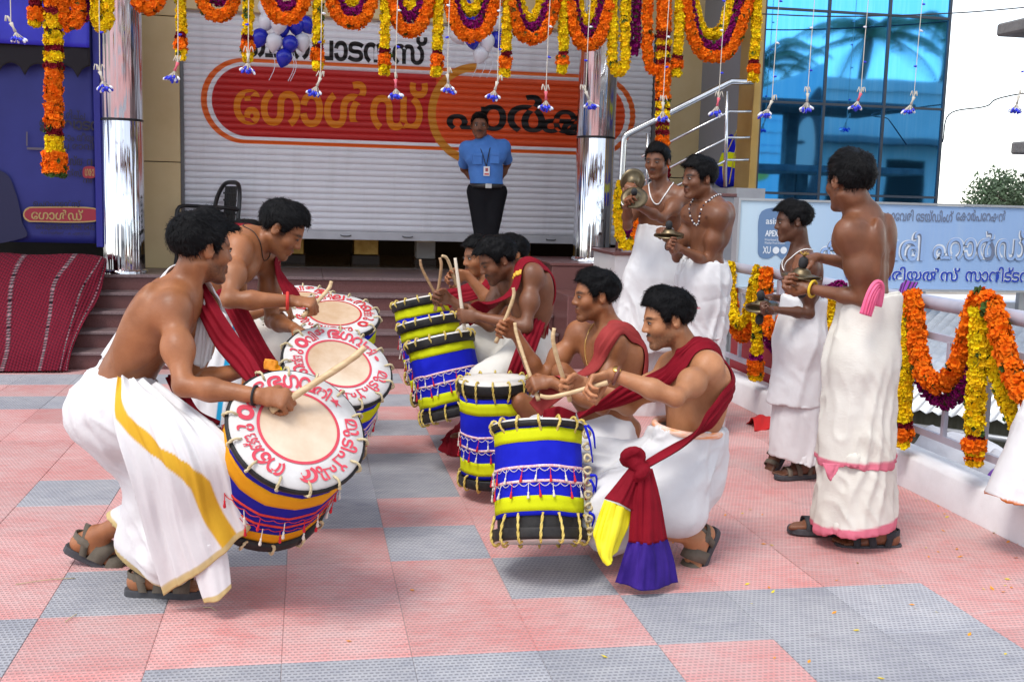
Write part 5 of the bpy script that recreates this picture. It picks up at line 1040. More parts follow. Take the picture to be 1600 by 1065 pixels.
DR['E5'] = drumE('farthest leaning blue and yellow drum, right before the granite steps', (0.701, 6.900, 0.785), (0.795, 6.800, 0.307), .185, .2)

# pale rope knots and blue ribbons down the right side of the nearest drum
_t, _f = V((1.050, 4.020, 0.580)), V((1.050, 3.920, 0.184))
for k in range(9):
    p = _t + (_f - _t) * (k + .5) / 9; mb = MB(); a0 = k * 1.3
    mb.tube(spline([p + .013 * V(math.cos(a0 + q_), -.6 - .5 * math.sin(q_ * 2), math.sin(a0 + q_)) for q_ in np.linspace(0, 6.28, 7)[:-1]], 18, True), .0055, 6, closed=True); mb.build('rope_knot', ROPEP, DR['E1'], True)
for k, (a_, b_, c_) in enumerate((((1.040, 4.000, 0.594), (1.054, 3.970, 0.536), (1.070, 3.980, 0.455)), ((1.050, 4.000, 0.594), (1.068, 3.980, 0.568), (1.078, 3.980, 0.509)), ((1.057, 3.960, 0.410), (1.079, 3.950, 0.405), (1.079, 3.960, 0.335)), ((1.057, 3.960, 0.395), (1.071, 3.950, 0.363), (1.058, 3.960, 0.316)), ((1.049, 3.930, 0.275), (1.067, 3.920, 0.263), (1.063, 3.930, 0.220)))):
    MB().tube(spline([a_, b_, c_], 10), np.linspace(.006, .003, 10), 5).build('blue_ribbon', DBLUE, DR['E1'], True)

# ------------------------------------------------------------ the people
FRONT = .0058; MID = .0075; FAR = .0115
GOLD = V(.95, .55, .04); PALEGOLD = V(.80, .62, .28); PINK = V(.95, .26, .40)
def lerp3(m, a, b): return a * (1 - m[..., None]) + b * m[..., None]
def hem_band(z0, w, col, slope=(0, 0), c=(0, 0)):
    def f(v):
        z = v[:, 2] - z0 - (v[:, 0] - c[0]) * slope[0] - (v[:, 1] - c[1]) * slope[1]; m = np.clip((w - z) / .004, 0, 1)
        return lerp3(m, np.ones((len(v), 3)), V(col))
    return f
VF = [(.016, along((.16, 0, 1), 1.2, 16)), (.010, along((.55, .1, -.8), 2.0, 22)), (-.0012, along((1, 0, .1), 4, 30))]
def standing(P, name, top, mid, hem, w, d, hw, hd, cutz, m, folds=VF, res=.0085, attr=None, topn=(0, 0, 1), tilt=(0, 0)):
    top, mid, hem = V(top), V(mid), V(hem)
    pr = [(top, mid, w * .86, d * .9, w, d, P.hr), (mid, hem - V(0, 0, .08), w, d, hw, hd, P.hr)]
    return drape(name, pr, m, P.root, res, [(V(hem[0], hem[1], cutz), V(tilt[0], tilt[1], -1)), (top, topn)], folds, .07, attr=attr)
CYM = mat('dull_brass', (.13, .10, .06), .42, (.22, .17, .10), 12., metal=.9, bump=.0004, bscale=90., rvar=.2)
CYMH = mat('black_cord', (.02, .02, .022), .8); CYMT = mat('gold_thread', (.45, .28, .05), .6)
def cymbal(c, axis, R, label, cord=True, tuft=False, grp='cymbals in the hands of the standing players'):
    c = V(c); ax = nrm(axis); root = thing('hand_cymbal', label, 'cymbal', tuple(c), grp)
    pr = [(.004, .030), (.02, .029), (.034, .020), (.040, .008), (.05, .002), (R * .8, -.002), (R, -.007), (R - .001, -.010), (R * .8, -.006), (.05, -.003), (.038, .003), (.03, .014), (.015, .024), (.004, .026)]
    MB().lathe(pr, c, ax, 40).build('plate', CYM, root, True)
    if cord:
        mb = MB(); mb.lathe([(.001, .025), (.012, .027), (.019, .038), (.021, .055), (.018, .07), (.008, .078), (.001, .079)], c, ax, 14); mb.build('grip_knob', CYMH, root, True)
    if tuft:
        mb = MB(); _, u, w = frame(ax)
        for k in range(14):
            a = k * 2.4; e = c + ax * .078; mb.tube([e, e + ax * .012 + (u * math.cos(a) + w * math.sin(a)) * .012, e + ax * (.016 + .006 * math.sin(k)) + (u * math.cos(a) + w * math.sin(a)) * .02], .0018, 4)
        mb.build('tassel', CYMT, root, True)
    return root
def torus_loop(pts, r, name, m, parent, seg=8, n=60, closed=True):
    return MB().tube(spline(pts, n, closed), r, seg, closed=closed).build(name, m, parent, True)
def bracelet(P, side, t, m, r=.034, w=.006, name='bracelet'):
    el, wr = (P.elR, P.wrR) if side == 'R' else (P.elL, P.wrL); c = el + (wr - el) * t; ax, u, v = frame(wr - el)
    return MB().tube([c + r * (u * math.cos(a) + v * math.sin(a)) for a in np.linspace(0, 2 * math.pi, 20, endpoint=False)], w, 6, closed=True).build(name, m, P.root, True)
BLACKT = mat('black_thread', (.012, .012, .014), .7); REDT = mat('red_thread', (.6, .03, .02), .7)
GOLDM = mat('gold_metal', (.75, .48, .14), .25, metal=1.); PEARL = mat('white_beads', (.80, .78, .76), .35); DARKB = mat('dark_beads', (.03, .02, .05), .4)
def necklace(P, m, drop=.14, name='necklace', beads=None, r=.0035, fz=0.):
    h = []
    for a in np.linspace(0, 2 * math.pi, 40, endpoint=False):
        p = P.neck + P.r * .075 * math.sin(a) * P.s + P.f * (.035 + .075 * math.cos(a)) * P.s - P.u * (-.005 + drop * max(0, math.cos(a)) ** 2.2) * P.s
        h.append(hug(P, p, r * .9))
    if beads is None: return MB().tube(h, r, 6, closed=True).build(name, m, P.root, True)
    C = spline(h, beads, True); root = None
    mbs = [MB(), MB()]
    for k, p in enumerate(C): mbs[k % 2].ball(p, r * 1.5, 6, 4)
    mbs[0].build(name, m[0], P.root, True, kind='stuff'); mbs[1].build(name, m[1], P.root, True, kind='stuff')

# ---------------- C4: right man with cymbals, back to the camera
C4 = Person((2.351, 4.300, 0.913), (2.278, 4.300, 1.427), (-.74, .67, 0), (2.207, 4.300, 1.541), (-.18, .98, -.03), 1.02, hs=1.04, shL=(2.164, 4.200, 1.339), shR=(2.415, 4.400, 1.336),
    armL=((2.274, 4.200, 1.000), (2.103, 4.400, 1.091)), armR=((2.538, 4.800, 1.062), (2.226, 4.600, 1.212)), legR=((2.299, 4.380, 0.426), (2.295, 4.400, 0.105)), legL=((2.312, 4.270, 0.445), (2.441, 4.250, 0.072)),
    footL={'dir': (-1, .12, 0)}, footR={'dir': (-1, .25, 0)}, handL={'dir': (-.9, .3, .1), 'stick': (.3, .5, 1), 'palm': (0, 0, 1)}, handR={'dir': (-.9, .1, -.1), 'stick': (-.3, -.9, -.1), 'palm': (0, 0, -1)}, girth=.84)
build_person('person', 'bare backed cymbal player in white cloth with pink hems, yellow flower behind his ear', C4, {'beard': .2, 'hairtop': .020, 'hairvol': .010}, FRONT, skin='skin_dark')
standing(C4, 'mundu', (2.338, 4.300, 1.092), (2.313, 4.300, 0.804), (2.335, 4.310, 0.131), .136, .132, .222, .175, .085, CREAM, attr=hem_band(.085, .036, PINK, (.10, 0), (2.3, 4.3)), tilt=(.10, 0))
standing(C4, 'mundu_fold', (2.339, 4.300, 1.081), (2.313, 4.300, 0.804), (2.324, 4.310, 0.400), .144, .140, .200, .17, .36, CREAM, attr=hem_band(.36, .034, PINK, (.02, 0), (2.3, 4.3)), tilt=(.02, 0))
sheet('mundu_corner', [[(2.052, 4.080, 0.413), (2.087, 4.070, 0.410), (2.120, 4.060, 0.411)], [(2.066, 4.070, 0.381), (2.089, 4.060, 0.378), (2.111, 4.060, 0.382)], [(2.080, 4.070, 0.346), (2.089, 4.060, 0.341), (2.096, 4.060, 0.364)]], CREAM, C4.root, 12, 12, border=lambda u, v: np.ones(u.shape + (3,)) * PINK)
sash(C4, 'waist_cloth', [(2.209, 4.100, 1.010), (2.231, 4.100, 1.088), (2.261, 4.120, 1.128), (2.279, 4.130, 1.112), (2.267, 4.120, 1.045)], .05, mat('pink_cloth', (.75, .09, .22), .8, (.85, .16, .3), 8.), C4.root, None, 40, amp=.008)
for sd, st in (('L', STRAPK), ('R', STRAPK)): sandal(C4, sd, SOLE, st)
# flower behind the ear
FLY = mat('yellow_petals', (.80, .58, .005), .8, (.88, .70, .015), 40.)
mb = MB()
fc = C4.hl(.088, -.005, .035)
for k in range(26):
    a = k * 2.4; rr = .022 * math.sqrt(k / 26); p = fc + C4.hright * (.012 + .01 * (1 - k / 26)) + C4.hface * rr * math.cos(a) + C4.hu * rr * math.sin(a); mb.ball(p, .006, 5, 3)
tag(mb.build('marigold', FLY, None, True, origin=tuple(fc)), 'yellow marigold tucked behind the ear of the bare backed man', 'flower')
for dz, ax, tf, lb in ((.012, (.05, -.1, 1), True, 'upper brass cymbal with black knob and gold tuft held by the bare backed man'), (-.012, (.05, -.1, -1), False, 'lower brass cymbal in the left fist of the bare backed man')):
    cymbal(V((2.103, 4.480, 1.131)) + V(0, 0, dz), ax, .088, lb, True, tf)
bracelet(C4, 'L', .93, mat('yellow_thread', (.75, .5, .03), .7))

# ---------------- C3: boy with cymbals
C3 = Person((2.566, 5.400, 0.808), (2.527, 5.400, 1.189), (-.96, .2, 0), (2.470, 5.400, 1.353), (-.97, .2, -.12), .87, hs=1.02,
    armL=((2.635, 5.300, 0.980), (2.323, 5.220, 0.913)), armR=((2.674, 5.600, 0.924), (2.444, 5.550, 0.947)), legR=((2.561, 5.500, 0.415), (2.536, 5.580, 0.144)), legL=((2.562, 5.380, 0.403), (2.612, 5.370, 0.003)),
    footL={'dir': (-1, -.1, 0)}, footR={'dir': (-.6, -.2, -.75)}, handL={'dir': (-1, 0, -.15), 'stick': (0, 1, .6), 'palm': (.2, 0, 1)}, handR={'dir': (-1, -.2, -.1), 'stick': (0, -1, .3), 'palm': (0, 0, -1)}, girth=.84)
build_person('person', 'boy with tousled black hair holding small cymbals, white cloth with thin red hem', C3, {'beard': 0, 'moustache': .1, 'hairtop': .018, 'hairvol': .011, 'tuft': 1.0, 'fringe': (0, .085, .062, .9)}, MID, skin='skin_deep')
standing(C3, 'mundu', (2.555, 5.400, 0.969), (2.557, 5.400, 0.723), (2.584, 5.400, 0.034), .128, .118, .138, .165, .09, CLOTHT, attr=hem_band(.09, .022, (.72, .05, .12), (-.22, 0), (2.36, 5.4)), tilt=(-.22, 0))
standing(C3, 'mundu_fold', (2.556, 5.400, 0.963), (2.550, 5.400, 0.723), (2.542, 5.400, 0.347), .136, .126, .142, .168, .40, CLOTHT)
for sd in 'LR': sandal(C3, sd, SOLE, STRAPT)
necklace(C3, PEARL, .10, r=.003)
for dz, ax, lb in ((.012, (-.25, -.2, 1), 'upper cymbal of the boy, tilted towards the camera'), (-.012, (-.25, -.2, -1), 'lower cymbal of the boy, under his tilted one')): cymbal(V((2.291, 5.320, 0.915)) + V(0, 0, dz), ax, .085, lb)

# ---------------- C1, C2: the two cymbal players by the stair rail
C1 = Person((2.348, 7.200, 1.015), (2.342, 7.200, 1.529), (-.55, -.83, 0), (2.287, 7.150, 1.696), (-.62, -.75, -.12), 1.0, hs=.98,
    armL=((2.343, 7.000, 1.238), (2.072, 6.850, 1.400)), armR=((2.069, 7.100, 1.203), (2.032, 6.950, 1.439)), legR=((2.292, 7.100, 0.557), (2.303, 7.200, 0.012)), legL=((2.348, 7.000, 0.570), (2.409, 7.100, -0.013)),
    handL={'dir': (-.6, -.2, .8), 'stick': (-.8, .3, -.1), 'palm': (-.5, .2, -.2)}, handR={'dir': (.2, -.1, 1), 'stick': (.7, -.6, 0), 'palm': (.6, 0, 0)}, girth=.92)
build_person('person', 'young man with white bead necklace raising cymbals beside the chrome column, looking down', C1, {'beard': .1, 'moustache': .75, 'eye': .0022, 'hairtop': .02}, MID, skin='skin_dark')
necklace(C1, PEARL, .12, r=.0042)
bracelet(C1, 'R', .9, PEARL)
F1 = [(.018, along((-.25, 0, 1), 1.0, 14)), (.007, along((-.6, 0, 1), 2, 26)), (-.001, along((1, 0, 0), 5, 30))]
drape('mundu', [(V((2.327, 7.200, 1.273)), V((2.292, 7.150, 0.897)), .135, .12, .18, .15, V(1, 0, 0)), (V((2.292, 7.150, 0.897)), V((2.219, 7.100, 0.383)), .18, .15, .25, .18, V(1, 0, 0))], CLOTH, C1.root, .010,
      [(V((2.230, 7.100, 0.444)), (.03, 0, -1)), (V((2.327, 7.200, 1.273)), (.1, 0, 1))], F1, .07)
drape('mundu_underlayer', [(V((2.308, 7.200, 0.893)), V((2.290, 7.200, 0.101)), .15, .12, .19, .15, V(1, 0, 0)), (V((2.290, 7.200, 0.101)), V((2.304, 7.200, -0.213)), .19, .15, .19, .15, V(1, 0, 0))], CLOTH, C1.root, .011, [(V((2.299, 7.200, -0.113)), (0, 0, -1))], VF, .07)
cymbal((2.075, 6.980, 1.554), (.1, -.9, -.25), .086, 'round cymbal facing the camera, raised by the young man at the column', False)
cymbal((2.046, 6.840, 1.456), (-.25, -.75, .6), .086, 'cymbal in front of the raised one at the chrome column', True)
C2 = Person((2.417, 6.500, 1.023), (2.419, 6.500, 1.461), (-.9, -.42, 0), (2.336, 6.470, 1.578), (-.97, -.2, -.05), 1.0, hs=1.05, shL=(2.436, 6.360, 1.359), shR=(2.351, 6.620, 1.363),
    armL=((2.528, 6.450, 1.067), (2.177, 6.300, 1.162)), armR=((2.360, 6.700, 1.088), (2.159, 6.450, 1.255)), legR=((2.396, 6.500, 0.473), (2.433, 6.550, 0.098)), legL=((2.441, 6.400, 0.488), (2.493, 6.500, 0.067)),
    handL={'dir': (-.9, -.1, .3), 'stick': (.3, .3, 1), 'palm': (.1, .1, 1)}, handR={'dir': (-.8, -.4, 0), 'stick': (-.1, -.9, .2), 'palm': (0, 0, -1)}, girth=.9)
build_person('person', 'cymbal player with dark bead necklace, in profile beside the garlanded railing', C2, {'beard': .25, 'moustache': .8, 'hairtop': .026, 'hairvol': .014, 'fringe': (0, .085, .072, .8)}, MID, skin='skin_dark')
necklace(C2, (PEARL, DARKB), .17, beads=64, r=.004)
standing(C2, 'mundu', (2.405, 6.500, 1.093), (2.417, 6.500, 0.713), (2.438, 6.500, 0.149), .145, .136, .15, .14, .05, CLOTHT)
standing(C2, 'mundu_fold', (2.405, 6.500, 1.085), (2.410, 6.500, 0.833), (2.408, 6.500, 0.713), .152, .143, .160, .15, .60, CLOTHT, attr=hem_band(.60, .014, (.75, .3, .32)))
standing(C2, 'mundu_fold', (2.406, 6.500, 1.078), (2.404, 6.500, 0.951), (2.400, 6.500, 0.864), .159, .150, .166, .156, .80, CLOTHT, attr=hem_band(.80, .012, (.75, .25, .3)))
for dz, ax, lb in ((.012, (-.1, -.2, 1), 'upper cymbal of the player with the dark bead necklace'), (-.012, (-.1, -.2, -1), 'lower cymbal of the player with the dark bead necklace')): cymbal(V((2.126, 6.360, 1.234)) + V(0, 0, dz), ax, .09, lb)

# ---------------- R1: kneeling drummer nearest the camera
R1 = Person((1.525, 4.220, 0.345), (1.536, 4.200, 0.839), (-1, -.12, -.05), (1.414, 4.200, 0.978), (-.98, .02, -.20), 1.0, hs=1.0, bend=.02,
    shL=(1.545, 4.060, 0.809), shR=(1.502, 4.360, 0.762), armL=((1.332, 3.880, 0.727), (1.123, 3.950, 0.798)), armR=((1.375, 4.300, 0.591), (1.075, 4.180, 0.725)),
    legL=((1.107, 4.020, 0.150), (1.538, 4.100, 0.112)), legR=((1.178, 4.300, 0.369), (1.331, 4.300, 0.022)),
    footL={'dir': (-.52, -.25, -.82)}, footR={'dir': (-1, 0, 0)}, handL={'dir': (-.85, -.1, -.45), 'to': (0.864, 3.980, 0.693), 'palm': (0, .3, -1), 'curl': (48, 60, 40)}, handR={'dir': (-.9, .1, -.1), 'to': (0.912, 4.100, 0.937), 'palm': (-.3, 0, -1)}, girth=1.03)
build_person('person', 'bearded drummer kneeling nearest the camera, knotted crimson sash with yellow and purple tails', R1, {'beard': .75, 'moustache': .95, 'eye': .0036, 'hairtop': .026, 'hairvol': .011, 'tuft': .7, 'strands': 3600}, FRONT, skin='skin_fair')
drape('mundu', [(V((1.512, 4.220, 0.388)), V((1.516, 4.220, 0.308)), .155, .155), (V((1.524, 4.210, 0.513)), V((1.524, 4.220, 0.366)), .156, .158), (V((1.450, 4.100, 0.359)), V((1.161, 4.020, 0.284)), .125, .105), (V((1.161, 4.020, 0.271)), V((1.460, 4.080, 0.234)), .105, .115), (V((1.504, 4.320, 0.328)), V((1.189, 4.300, 0.358)), .12, .10), (V((1.184, 4.280, 0.352)), V((1.219, 4.250, 0.083)), .105, .12), (V((1.328, 4.200, 0.349)), V((1.213, 4.150, 0.206)), .12, .12), (V((1.113, 4.020, 0.209)), V((1.182, 4.050, 0.146)), .09, .08)], CLOTH, R1.root, .0085,
      [(V((1.505, 4.200, 0.544)), (0, 0, 1)), (V(0, 0, .055), (0, 0, -1))], [(.022, along((.5, 0, .85), 2, 15)), (.014, along((1, 0, .3), 2.4, 24)), (-.0015, along((0, 0, 1), 6, 40))], .06)
WAISTO = mat('orange_edged_cloth', (.85, .30, .10), .8, (.85, .66, .56), 16., (1, 1, 6))
_w = V((1.524, 4.200, 0.539)); MB().tube([_w + V(.136 * math.cos(a), .148 * math.sin(a), -.010 * math.cos(a + .6)) for a in np.linspace(0, 2 * math.pi, 40, endpoint=False)], .014, 8, closed=True).build('waistband', WAISTO, R1.root, True)
sash(R1, 'sash', [(1.049, 4.160, 0.601), (1.166, 4.140, 0.655), (1.338, 4.200, 0.720), (1.445, 4.120, 0.831), (1.553, 4.160, 0.856), (1.641, 4.200, 0.803), (1.643, 4.110, 0.717), (1.545, 3.980, 0.633), (1.393, 3.900, 0.547), (1.223, 3.840, 0.472)], .095, RED, R1.root, [0, 0, .6, 1, 1, 1, .5, 0, 0, 0], 90, .014, 4, .007, [.5, .8, 1, 1.1, 1.15, 1.2, 1.2, .9, .7, .45])
kc = V((1.189, 3.840, 0.463)); KF = Field(kc - .16, kc + .16, .004)
for a0, a1, r0 in ((kc + V(-.012, 0, .045), kc + V(.03, -.02, -.01), .026),): KF.cap(a0, a1, r0, r0, .015)
for t in np.linspace(0, 2 * math.pi, 14): KF.cap(kc + V(-.006 + .030 * math.cos(t), -.012 * math.sin(t), .042 + .026 * math.sin(t)), kc + V(-.006 + .030 * math.cos(t + .45), -.012 * math.sin(t + .45), .042 + .026 * math.sin(t + .45)), .016, .016, .006)
for t in np.linspace(0, 2 * math.pi, 14): KF.cap(kc + V(.022 + .016 * math.cos(t), -.006 + .03 * math.sin(t), -.012 + .018 * math.cos(t)), kc + V(.022 + .016 * math.cos(t + .45), -.006 + .03 * math.sin(t + .45), -.012 + .018 * math.cos(t + .45)), .017, .017, .006)
kv, kf = KF.mesh(); kv = kv + KF.grad(kv) * (.003 * (1 - 2 * np.abs(vnoise(kv @ np.array(along((1, 0, .6), 14, 60)).T))))[:, None]; link_mesh('sash_knot', kv, kf, RED, R1.root, True)
PURP = mat('purple_velvet', (.022, .008, .13), .7, (.05, .02, .24), 14., (1, 1, .4), spec=.15, bump=.002, bscale=30.); YSATIN = mat('yellow_satin', (.78, .66, .0), .5, (.86, .78, .02), 8., bump=.002, bscale=26., bstretch=(1, 1, .5))
sheet('sash_tail', [[(1.210, 3.830, 0.475), (1.223, 3.810, 0.479), (1.250, 3.830, 0.464)], [(1.182, 3.820, 0.364), (1.227, 3.790, 0.372), (1.286, 3.820, 0.350)], [(1.177, 3.810, 0.197), (1.228, 3.770, 0.196), (1.324, 3.810, 0.200)]], RED, R1.root, 46, 34, (.012, 7, .8), .008)
sheet('sash_tail_end', [[(1.177, 3.812, 0.202), (1.229, 3.772, 0.201), (1.325, 3.812, 0.204)], [(1.151, 3.810, 0.113), (1.229, 3.760, 0.115), (1.359, 3.810, 0.110)], [(1.132, 3.810, 0.045), (1.225, 3.750, 0.029), (1.375, 3.810, 0.031)]], PURP, R1.root, 60, 30, (.017, 8, .7), .008, seed=.3)
sheet('sash_tail', [[(1.179, 3.840, 0.477), (1.192, 3.820, 0.468), (1.211, 3.830, 0.450)], [(1.127, 3.830, 0.418), (1.151, 3.800, 0.397), (1.197, 3.820, 0.371)], [(1.078, 3.830, 0.357), (1.121, 3.790, 0.350), (1.187, 3.810, 0.311)]], RED, R1.root, 36, 24, (.008, 5, .8), .007, seed=2.)
sheet('sash_tail_end', [[(1.079, 3.832, 0.351), (1.122, 3.792, 0.342), (1.187, 3.812, 0.306)], [(1.053, 3.830, 0.268), (1.093, 3.770, 0.249), (1.172, 3.800, 0.249)], [(1.038, 3.820, 0.211), (1.077, 3.760, 0.161), (1.145, 3.800, 0.189)], [(1.072, 3.810, 0.135), (1.090, 3.760, 0.132), (1.131, 3.800, 0.161)]], YSATIN, R1.root, 46, 36, (.014, 6, 1.), .006, seed=4.)
sandal(R1, 'L', SOLE, STRAPT, wide=1.6); 
stick_to(R1, 'R', 'stick raised high in the far hand of the kneeling drummer with the watch', crook=.03); stick_to(R1, 'L', 'stick lowered in the near hand of the kneeling drummer with the watch', .05)
bracelet(R1, 'L', .93, mat('watch_strap', (.16, .05, .03), .5), .031, .008, 'watch_strap'); _c = R1.elL + (R1.wrL - R1.elL) * .93
MB().lathe([(.001, .034), (.014, .034), (.017, .030), (.017, .026)], _c, (-.1, -.45, .9), 20).build('wristwatch', GOLDM, R1.root, True)
bracelet(R1, 'L', -.2, BLACKT, .001, .0005, 'thread') if False else None

# ---------------- R2: second kneeling drummer
R2 = Person((1.380, 4.850, 0.326), (1.377, 4.850, 0.851), (-1, -.15, -.05), (1.287, 4.850, 1.008), (-1, -.02, -.06), 1.0, hs=1.0,
    shL=(1.337, 4.700, 0.812), shR=(1.264, 5.020, 0.817), armL=((1.252, 4.660, 0.601), (1.068, 4.720, 0.638)), armR=((1.128, 5.000, 0.710), (0.951, 4.980, 0.815)),
    legL=((1.076, 4.700, 0.260), (1.463, 4.800, 0.408)), legR=((1.102, 5.000, 0.382), (1.202, 5.000, 0.146)), footL={'dir': (.5, -.1, -.85)}, footR={'dir': (-1, 0, 0)},
    handL={'dir': (-.9, -.1, -.25), 'to': (0.920, 4.900, 0.868), 'palm': (0, .2, -1)}, handR={'dir': (-.9, 0, .2), 'to': (0.946, 4.950, 1.024), 'palm': (-.2, 0, -1)}, girth=1.04)
build_person('person', 'stubbled drummer with gold chain kneeling behind the nearest one, dull red cloth across his chest', R2, {'beard': .4, 'moustache': .5, 'eye': .0036, 'hairtop': .016, 'hairvol': .010, 'tuft': .9}, FRONT + .0004, skin='skin_mid')
drape('mundu', [(V((1.371, 4.850, 0.387)), V((1.370, 4.850, 0.257)), .13, .145), (V((1.345, 4.750, 0.356)), V((1.092, 4.700, 0.327)), .115, .10), (V((1.092, 4.700, 0.307)), V((1.379, 4.750, 0.266)), .09, .10), (V((1.371, 4.950, 0.310)), V((1.108, 5.000, 0.370)), .112, .09), (V((1.109, 5.000, 0.358)), V((1.177, 5.000, 0.162)), .09, .1)], CLOTH, R2.root, .009, [(V((1.373, 4.850, 0.495)), (.1, 0, 1)), (V(0, 0, .05), (0, 0, -1))], [(.022, along((.8, 0, .5), 2, 17)), (-.0015, along((0, 0, 1), 6, 40))], .06)
sash(R2, 'shoulder_cloth', [(1.441, 4.740, 0.504), (1.454, 4.760, 0.676), (1.431, 4.780, 0.807), (1.363, 4.720, 0.878), (1.261, 4.640, 0.831), (1.171, 4.700, 0.709), (1.092, 4.740, 0.594), (1.006, 4.760, 0.504)], .12, BROWNRED, R2.root, [0, .8, 1, 1, 1, .9, .4, 0], 80, .012, 5, .008, [.8, 1, 1.1, 1.1, 1, .9, .8, .7])
sheet('shoulder_cloth', [[(1.038, 4.720, 0.511), (1.097, 4.700, 0.529), (1.179, 4.700, 0.500)], [(1.013, 4.720, 0.367), (1.090, 4.700, 0.370), (1.174, 4.720, 0.365)], [(1.008, 4.740, 0.216), (1.077, 4.720, 0.206), (1.140, 4.740, 0.220)]], RED, R2.root, 30, 30, (.01, 5, .8), .006)
necklace(R2, GOLDM, .2, 'gold_chain', r=.0022)
stick_to(R2, 'L', 'pale stick leaning left from the near hand of the gold chain drummer'); stick_to(R2, 'R', 'upright stick in the far hand of the gold chain drummer')
sandal(R2, 'L', SOLE, STRAPK, 2)

# ---------------- R3: stooping drummer on the right row
R3 = Person((1.160, 5.700, 0.634), (1.105, 5.680, 1.075), (-.95, -.25, -.3), (0.972, 5.660, 1.114), (-.90, -.15, -.42), 1.0, hs=1.0, bend=.05,
    shL=(1.132, 5.520, 1.054), shR=(1.026, 5.860, 1.020), armL=((1.150, 5.420, 0.862), (0.857, 5.500, 0.838)), armR=((0.930, 5.800, 0.860), (0.752, 5.800, 0.892)),
    legL=((0.904, 5.500, 0.518), (1.065, 5.600, 0.167)), legR=((0.878, 5.900, 0.633), (0.976, 5.900, 0.208)), footL={'dir': (-1, 0, 0)}, footR={'dir': (-1, 0, 0)},
    handL={'dir': (-1, 0, -.05), 'to': (0.738, 5.550, 1.127), 'palm': (0, 0, -1)}, handR={'dir': (-.9, -.1, .1), 'to': (0.701, 5.750, 1.111), 'palm': (0, 0, -1)}, girth=.95)
build_person('person', 'stooping drummer looking down, crimson sash with a gold ring on his shoulder', R3, {'beard': .6, 'moustache': .9, 'eye': .002, 'hairtop': .024, 'hairvol': .013, 'tuft': .9, 'fringe': (0, .08, .075, .9)}, MID, skin='skin_dark')
drape('mundu', [(V((1.159, 5.700, 0.662)), V((1.155, 5.700, 0.576)), .14, .15), (V((1.117, 5.580, 0.611)), V((0.911, 5.500, 0.518)), .115, .085), (V((0.905, 5.500, 0.491)), V((1.063, 5.600, 0.235)), .09, .11), (V((1.134, 5.850, 0.623)), V((0.888, 5.900, 0.651)), .12, .1), (V((0.888, 5.900, 0.633)), V((0.993, 5.900, 0.243)), .1, .11), (V((1.074, 5.700, 0.525)), V((1.049, 5.720, 0.279)), .12, .12)], CREAM, R3.root, .010, [(V((1.161, 5.700, 0.839)), (.2, 0, 1))], [(.016, along((.8, 0, -.6), 2, 9)), (.008, along((.3, 0, 1), 2, 14))], .05)
sash(R3, 'sash', [(1.194, 5.600, 0.659), (1.226, 5.620, 0.841), (1.219, 5.640, 1.006), (1.126, 5.600, 1.101), (1.006, 5.500, 1.028), (0.904, 5.520, 0.915), (0.801, 5.560, 0.812)], .115, RED, R3.root, [0, .1, .9, 1, .7, .3, 0], 70, .012, 4, .008, [.7, .9, 1.1, 1, .85, .9, .7])
sash(None, 'sash', [(1.146, 5.460, 0.826), (1.078, 5.360, 0.692), (1.026, 5.340, 0.551), (0.999, 5.380, 0.382)], .10, RED, R3.root, None, 40, pleats=4, amp=.010, across=(-.2, -1, 0))
sash(R3, 'gold_band', [(1.194, 5.600, 0.659), (1.226, 5.620, 0.841), (1.219, 5.640, 1.006), (1.126, 5.600, 1.101), (1.006, 5.500, 1.028), (0.904, 5.520, 0.915), (0.801, 5.560, 0.812)], .122, mat('gold_band_cloth', (.72, .40, .03), .55), R3.root, [0, .8, 1, 1, .7, .3, 0], 140, .018, 4, .008, [.7, .9, 1.1, 1, .85, .9, .7], rng_=(.625, .66))
stick_to(R3, 'L', 'bone pale stick held upright by the stooping drummer', m=mat('pale_stick', (.72, .62, .48), .5), crook=.0); stick_to(R3, 'R', 'thin brown upright stick in the far hand of the stooping drummer', m=WOODD)

# ---------------- R4, R5: drummers behind the stooping one
R4 = Person((1.107, 6.400, 0.488), (1.068, 6.400, 0.973), (-.95, -.3, 0), (0.993, 6.400, 1.084), (-.93, -.35, -.1), 1.0,
    shL=(1.125, 6.250, 0.955), armL=((1.020, 6.100, 0.913), (0.874, 6.050, 1.004)), armR=((0.983, 6.500, 0.704), (0.850, 6.500, 0.818)), legL=((0.961, 6.300, 0.352), (1.100, 6.400, 0.024)), legR=((0.967, 6.600, 0.340), (1.053, 6.600, 0.021)),
    footL={'dir': (-1, 0, 0)}, footR={'dir': (-1, 0, 0)}, handL={'dir': (-1, 0, -.1), 'to': (0.748, 6.000, 1.124), 'palm': (0, 0, -1), 'curl': (50, 60, 30)}, handR={'dir': (-1, 0, -.1), 'to': (0.637, 6.450, 1.052), 'palm': (0, 0, -1)})
build_person('person', 'smiling drummer partly hidden behind the stooping one, arm stretched over the drums', R4, {'beard': .4, 'hairtop': .022, 'fringe': (0, .08, .075, .8)}, FAR, False, skin='skin_mid')
sash(R4, 'sash', [(1.212, 6.500, 0.821), (1.168, 6.450, 0.978), (1.081, 6.300, 0.995), (0.985, 6.250, 0.932), (0.882, 6.300, 0.882), (0.793, 6.350, 0.832)], .10, RED, R4.root, [.8, 1, 1, .9, .4, 0], 60, .012, 4, .008)
drape('mundu', [(V((1.106, 6.400, 0.545)), V((1.108, 6.400, 0.450)), .14, .14), (V((1.071, 6.300, 0.503)), V((0.968, 6.300, 0.382)), .12, .1), (V((0.968, 6.300, 0.371)), V((1.080, 6.400, 0.025)), .1, .11)], CLOTH, R4.root, .012, [(V((1.103, 6.400, 0.659)), (0, 0, 1))], [(.008, along((.8, 0, -.6), 2, 10))], .06)
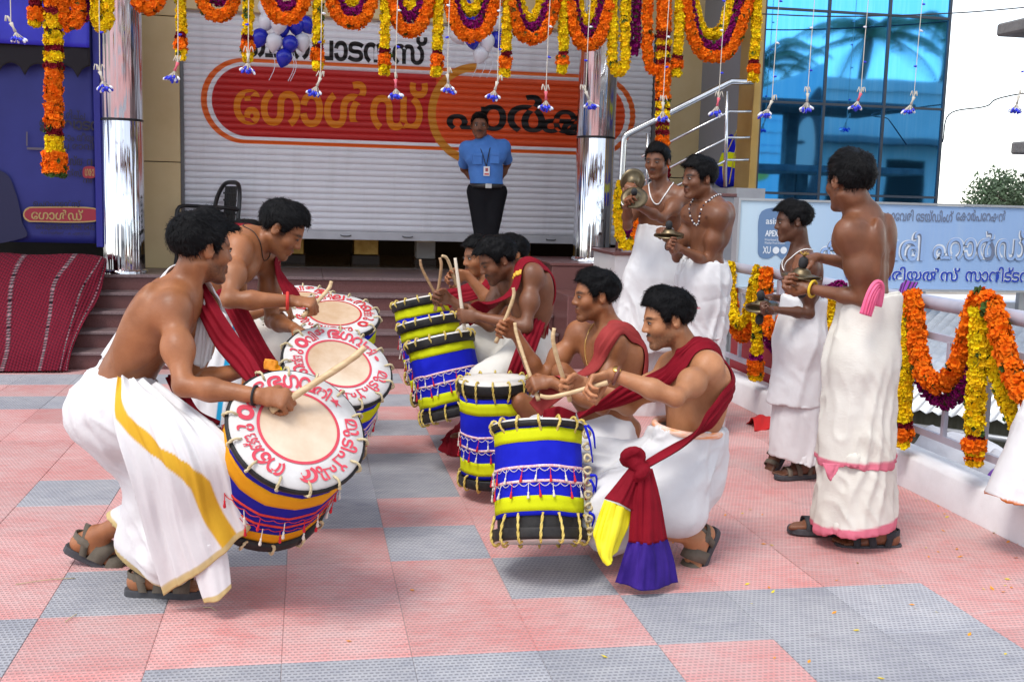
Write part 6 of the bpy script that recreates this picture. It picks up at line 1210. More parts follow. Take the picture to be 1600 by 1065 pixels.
stick_to(R4, 'L', 'blue tipped stick in the outstretched hand of the smiling drummer', crook=-.03); stick_to(R4, 'R', 'reddish stick slanting left over the farthest leaning drum', m=WOODD)
R5 = Person((1.423, 6.900, 0.413), (1.373, 6.900, 0.946), (-.95, -.25, 0), (1.279, 6.900, 1.079), (-.98, -.2, -.05), 1.0,
    armL=((1.312, 6.700, 0.723), (1.133, 6.700, 0.682)), armR=((1.267, 7.000, 0.648), (1.100, 7.000, 0.668)), legL=((1.288, 6.800, 0.099), (1.395, 6.900, -0.090)), legR=((1.283, 7.000, 0.060), (1.373, 7.000, -0.111)), footL={'dir': (-1, 0, 0)}, footR={'dir': (-1, 0, 0)})
build_person('person', 'drummer hidden behind the stooping one, only his ear and hair showing', R5, {'beard': .3, 'hairtop': .02}, FAR, False, skin='skin_mid')
drape('mundu', [(V((1.421, 6.900, 0.475)), V((1.415, 6.900, 0.371)), .14, .14), (V((1.417, 6.900, 0.330)), V((1.404, 6.900, -0.090)), .15, .16)], CLOTH, R5.root, .012, [(V((1.417, 6.900, 0.599)), (0, 0, 1))], [(.008, along((.1, 0, 1), 2, 10))], .06)

# ---------------- P1: lunging drummer, front left
P1 = Person((-0.661, 4.020, 0.691), (-0.421, 4.000, 1.092), (.9, -.02, -.55), (-0.355, 4.000, 1.236), (.86, .50, -.10), 1.02, hips=(.98, -.15, 0), hs=1.02, bend=.035,
    shR=(-0.440, 3.860, 1.039), shL=(-0.365, 4.140, 1.025), armR=((-0.443, 3.720, 0.823), (-0.149, 3.620, 0.784)), armL=((-0.412, 4.100, 0.829), (-0.215, 3.860, 0.830)),
    legR=((-0.309, 3.740, 0.575), (-0.548, 3.980, 0.095)), legL=((-0.369, 4.120, 0.366), (-0.794, 4.340, 0.107)), footR={'dir': (1, -.15, 0)}, footL={'dir': (.88, -.1, -.42)},
    handR={'dir': (.95, -.05, -.1), 'to': (0.200, 3.720, 0.919), 'palm': (.1, .1, -1), 'curl': (66, 84, 60)}, handL={'dir': (.7, -.2, -.6), 'stick': (.3, -.9, .2), 'palm': (-.3, .3, -.8), 'curl': (35, 45, 30)}, girth=1.02)
build_person('person', 'lunging drummer at the front left in white cloth with broad gold border', P1, {'beard': .8, 'moustache': .9, 'hairtop': .028, 'hairvol': .014, 'tuft': 1.1, 'fringe': (0, .085, .07, 1.1)}, FRONT, skin='skin_mid')
drape('mundu', [(V((-0.626, 4.020, 0.750)), V((-0.666, 4.020, 0.673)), .118, .135), (V((-0.679, 4.020, 0.659)), V((-0.634, 3.950, 0.643)), .136, .128), (V((-0.643, 3.930, 0.670)), V((-0.291, 3.720, 0.581)), .128, .088), (V((-0.298, 3.730, 0.562)), V((-0.475, 3.920, 0.151)), .09, .10), (V((-0.704, 4.100, 0.625)), V((-0.382, 4.120, 0.373)), .128, .09), (V((-0.392, 4.120, 0.342)), V((-0.681, 4.250, 0.157)), .09, .085), (V((-0.474, 3.950, 0.470)), V((-0.535, 4.020, 0.195)), .115, .13), (V((-0.603, 4.000, 0.553)), V((-0.464, 4.000, 0.388)), .12, .11)], CLOTHT, P1.root, .008,
      [(V((-0.616, 4.020, 0.818)), (.42, 0, .85)), (V((-0.573, 4.000, 0.108)), (-.42, .12, -.9))], [(.015, along((.45, -.1, -.85), 1.5, 16)), (.008, along((.9, 0, -.4), 2.2, 26)), (-.0015, along((0, 0, 1), 6, 40))], .06,
      attr=lambda v: lerp3(np.clip(((((v - V((-0.573, 4.000, 0.108))) @ nrm(V(-.42, .12, -.9))) + .030) / .004), 0, 1), np.ones((len(v), 3)), PALEGOLD))
def gold_flap(u, v):
    us = np.interp(v, [0, .12, .25, .42, .5, .6, .72, 1], [.04, .06, .10, .26, .44, .58, .62, .70]); wdt = np.interp(v, [0, .3, .45, 1], [.05, .07, .10, .075]); m = np.clip((wdt - np.abs(u - us)) / .012, 0, 1)
    return lerp3(np.clip((v - .955) / .01, 0, 1), lerp3(m, np.ones(u.shape + (3,)), GOLD), PALEGOLD)
sheet('mundu_flap', [[(-0.621, 3.860, 0.809), (-0.560, 3.840, 0.807), (-0.489, 3.860, 0.773)], [(-0.620, 3.760, 0.682), (-0.461, 3.690, 0.727), (-0.285, 3.660, 0.672)], [(-0.562, 3.720, 0.519), (-0.378, 3.610, 0.564), (-0.205, 3.600, 0.591)], [(-0.517, 3.760, 0.277), (-0.345, 3.660, 0.358), (-0.171, 3.640, 0.474)], [(-0.468, 3.780, 0.071), (-0.303, 3.680, 0.208), (-0.137, 3.660, 0.372)]], CLOTHT, P1.root, 110, 110, (.013, 11, 2.), .004, gold_flap)
sheet('mundu_tail', [[(-0.380, 3.720, 0.237), (-0.317, 3.680, 0.274), (-0.262, 3.700, 0.284)], [(-0.361, 3.720, 0.151), (-0.304, 3.690, 0.193), (-0.250, 3.700, 0.199)], [(-0.328, 3.720, 0.061), (-0.283, 3.680, 0.078), (-0.242, 3.700, 0.114)]], CLOTHT, P1.root, 24, 40, (.006, 3, 1.), .004, lambda u, v: lerp3(np.clip((v - .9) / .02, 0, 1), np.ones(u.shape + (3,)), PALEGOLD))
sandal(P1, 'R', SOLE, STRAPT, wide=1.9); sandal(P1, 'L', SOLE, STRAPT, wide=1.9)
sash(P1, 'white_towel', [(-0.362, 4.160, 0.966), (-0.355, 4.140, 1.050), (-0.391, 4.100, 1.125), (-0.459, 4.080, 1.144), (-0.539, 4.050, 1.064), (-0.623, 4.050, 0.950), (-0.689, 4.050, 0.850)], .17, CLOTH, P1.root, [0, .3, .4, 0, 0, 0, 0], 70, .014, 4, .007, [.7, .8, .8, .9, 1, 1, .9], across=(-.7, 0, .7))
sheet('towel_end', [[(-0.367, 4.020, 1.068), (-0.330, 4.000, 1.053), (-0.305, 4.000, 1.030)], [(-0.379, 4.000, 0.939), (-0.342, 3.970, 0.943), (-0.312, 3.980, 0.954)], [(-0.389, 4.000, 0.837), (-0.360, 3.970, 0.819), (-0.326, 3.980, 0.852)]], CLOTH, P1.root, 30, 30, (.012, 6, 1), .005)
sash(None, 'strap_cloth', [(-0.379, 4.060, 1.096), (-0.333, 3.980, 1.021), (-0.272, 3.900, 0.930), (-0.196, 3.800, 0.852), (-0.153, 3.720, 0.809)], .075, RED, P1.root, None, 50, pleats=3, amp=.007, wid=[.8, 1, 1.15, 1, .7], across=(-.2, -1, .2))
sash(None, 'strap_cloth', [(-0.469, 4.050, 0.783), (-0.427, 4.000, 0.712), (-0.377, 3.920, 0.658), (-0.292, 3.800, 0.642)], .05, RED, P1.root, None, 40, pleats=3, amp=.006, across=(-.2, -1, .2))
stick_to(P1, 'R', 'long pale stick over the largest drum, held by the lunging drummer', .05, crook=.012, r0=.0125, r1=.0115)
bracelet(P1, 'R', .95, BLACKT, .031, .0045)

# ---------------- P2: second drummer, stooping
P2 = Person((-0.501, 5.000, 0.834), (-0.228, 4.920, 1.234), (.78, .05, -.62), (-0.103, 4.900, 1.276), (.80, -.12, -.52), 1.0, hips=(1, 0, 0), hs=1.0, bend=.04,
    shR=(-0.279, 4.780, 1.197), shL=(-0.173, 5.050, 1.145), armR=((-0.311, 4.620, 1.044), (-0.056, 4.580, 0.998)), armL=((-0.139, 5.000, 0.999), (-0.053, 4.820, 0.859)), legR=((-0.248, 4.800, 0.645), (-0.459, 4.900, 0.318)), legL=((-0.252, 5.150, 0.616), (-0.429, 5.200, 0.278)),
    footR={'dir': (1, 0, 0)}, footL={'dir': (1, 0, 0)}, handR={'dir': (.95, -.1, -.1), 'to': (0.111, 4.700, 1.053), 'palm': (0, .1, -1)}, handL={'dir': (.8, -.3, -.3), 'stick': (.1, -1, .1), 'palm': (0, 0, -1), 'curl': (45, 60, 40)}, girth=1.02)
build_person('person', 'stooping drummer with red wrist band and black neck thread, left of the shutter', P2, {'beard': .35, 'moustache': .5, 'eye': .002, 'hairtop': .022, 'hairvol': .012}, FRONT + .0004, skin='skin_mid')
BLUEB = V(.02, .42, .75)
drape('mundu', [(V((-0.441, 5.000, 0.897)), V((-0.512, 5.000, 0.797)), .125, .15), (V((-0.480, 4.900, 0.824)), V((-0.240, 4.800, 0.645)), .13, .10), (V((-0.240, 4.800, 0.632)), V((-0.431, 4.900, 0.346)), .10, .12), (V((-0.500, 5.100, 0.799)), V((-0.246, 5.150, 0.616)), .13, .10), (V((-0.246, 5.150, 0.602)), V((-0.415, 5.200, 0.278)), .1, .12), (V((-0.383, 5.000, 0.612)), V((-0.416, 5.050, 0.342)), .12, .14)], CLOTHT, P2.root, .009, [(V((-0.421, 5.000, 0.976)), (.5, 0, .8)), (V(0, 0, .1), (0, 0, -1))], [(.014, along((.6, 0, -.8), 1.6, 17)), (-.0015, along((0, 0, 1), 6, 40))], .06)
def blue_flap(u, v): return lerp3(np.clip((.045 - np.abs(u - .55)) / .01, 0, 1), lerp3(np.clip((.035 - np.abs(u - .80)) / .01, 0, 1), np.ones(u.shape + (3,)), V(.9, .28, .03)), BLUEB)
sheet('mundu_flap', [[(-0.378, 4.800, 0.952), (-0.297, 4.750, 0.898), (-0.220, 4.780, 0.841)], [(-0.463, 4.720, 0.821), (-0.331, 4.660, 0.749), (-0.190, 4.680, 0.665)], [(-0.473, 4.680, 0.666), (-0.354, 4.620, 0.596), (-0.215, 4.640, 0.511)], [(-0.488, 4.680, 0.532), (-0.368, 4.620, 0.476), (-0.241, 4.640, 0.403)]], CLOTHT, P2.root, 70, 60, (.010, 6, 1.4), .004, blue_flap)
sash(P2, 'sash', [(-0.358, 5.100, 1.224), (-0.294, 5.050, 1.284), (-0.223, 5.050, 1.274), (-0.175, 5.100, 1.182), (-0.128, 5.000, 1.098), (-0.071, 4.900, 1.017), (-0.043, 4.840, 0.951)], .085, RED, P2.root, [.9, 1, 1, .7, .2, 0, 0], 60, .012, 4, .007)
sash(None, 'sash', [(-0.328, 4.720, 1.040), (-0.258, 4.660, 0.909), (-0.188, 4.620, 0.782), (-0.128, 4.600, 0.692)], .085, RED, P2.root, None, 50, pleats=4, amp=.008, across=(-.2, -1, .2))
sheet('sash_end', [[(-0.163, 4.580, 0.761), (-0.127, 4.560, 0.759), (-0.102, 4.580, 0.740)], [(-0.168, 4.580, 0.719), (-0.121, 4.550, 0.713), (-0.086, 4.570, 0.715)]], mat('orange_satin', (.85, .30, .01), .6), P2.root, 16, 10)
stick_to(P2, 'R', 'stick in the red banded hand of the stooping drummer, over the second drum row', .06)
bracelet(P2, 'R', .93, REDT, .033, .007); torus_loop([hug(P2, P2.neck + P2.r * .065 * math.sin(a) + P2.f * (.03 + .065 * math.cos(a)) - P2.u * (.0 + .05 * max(0, math.cos(a))), .002) for a in np.linspace(0, 2 * math.pi, 20, endpoint=False)], .0022, 'neck_thread', BLACKT, P2.root, 5)

# ---------------- P3: third drummer, hidden behind the stooping one
P3 = Person((-0.516, 5.850, 0.770), (-0.402, 5.800, 1.116), (.9, 0, -.4), (-0.301, 5.800, 1.163), (.9, .1, -.3), 1.0, hips=(1, 0, 0),
    armR=((-0.429, 5.550, 0.868), (-0.165, 5.500, 0.869)), armL=((-0.259, 6.000, 0.856), (-0.125, 5.900, 0.867)), legR=((-0.151, 5.650, 0.698), (-0.248, 5.700, 0.296)), legL=((-0.260, 6.000, 0.582), (-0.328, 6.000, 0.236)), footR={'dir': (1, 0, 0)}, footL={'dir': (1, 0, 0)},
    handR={'dir': (1, 0, -.1), 'stick': (0, -1, 0), 'palm': (0, 0, -1)}, handL={'dir': (1, 0, -.1), 'stick': (0, -1, 0), 'palm': (0, 0, -1)})
build_person('person', 'third drummer on the left, only his forearm and cream covered knee showing', P3, {'beard': .3}, FAR, False, skin='skin_mid')
drape('mundu', [(V((-0.503, 5.850, 0.803)), V((-0.516, 5.850, 0.737)), .13, .15), (V((-0.470, 5.750, 0.765)), V((-0.144, 5.650, 0.698)), .13, .105), (V((-0.138, 5.650, 0.682)), V((-0.232, 5.700, 0.296)), .105, .12), (V((-0.486, 5.950, 0.725)), V((-0.253, 6.000, 0.582)), .13, .1), (V((-0.254, 6.000, 0.565)), V((-0.311, 6.000, 0.236)), .1, .12)], CREAM, P3.root, .011, [(V((-0.489, 5.850, 0.902)), (.3, 0, .9))], [(.014, along((.8, 0, -.5), 1.6, 17))], .06)
bracelet(P3, 'R', .9, REDT, .034, .006)

# ---------------- the security guard on the platform
G = Person((1.640, 10.200, 1.469), (1.605, 10.200, 1.921), (-.12, -1, 0), (1.547, 10.150, 2.066), (-.1, -1, -.08), 1.0,
    armL=((1.831, 10.400, 1.700), (1.759, 10.450, 1.519)), armR=((1.479, 10.400, 1.689), (1.637, 10.450, 1.510)), legR=((1.573, 10.200, 1.055), (1.577, 10.250, 0.683)), legL=((1.717, 10.200, 1.058), (1.735, 10.250, 0.686)),
    footR={'dir': (-.2, -1, 0)}, footL={'dir': (.2, -1, 0)}, girth=.95)
build_person('person', 'security guard in sky blue shirt and black trousers standing before the shutter', G, {'beard': .1, 'moustache': 1., 'hairtop': .004, 'hairvol': .004, 'ground': .66}, FAR, skin='skin_dark')
SHIRT = mat('blue_shirt', (.05, .17, .50), .8, (.07, .22, .60), 6., bump=.002, bscale=30.); TROUS = mat('black_trousers', (.008, .008, .010), .8, (.010, .010, .012), 6., spec=.08)
gs = lambda t, x, y: G.spine(t) + G.r * x + G.f * y
gp = [(G.spine(.08), G.spine(.45), .152, .128, .150, .130, G.r), (G.spine(.45), G.spine(.8), .150, .130, .158, .140, G.r), (G.spine(.8), G.spine(.97), .152, .13, .09, .085, G.r)]
for sh, el in ((G.shR, G.elR), (G.shL, G.elL)): gp += [(G.spine(.88) + G.f * .045, sh + G.f * .015, .066, .064), (G.spine(.74) + (sh - G.spine(.9)) * .66 + G.f * .045, sh + G.f * .01, .092, .070), (G.spine(.88), sh, .07, .066), (sh, sh + (el - sh) * .78, .066, .058)]
drape('shirt', gp, SHIRT, G.root, .007, [(G.spine(.10), (0, 0, -1)), (G.elR + (G.shR - G.elR) * .2, G.elR - G.shR), (G.elL + (G.shL - G.elL) * .2, G.elL - G.shL)], [(.006, along((.3, .2, 1), 3, 9)), (.003, along((1, 0, .2), 5, 16))], .03, hollow=.03)
tp = [(G.spine(-.06), G.spine(.14), .150, .115, .152, .118, G.r)]
for hp, kn, an in ((G.hipR, G.knR, G.anR), (G.hipL, G.knL, G.anL)): tp += [(hp, kn, .1, .08), (kn, an - V(0, 0, .02), .08, .075)]
drape('trousers', tp, TROUS, G.root, .008, [(G.spine(.14), (0, 0, 1))], [(.004, along((0, 0, 1), 2, 10))], .03)
MB().lathe([(.15, -.02), (.158, -.02), (.158, .02), (.15, .02)], G.spine(.12), (0, 0, 1), 30).build('belt', mat('black_leather', (.012, .012, .013), .4), G.root, True)
MB().box(G.spine(.12) + V(-.035, -.164, -.022), G.spine(.12) + V(.02, -.150, .022), bev=.003).build('belt_buckle', mat('brushed_steel', (.6, .6, .6), .3, metal=1.), G.root)
for q, sh in ((1, G.shR), (-1, G.shL)):
    mb = MB(); mb.bar(sh * .15 + G.spine(.97) * .85 + V(0, 0, .065), sh + V(0, 0, .075), .055, .012); mb.build('epaulette', mat('red_epaulette', (.45, .05, .02), .7), G.root)
    mb = MB(); pc = gs(.66, q * .078, .136); mb.box(pc + V(-.045, -.012, -.05), pc + V(.045, .01, .05), bev=.006); pk = mb.build('pocket', SHIRT, G.root); MB().box(pc + V(-.047, -.018, .025), pc + V(.047, .01, .055), bev=.004).build('pocket_flap', SHIRT, pk)
mb = MB()
for q in (1, -1): mb.tube(spline([G.neck + G.r * q * .055, gs(.92, q * .05, .1), gs(.75, q * .028, .146), gs(.5, .0, .150)], 14), .0045, 5)
mb.build('lanyard', BLACKT, G.root, True); bc = gs(.42, 0, .150)
bd = MB().box(bc + V(-.028, -.006, -.045), bc + V(.028, 0, .04), bev=.002).build('id_badge', mat('white_plastic', (.75, .74, .74), .4), G.root)
MB().box(bc + V(-.012, -.009, -.005), bc + V(.012, -.0065, .025)).build('photo', mat('badge_photo', (.35, .08, .08), .5), bd); MB().box(bc + V(-.02, -.009, -.035), bc + V(.02, -.0065, -.022)).build('printed_line', mat('badge_red', (.6, .05, .05), .5), bd)
mb = MB()
for q in (1, -1): c0 = G.neck + V(0, 0, .0); mb.add([c0 + G.r * q * .012 + G.f * .085 - V(0, 0, .03), c0 + G.r * q * .055 + G.f * .075 - V(0, 0, .075), c0 + G.r * q * .085 + G.f * .03 - V(0, 0, .02), c0 + G.r * q * .07 - G.f * .01 + V(0, 0, .03), c0 + G.r * q * .04 + G.f * .06 + V(0, 0, .015)], [(0, 1, 2, 3, 4)] if q > 0 else [(4, 3, 2, 1, 0)])
mb.build('collar', SHIRT, G.root)

# ---------------- white cloth figure at the right edge
E1_ = Person((3.255, 4.050, 0.841), (3.189, 4.050, 1.449), (-.9, -.4, 0), (3.143, 4.050, 1.603), (-.9, -.4, 0), 1.0, armL=((3.196, 3.900, 1.096), (3.187, 3.900, 0.916)), armR=((3.492, 4.300, 1.060), (3.450, 4.300, 0.861)), legR=((3.245, 4.100, 0.449), (3.296, 4.150, 0.038)), legL=((3.226, 4.000, 0.472), (3.301, 4.000, 0.057)), footR={'dir': (-.8, -.4, 0)}, footL={'dir': (-.8, -.4, 0)})
build_person('person', 'person in white cloth cut off by the right edge of the photo', E1_, {}, .0105, skin='skin_dark')
drape('mundu', [(V((3.230, 4.050, 0.962)), V((3.222, 4.050, 0.760)), .15, .13, .19, .15, V(1, 0, 0)), (V((3.222, 4.050, 0.760)), V((3.029, 4.050, 0.189)), .22, .17, .245, .18, V(1, 0, 0))], CLOTHT, E1_.root, .0095, [(V((2.958, 4.050, 0.240)), (-.12, 0, -1)), (V((3.231, 4.050, 0.949)), (0, 0, 1))], F1, .07,
      attr=lambda v: lerp3(np.clip((((v - V((2.958, 4.050, 0.240))) @ nrm(V(-.12, 0, -1))) + .014) / .004, 0, 1) * (v[:, 0] > 2.62), np.ones((len(v), 3)), V(.9, .25, .05)))

# ------------------------------------------------------------ flower garlands
FLM = mat('marigold_petals', (1, 1, 1), .75, (.93, .93, .93), 60., attr='tint', spec=.2)
ORG, YEL, MAG, DRD, LGR = V(.82, .17, .002), V(.82, .56, .003), V(.25, .004, .13), V(.17, .002, .012), V(.06, .10, .02)
def _flower(kind):
    v = []; f = []
    for ly, (n, r, h, up) in enumerate(((6, 1., .1, .35), (4, .60, .40, .88)) if kind == 0 else ((5, .8, .2, .7), (4, .5, .5, 1.0))):
        for k in range(n):
            a = 6.283 * (k + .5 * ly) / n; b = 3.3 / n; i = len(v)
            v += [(0, 0, h * .4), (r * .8 * math.cos(a - b), r * .8 * math.sin(a - b), up * .8), (r * math.cos(a), r * math.sin(a), up), (r * .8 * math.cos(a + b), r * .8 * math.sin(a + b), up * .8)]; f.append((i, i + 1, i + 2, i + 3))
    return np.array(v, float), np.array(f)
FLW = [_flower(0), _flower(1)]
def strand(path, rad, colf, closed=False, fl=.021, dens=1., kind=0, seed=1):
    """Flower heads set round a string; returns vertices, faces, tint."""
    r = np.random.default_rng(seed); P = np.asarray(path, float); seglen = np.linalg.norm(np.diff(P, axis=0), axis=1).sum(); C = spline(P, max(20, int(seglen / .01))); L = np.concatenate([[0], np.cumsum(np.linalg.norm(np.diff(C, axis=0), axis=1))]); tot = L[-1]
    nr = max(2, int(tot / (fl * .95) * dens)); Vs = []; Fs = []; Ts = []; n0 = 0; fv, ff = FLW[kind]
    T = np.gradient(C, axis=0); T /= np.linalg.norm(T, axis=1)[:, None] + 1e-9
    for i in range(nr):
        t = (i + .5) / nr; k = int(np.searchsorted(L, t * tot)); k = min(k, len(C) - 1); c, tg = C[k], T[k]; u = nrm(np.cross(tg, (.3, .9, .2))); w = np.cross(tg, u); col, rs = colf(t); R = rad * rs; m = max(5, int(2 * math.pi * R / (fl * 1.15)))
        for j in range(m):
            a = 6.283 * (j + .5 * (i % 2) + r.uniform(-.2, .2)) / m; o = u * math.cos(a) + w * math.sin(a); z = nrm(o + r.normal(size=3) * .25); x = nrm(np.cross(z, tg + r.normal(size=3) * .3)); y = np.cross(z, x); s = fl * r.uniform(.70, 1.32)
            Vs.append(c + o * (R - fl * .55 + r.uniform(-.008, .006)) + tg * r.uniform(-.005, .005) + (fv[:, :1] * x + fv[:, 1:2] * y + fv[:, 2:] * z) * s); Fs.append(ff + n0); n0 += len(fv)
            cc = (col if r.random() > .03 else LGR) * r.uniform(.82, 1.15) * V(1, r.uniform(.85, 1.12), 1); Ts.append(np.tile(cc, (len(fv), 1)))
    return np.concatenate(Vs), np.concatenate(Fs), np.concatenate(Ts)
def core(mb, path, rad, m=None): mb.tube(spline(path, 24), rad, 8)
def garland(label, strands, group, name='flower_garland', origin=None):
    """strands: (path, radius, colour function, flower size). One garland is one thing with a flower strand per colour run."""
    o0 = origin if origin is not None else strands[0][0][0]; root = thing(name, label, 'garland', tuple(float(x) for x in o0), group)
    for k, (path, rad, colf, fl) in enumerate(strands):
        mag = np.allclose(colf(.5)[0], MAG); v, f, t = strand(path, rad, colf, fl=fl, kind=1 if mag else 0, seed=len(bpy.data.objects)); o = link_mesh('flowers', v, f, FLM, root, False, None, {'tint': t}); o['kind'] = 'stuff'
        mb = MB(); core(mb, path, rad - fl * .62); mb.build('string_core', mat('stems', (.10, .07, .02), .9), root, True)
    return root
solid = lambda c, r=1.: (lambda t: (c, r))
def runs(*a):
    """Colour runs along a strand: (end fraction, colour, radius factor)."""
    def f(t):
        for e, c, r in a:
            if t <= e: return c, r
        return a[-1][1], a[-1][2]
    return f
GY = 8.12; HG = 'hanging garlands along the canopy edge'
HANG = runs((.78, YEL, 1.), (.83, DRD, 1.), (.93, ORG, 1.3), (1., YEL, 1.05))
def zpx(p): return V(p)
tag(MB().tube([(-3.2, GY + .02, 3.16), (0, GY + .02, 3.14), (3.75, GY + .02, 3.16)], .014, 8).build('bamboo_pole', WOOD, None, True, origin=(0, GY, 3.15)), 'thin pole under the canopy that the flower strands hang from', 'pole')
hang = [((-0.850, 8.120, 2.315), 'first'), ((-0.403, 8.120, 2.319), ''), ((0.076, 8.120, 2.289), ''), ((0.543, 8.120, 2.276), ''), ((0.918, 8.120, 2.284), ''), ((1.417, 8.120, 2.297), ''), ((1.840, 8.120, 2.344), ''), ((2.717, 8.120, 2.357), ''), ((3.321, 8.120, 2.351), '')]
hl_ = ['over the left edge of the shutter', 'at the left of the blue and white balloons', 'over the start of the painted red sign', 'over the middle of the red sign', 'left of the second balloon bunch', 'right of the second balloon bunch', 'just left of the right chrome column', 'beside the long mixed strand', 'at the bronze pilaster']
for (p, _), s in zip(hang, hl_):
    p = V(p); garland('short yellow strand with orange tip ' + s, [([V(p[0], GY, 3.12), V(p[0] + .004, GY, (3.1 + p[2]) / 2), p], .032, HANG, .021)], HG)
sw = [((198, 262), 22, -6, None), ((300, 378), 34, 10, None), ((404, 488), 38, 20, -10), ((508, 592), 46, 29, 14), ((607, 676), 58, 35, 20), ((697, 780), 66, 48, 24), ((795, 872), 70, 52, 38), ((889, 955), 80, 60, 42), ((1072, 1168), 98, 82, 62)]
def px2w(u, v): return at(u, v, GY)
sl_ = ['left of the shutter', 'over the shutter edge', 'above the left balloon bunch', 'right of the left balloons', 'over the middle of the shutter', 'above the right balloon bunch', 'right of the right balloons', 'before the right chrome column', 'before the dark doorway']
for ((a, b), v1, v2, v3), s in zip(sw, sl_):
    st_ = []
    for vb, ins_, c, rr in ((v1, 0, ORG, .040), (v2, 14, MAG, .033), (v3, 27, YEL, .037)):
        if vb is None or (vb < 0 and c is not YEL): continue
        A, B = px2w(a + ins_ * .55 - 4, vb - 112), px2w(b - ins_ * .55 + 4, vb - 112); M_ = px2w((a + b) / 2, vb - 9)
        pts = []
        for t in np.linspace(-1, 1, 11): pts.append(V((A[0] + B[0]) / 2 + (B[0] - A[0]) / 2 * np.sign(t) * abs(t) ** .8, GY + .03 * (c is MAG) + .06 * (c is YEL), M_[2] + (A[2] - M_[2]) * abs(t) ** 2.3))
        st_.append((pts, rr, solid(c), .021 if c is not MAG else .017))
    garland('triple swag of orange, magenta and yellow ' + s if len(st_) > 2 else 'swag of orange and magenta flowers ' + s if len(st_) > 1 else 'swag of orange marigolds ' + s, st_, HG)
def loop(u, v, w, c, rad=.034, fl=.021, dy=0., lb=''):
    P_ = [px2w(u - w, -40), px2w(u - w, v * .5), px2w(u - w * .9, v - 16), px2w(u, v - 3), px2w(u + w * .9, v - 16), px2w(u + w, v * .5), px2w(u + w, -40)]; P_ = [p + V(0, dy, 0) for p in P_]; garland(lb, [(P_, rad, solid(c), fl)], HG)
loop(967, 116, 10, YEL, lb='double loop of yellow marigolds right of the right chrome column'); loop(991, 86, 7, MAG, .028, .017, .05, 'short magenta loop beside the yellow double loop'); loop(1024, 114, 12, ORG, lb='double loop of orange marigolds left of the long mixed strand')
loop(110, 44, 12, ORG, .045, lb='orange loop right of the long strand on the left'); loop(137, 32, 8, MAG, .03, .017, .05, 'magenta loop above the chrome column on the left'); loop(160, 48, 9, YEL, .034, lb='yellow double loop before the left chrome column')
LONGL = runs((.42, ORG, 1.), (.45, DRD, .95), (.49, YEL, 1.), (.51, DRD, .95), (.55, YEL, 1.), (.57, DRD, .95), (.61, YEL, 1.), (.63, DRD, .95), (.83, ORG, .95), (.86, DRD, .9), (.925, YEL, .95), (.99, ORG, 1.35), (1., LGR, 1.2))
garland('long thick strand of orange, yellow and dark red flowers before the blue banner', [([px2w(80, -190), px2w(83, 0), px2w(84, 150), px2w(86, 274)], .056, LONGL, .0235)], HG)
LONGR = runs((.52, ORG, 1.), (.545, DRD, .95), (.57, YEL, 1.), (.59, DRD, .95), (.615, YEL, 1.), (.63, DRD, .95), (.75, ORG, 1.), (.76, DRD, .9), (.785, YEL, .95), (.80, DRD, .9), (.825, YEL, .95), (.845, DRD, .9), (.865, YEL, .9), (.88, DRD, .9), (1., ORG, .9))
garland('long mixed strand of orange, yellow and dark red flowers above the young cymbal player', [([px2w(1040, -190), px2w(1038, 0), px2w(1036, 120), px2w(1035, 262)], .050, LONGR, .0235)], HG)
garland('short strand of yellow and orange flowers left of the long strand', [([px2w(56, -60), px2w(56, 0), px2w(55, 40)], .036, runs((.55, YEL, 1.), (.7, DRD, 1.), (.9, ORG, 1.35), (1., YEL, 1.)), .02)], HG)
# garland on the stair post, behind the young cymbal player
garland('loop of yellow, magenta and orange flowers hanging behind the young cymbal player', [([(2.466, 8.600, 1.586), (2.441, 8.600, 1.444), (2.449, 8.600, 1.242), (2.498, 8.600, 1.079), (2.572, 8.600, 1.101), (2.627, 8.600, 1.296), (2.682, 8.600, 1.501)], .035, runs((.62, YEL, 1.), (1., ORG, 1.)), .02), ([(2.511, 8.640, 1.547), (2.499, 8.640, 1.343), (2.539, 8.640, 1.150), (2.588, 8.640, 1.243), (2.633, 8.640, 1.449)], .03, solid(MAG), .016)], HG)
garland('short strand of dark red and yellow flowers by the ear of the young cymbal player', [([(2.755, 8.400, 1.726), (2.759, 8.400, 1.628), (2.765, 8.400, 1.504), (2.820, 8.400, 0.802)], .028, runs((.15, DRD, 1.), (.5, YEL, 1.), (1., ORG, 1.)), .021)], HG)
# ---- garlands on the railing
RG = 'garlands tied along the railing'; GX = 3.085
def rp(*pts): return [V(p) - V(.0, 0, 0) for p in pts]
garland('deep swag of orange and magenta flowers on the near railing', [(rp((3.040, 5.189, 1.027), (3.040, 5.131, 0.876), (3.040, 5.069, 0.688), (3.040, 4.962, 0.602), (3.040, 4.848, 0.596), (3.040, 4.741, 0.688), (3.040, 4.672, 0.869), (3.040, 4.621, 1.018), (3.040, 4.566, 1.047)), .042, solid(ORG), .0235), (rp((3.085, 5.244, 0.863), (3.085, 5.168, 0.673), (3.085, 5.052, 0.534), (3.085, 4.875, 0.502), (3.085, 4.746, 0.595), (3.085, 4.694, 0.745), (3.085, 4.686, 0.913)), .032, solid(MAG), .016)], RG)
garland('swag of orange and yellow flowers running out at the right edge of the railing', [(rp((3.040, 4.566, 1.047), (3.040, 4.470, 0.981), (3.040, 4.395, 0.847), (3.040, 4.306, 0.732), (3.040, 4.207, 0.651), (3.040, 4.052, 0.626)), .042, solid(ORG), .0235), (rp((3.080, 4.645, 0.962), (3.080, 4.555, 0.810), (3.080, 4.457, 0.663), (3.080, 4.347, 0.539), (3.080, 4.210, 0.454)), .03, solid(YEL), .02)], RG)
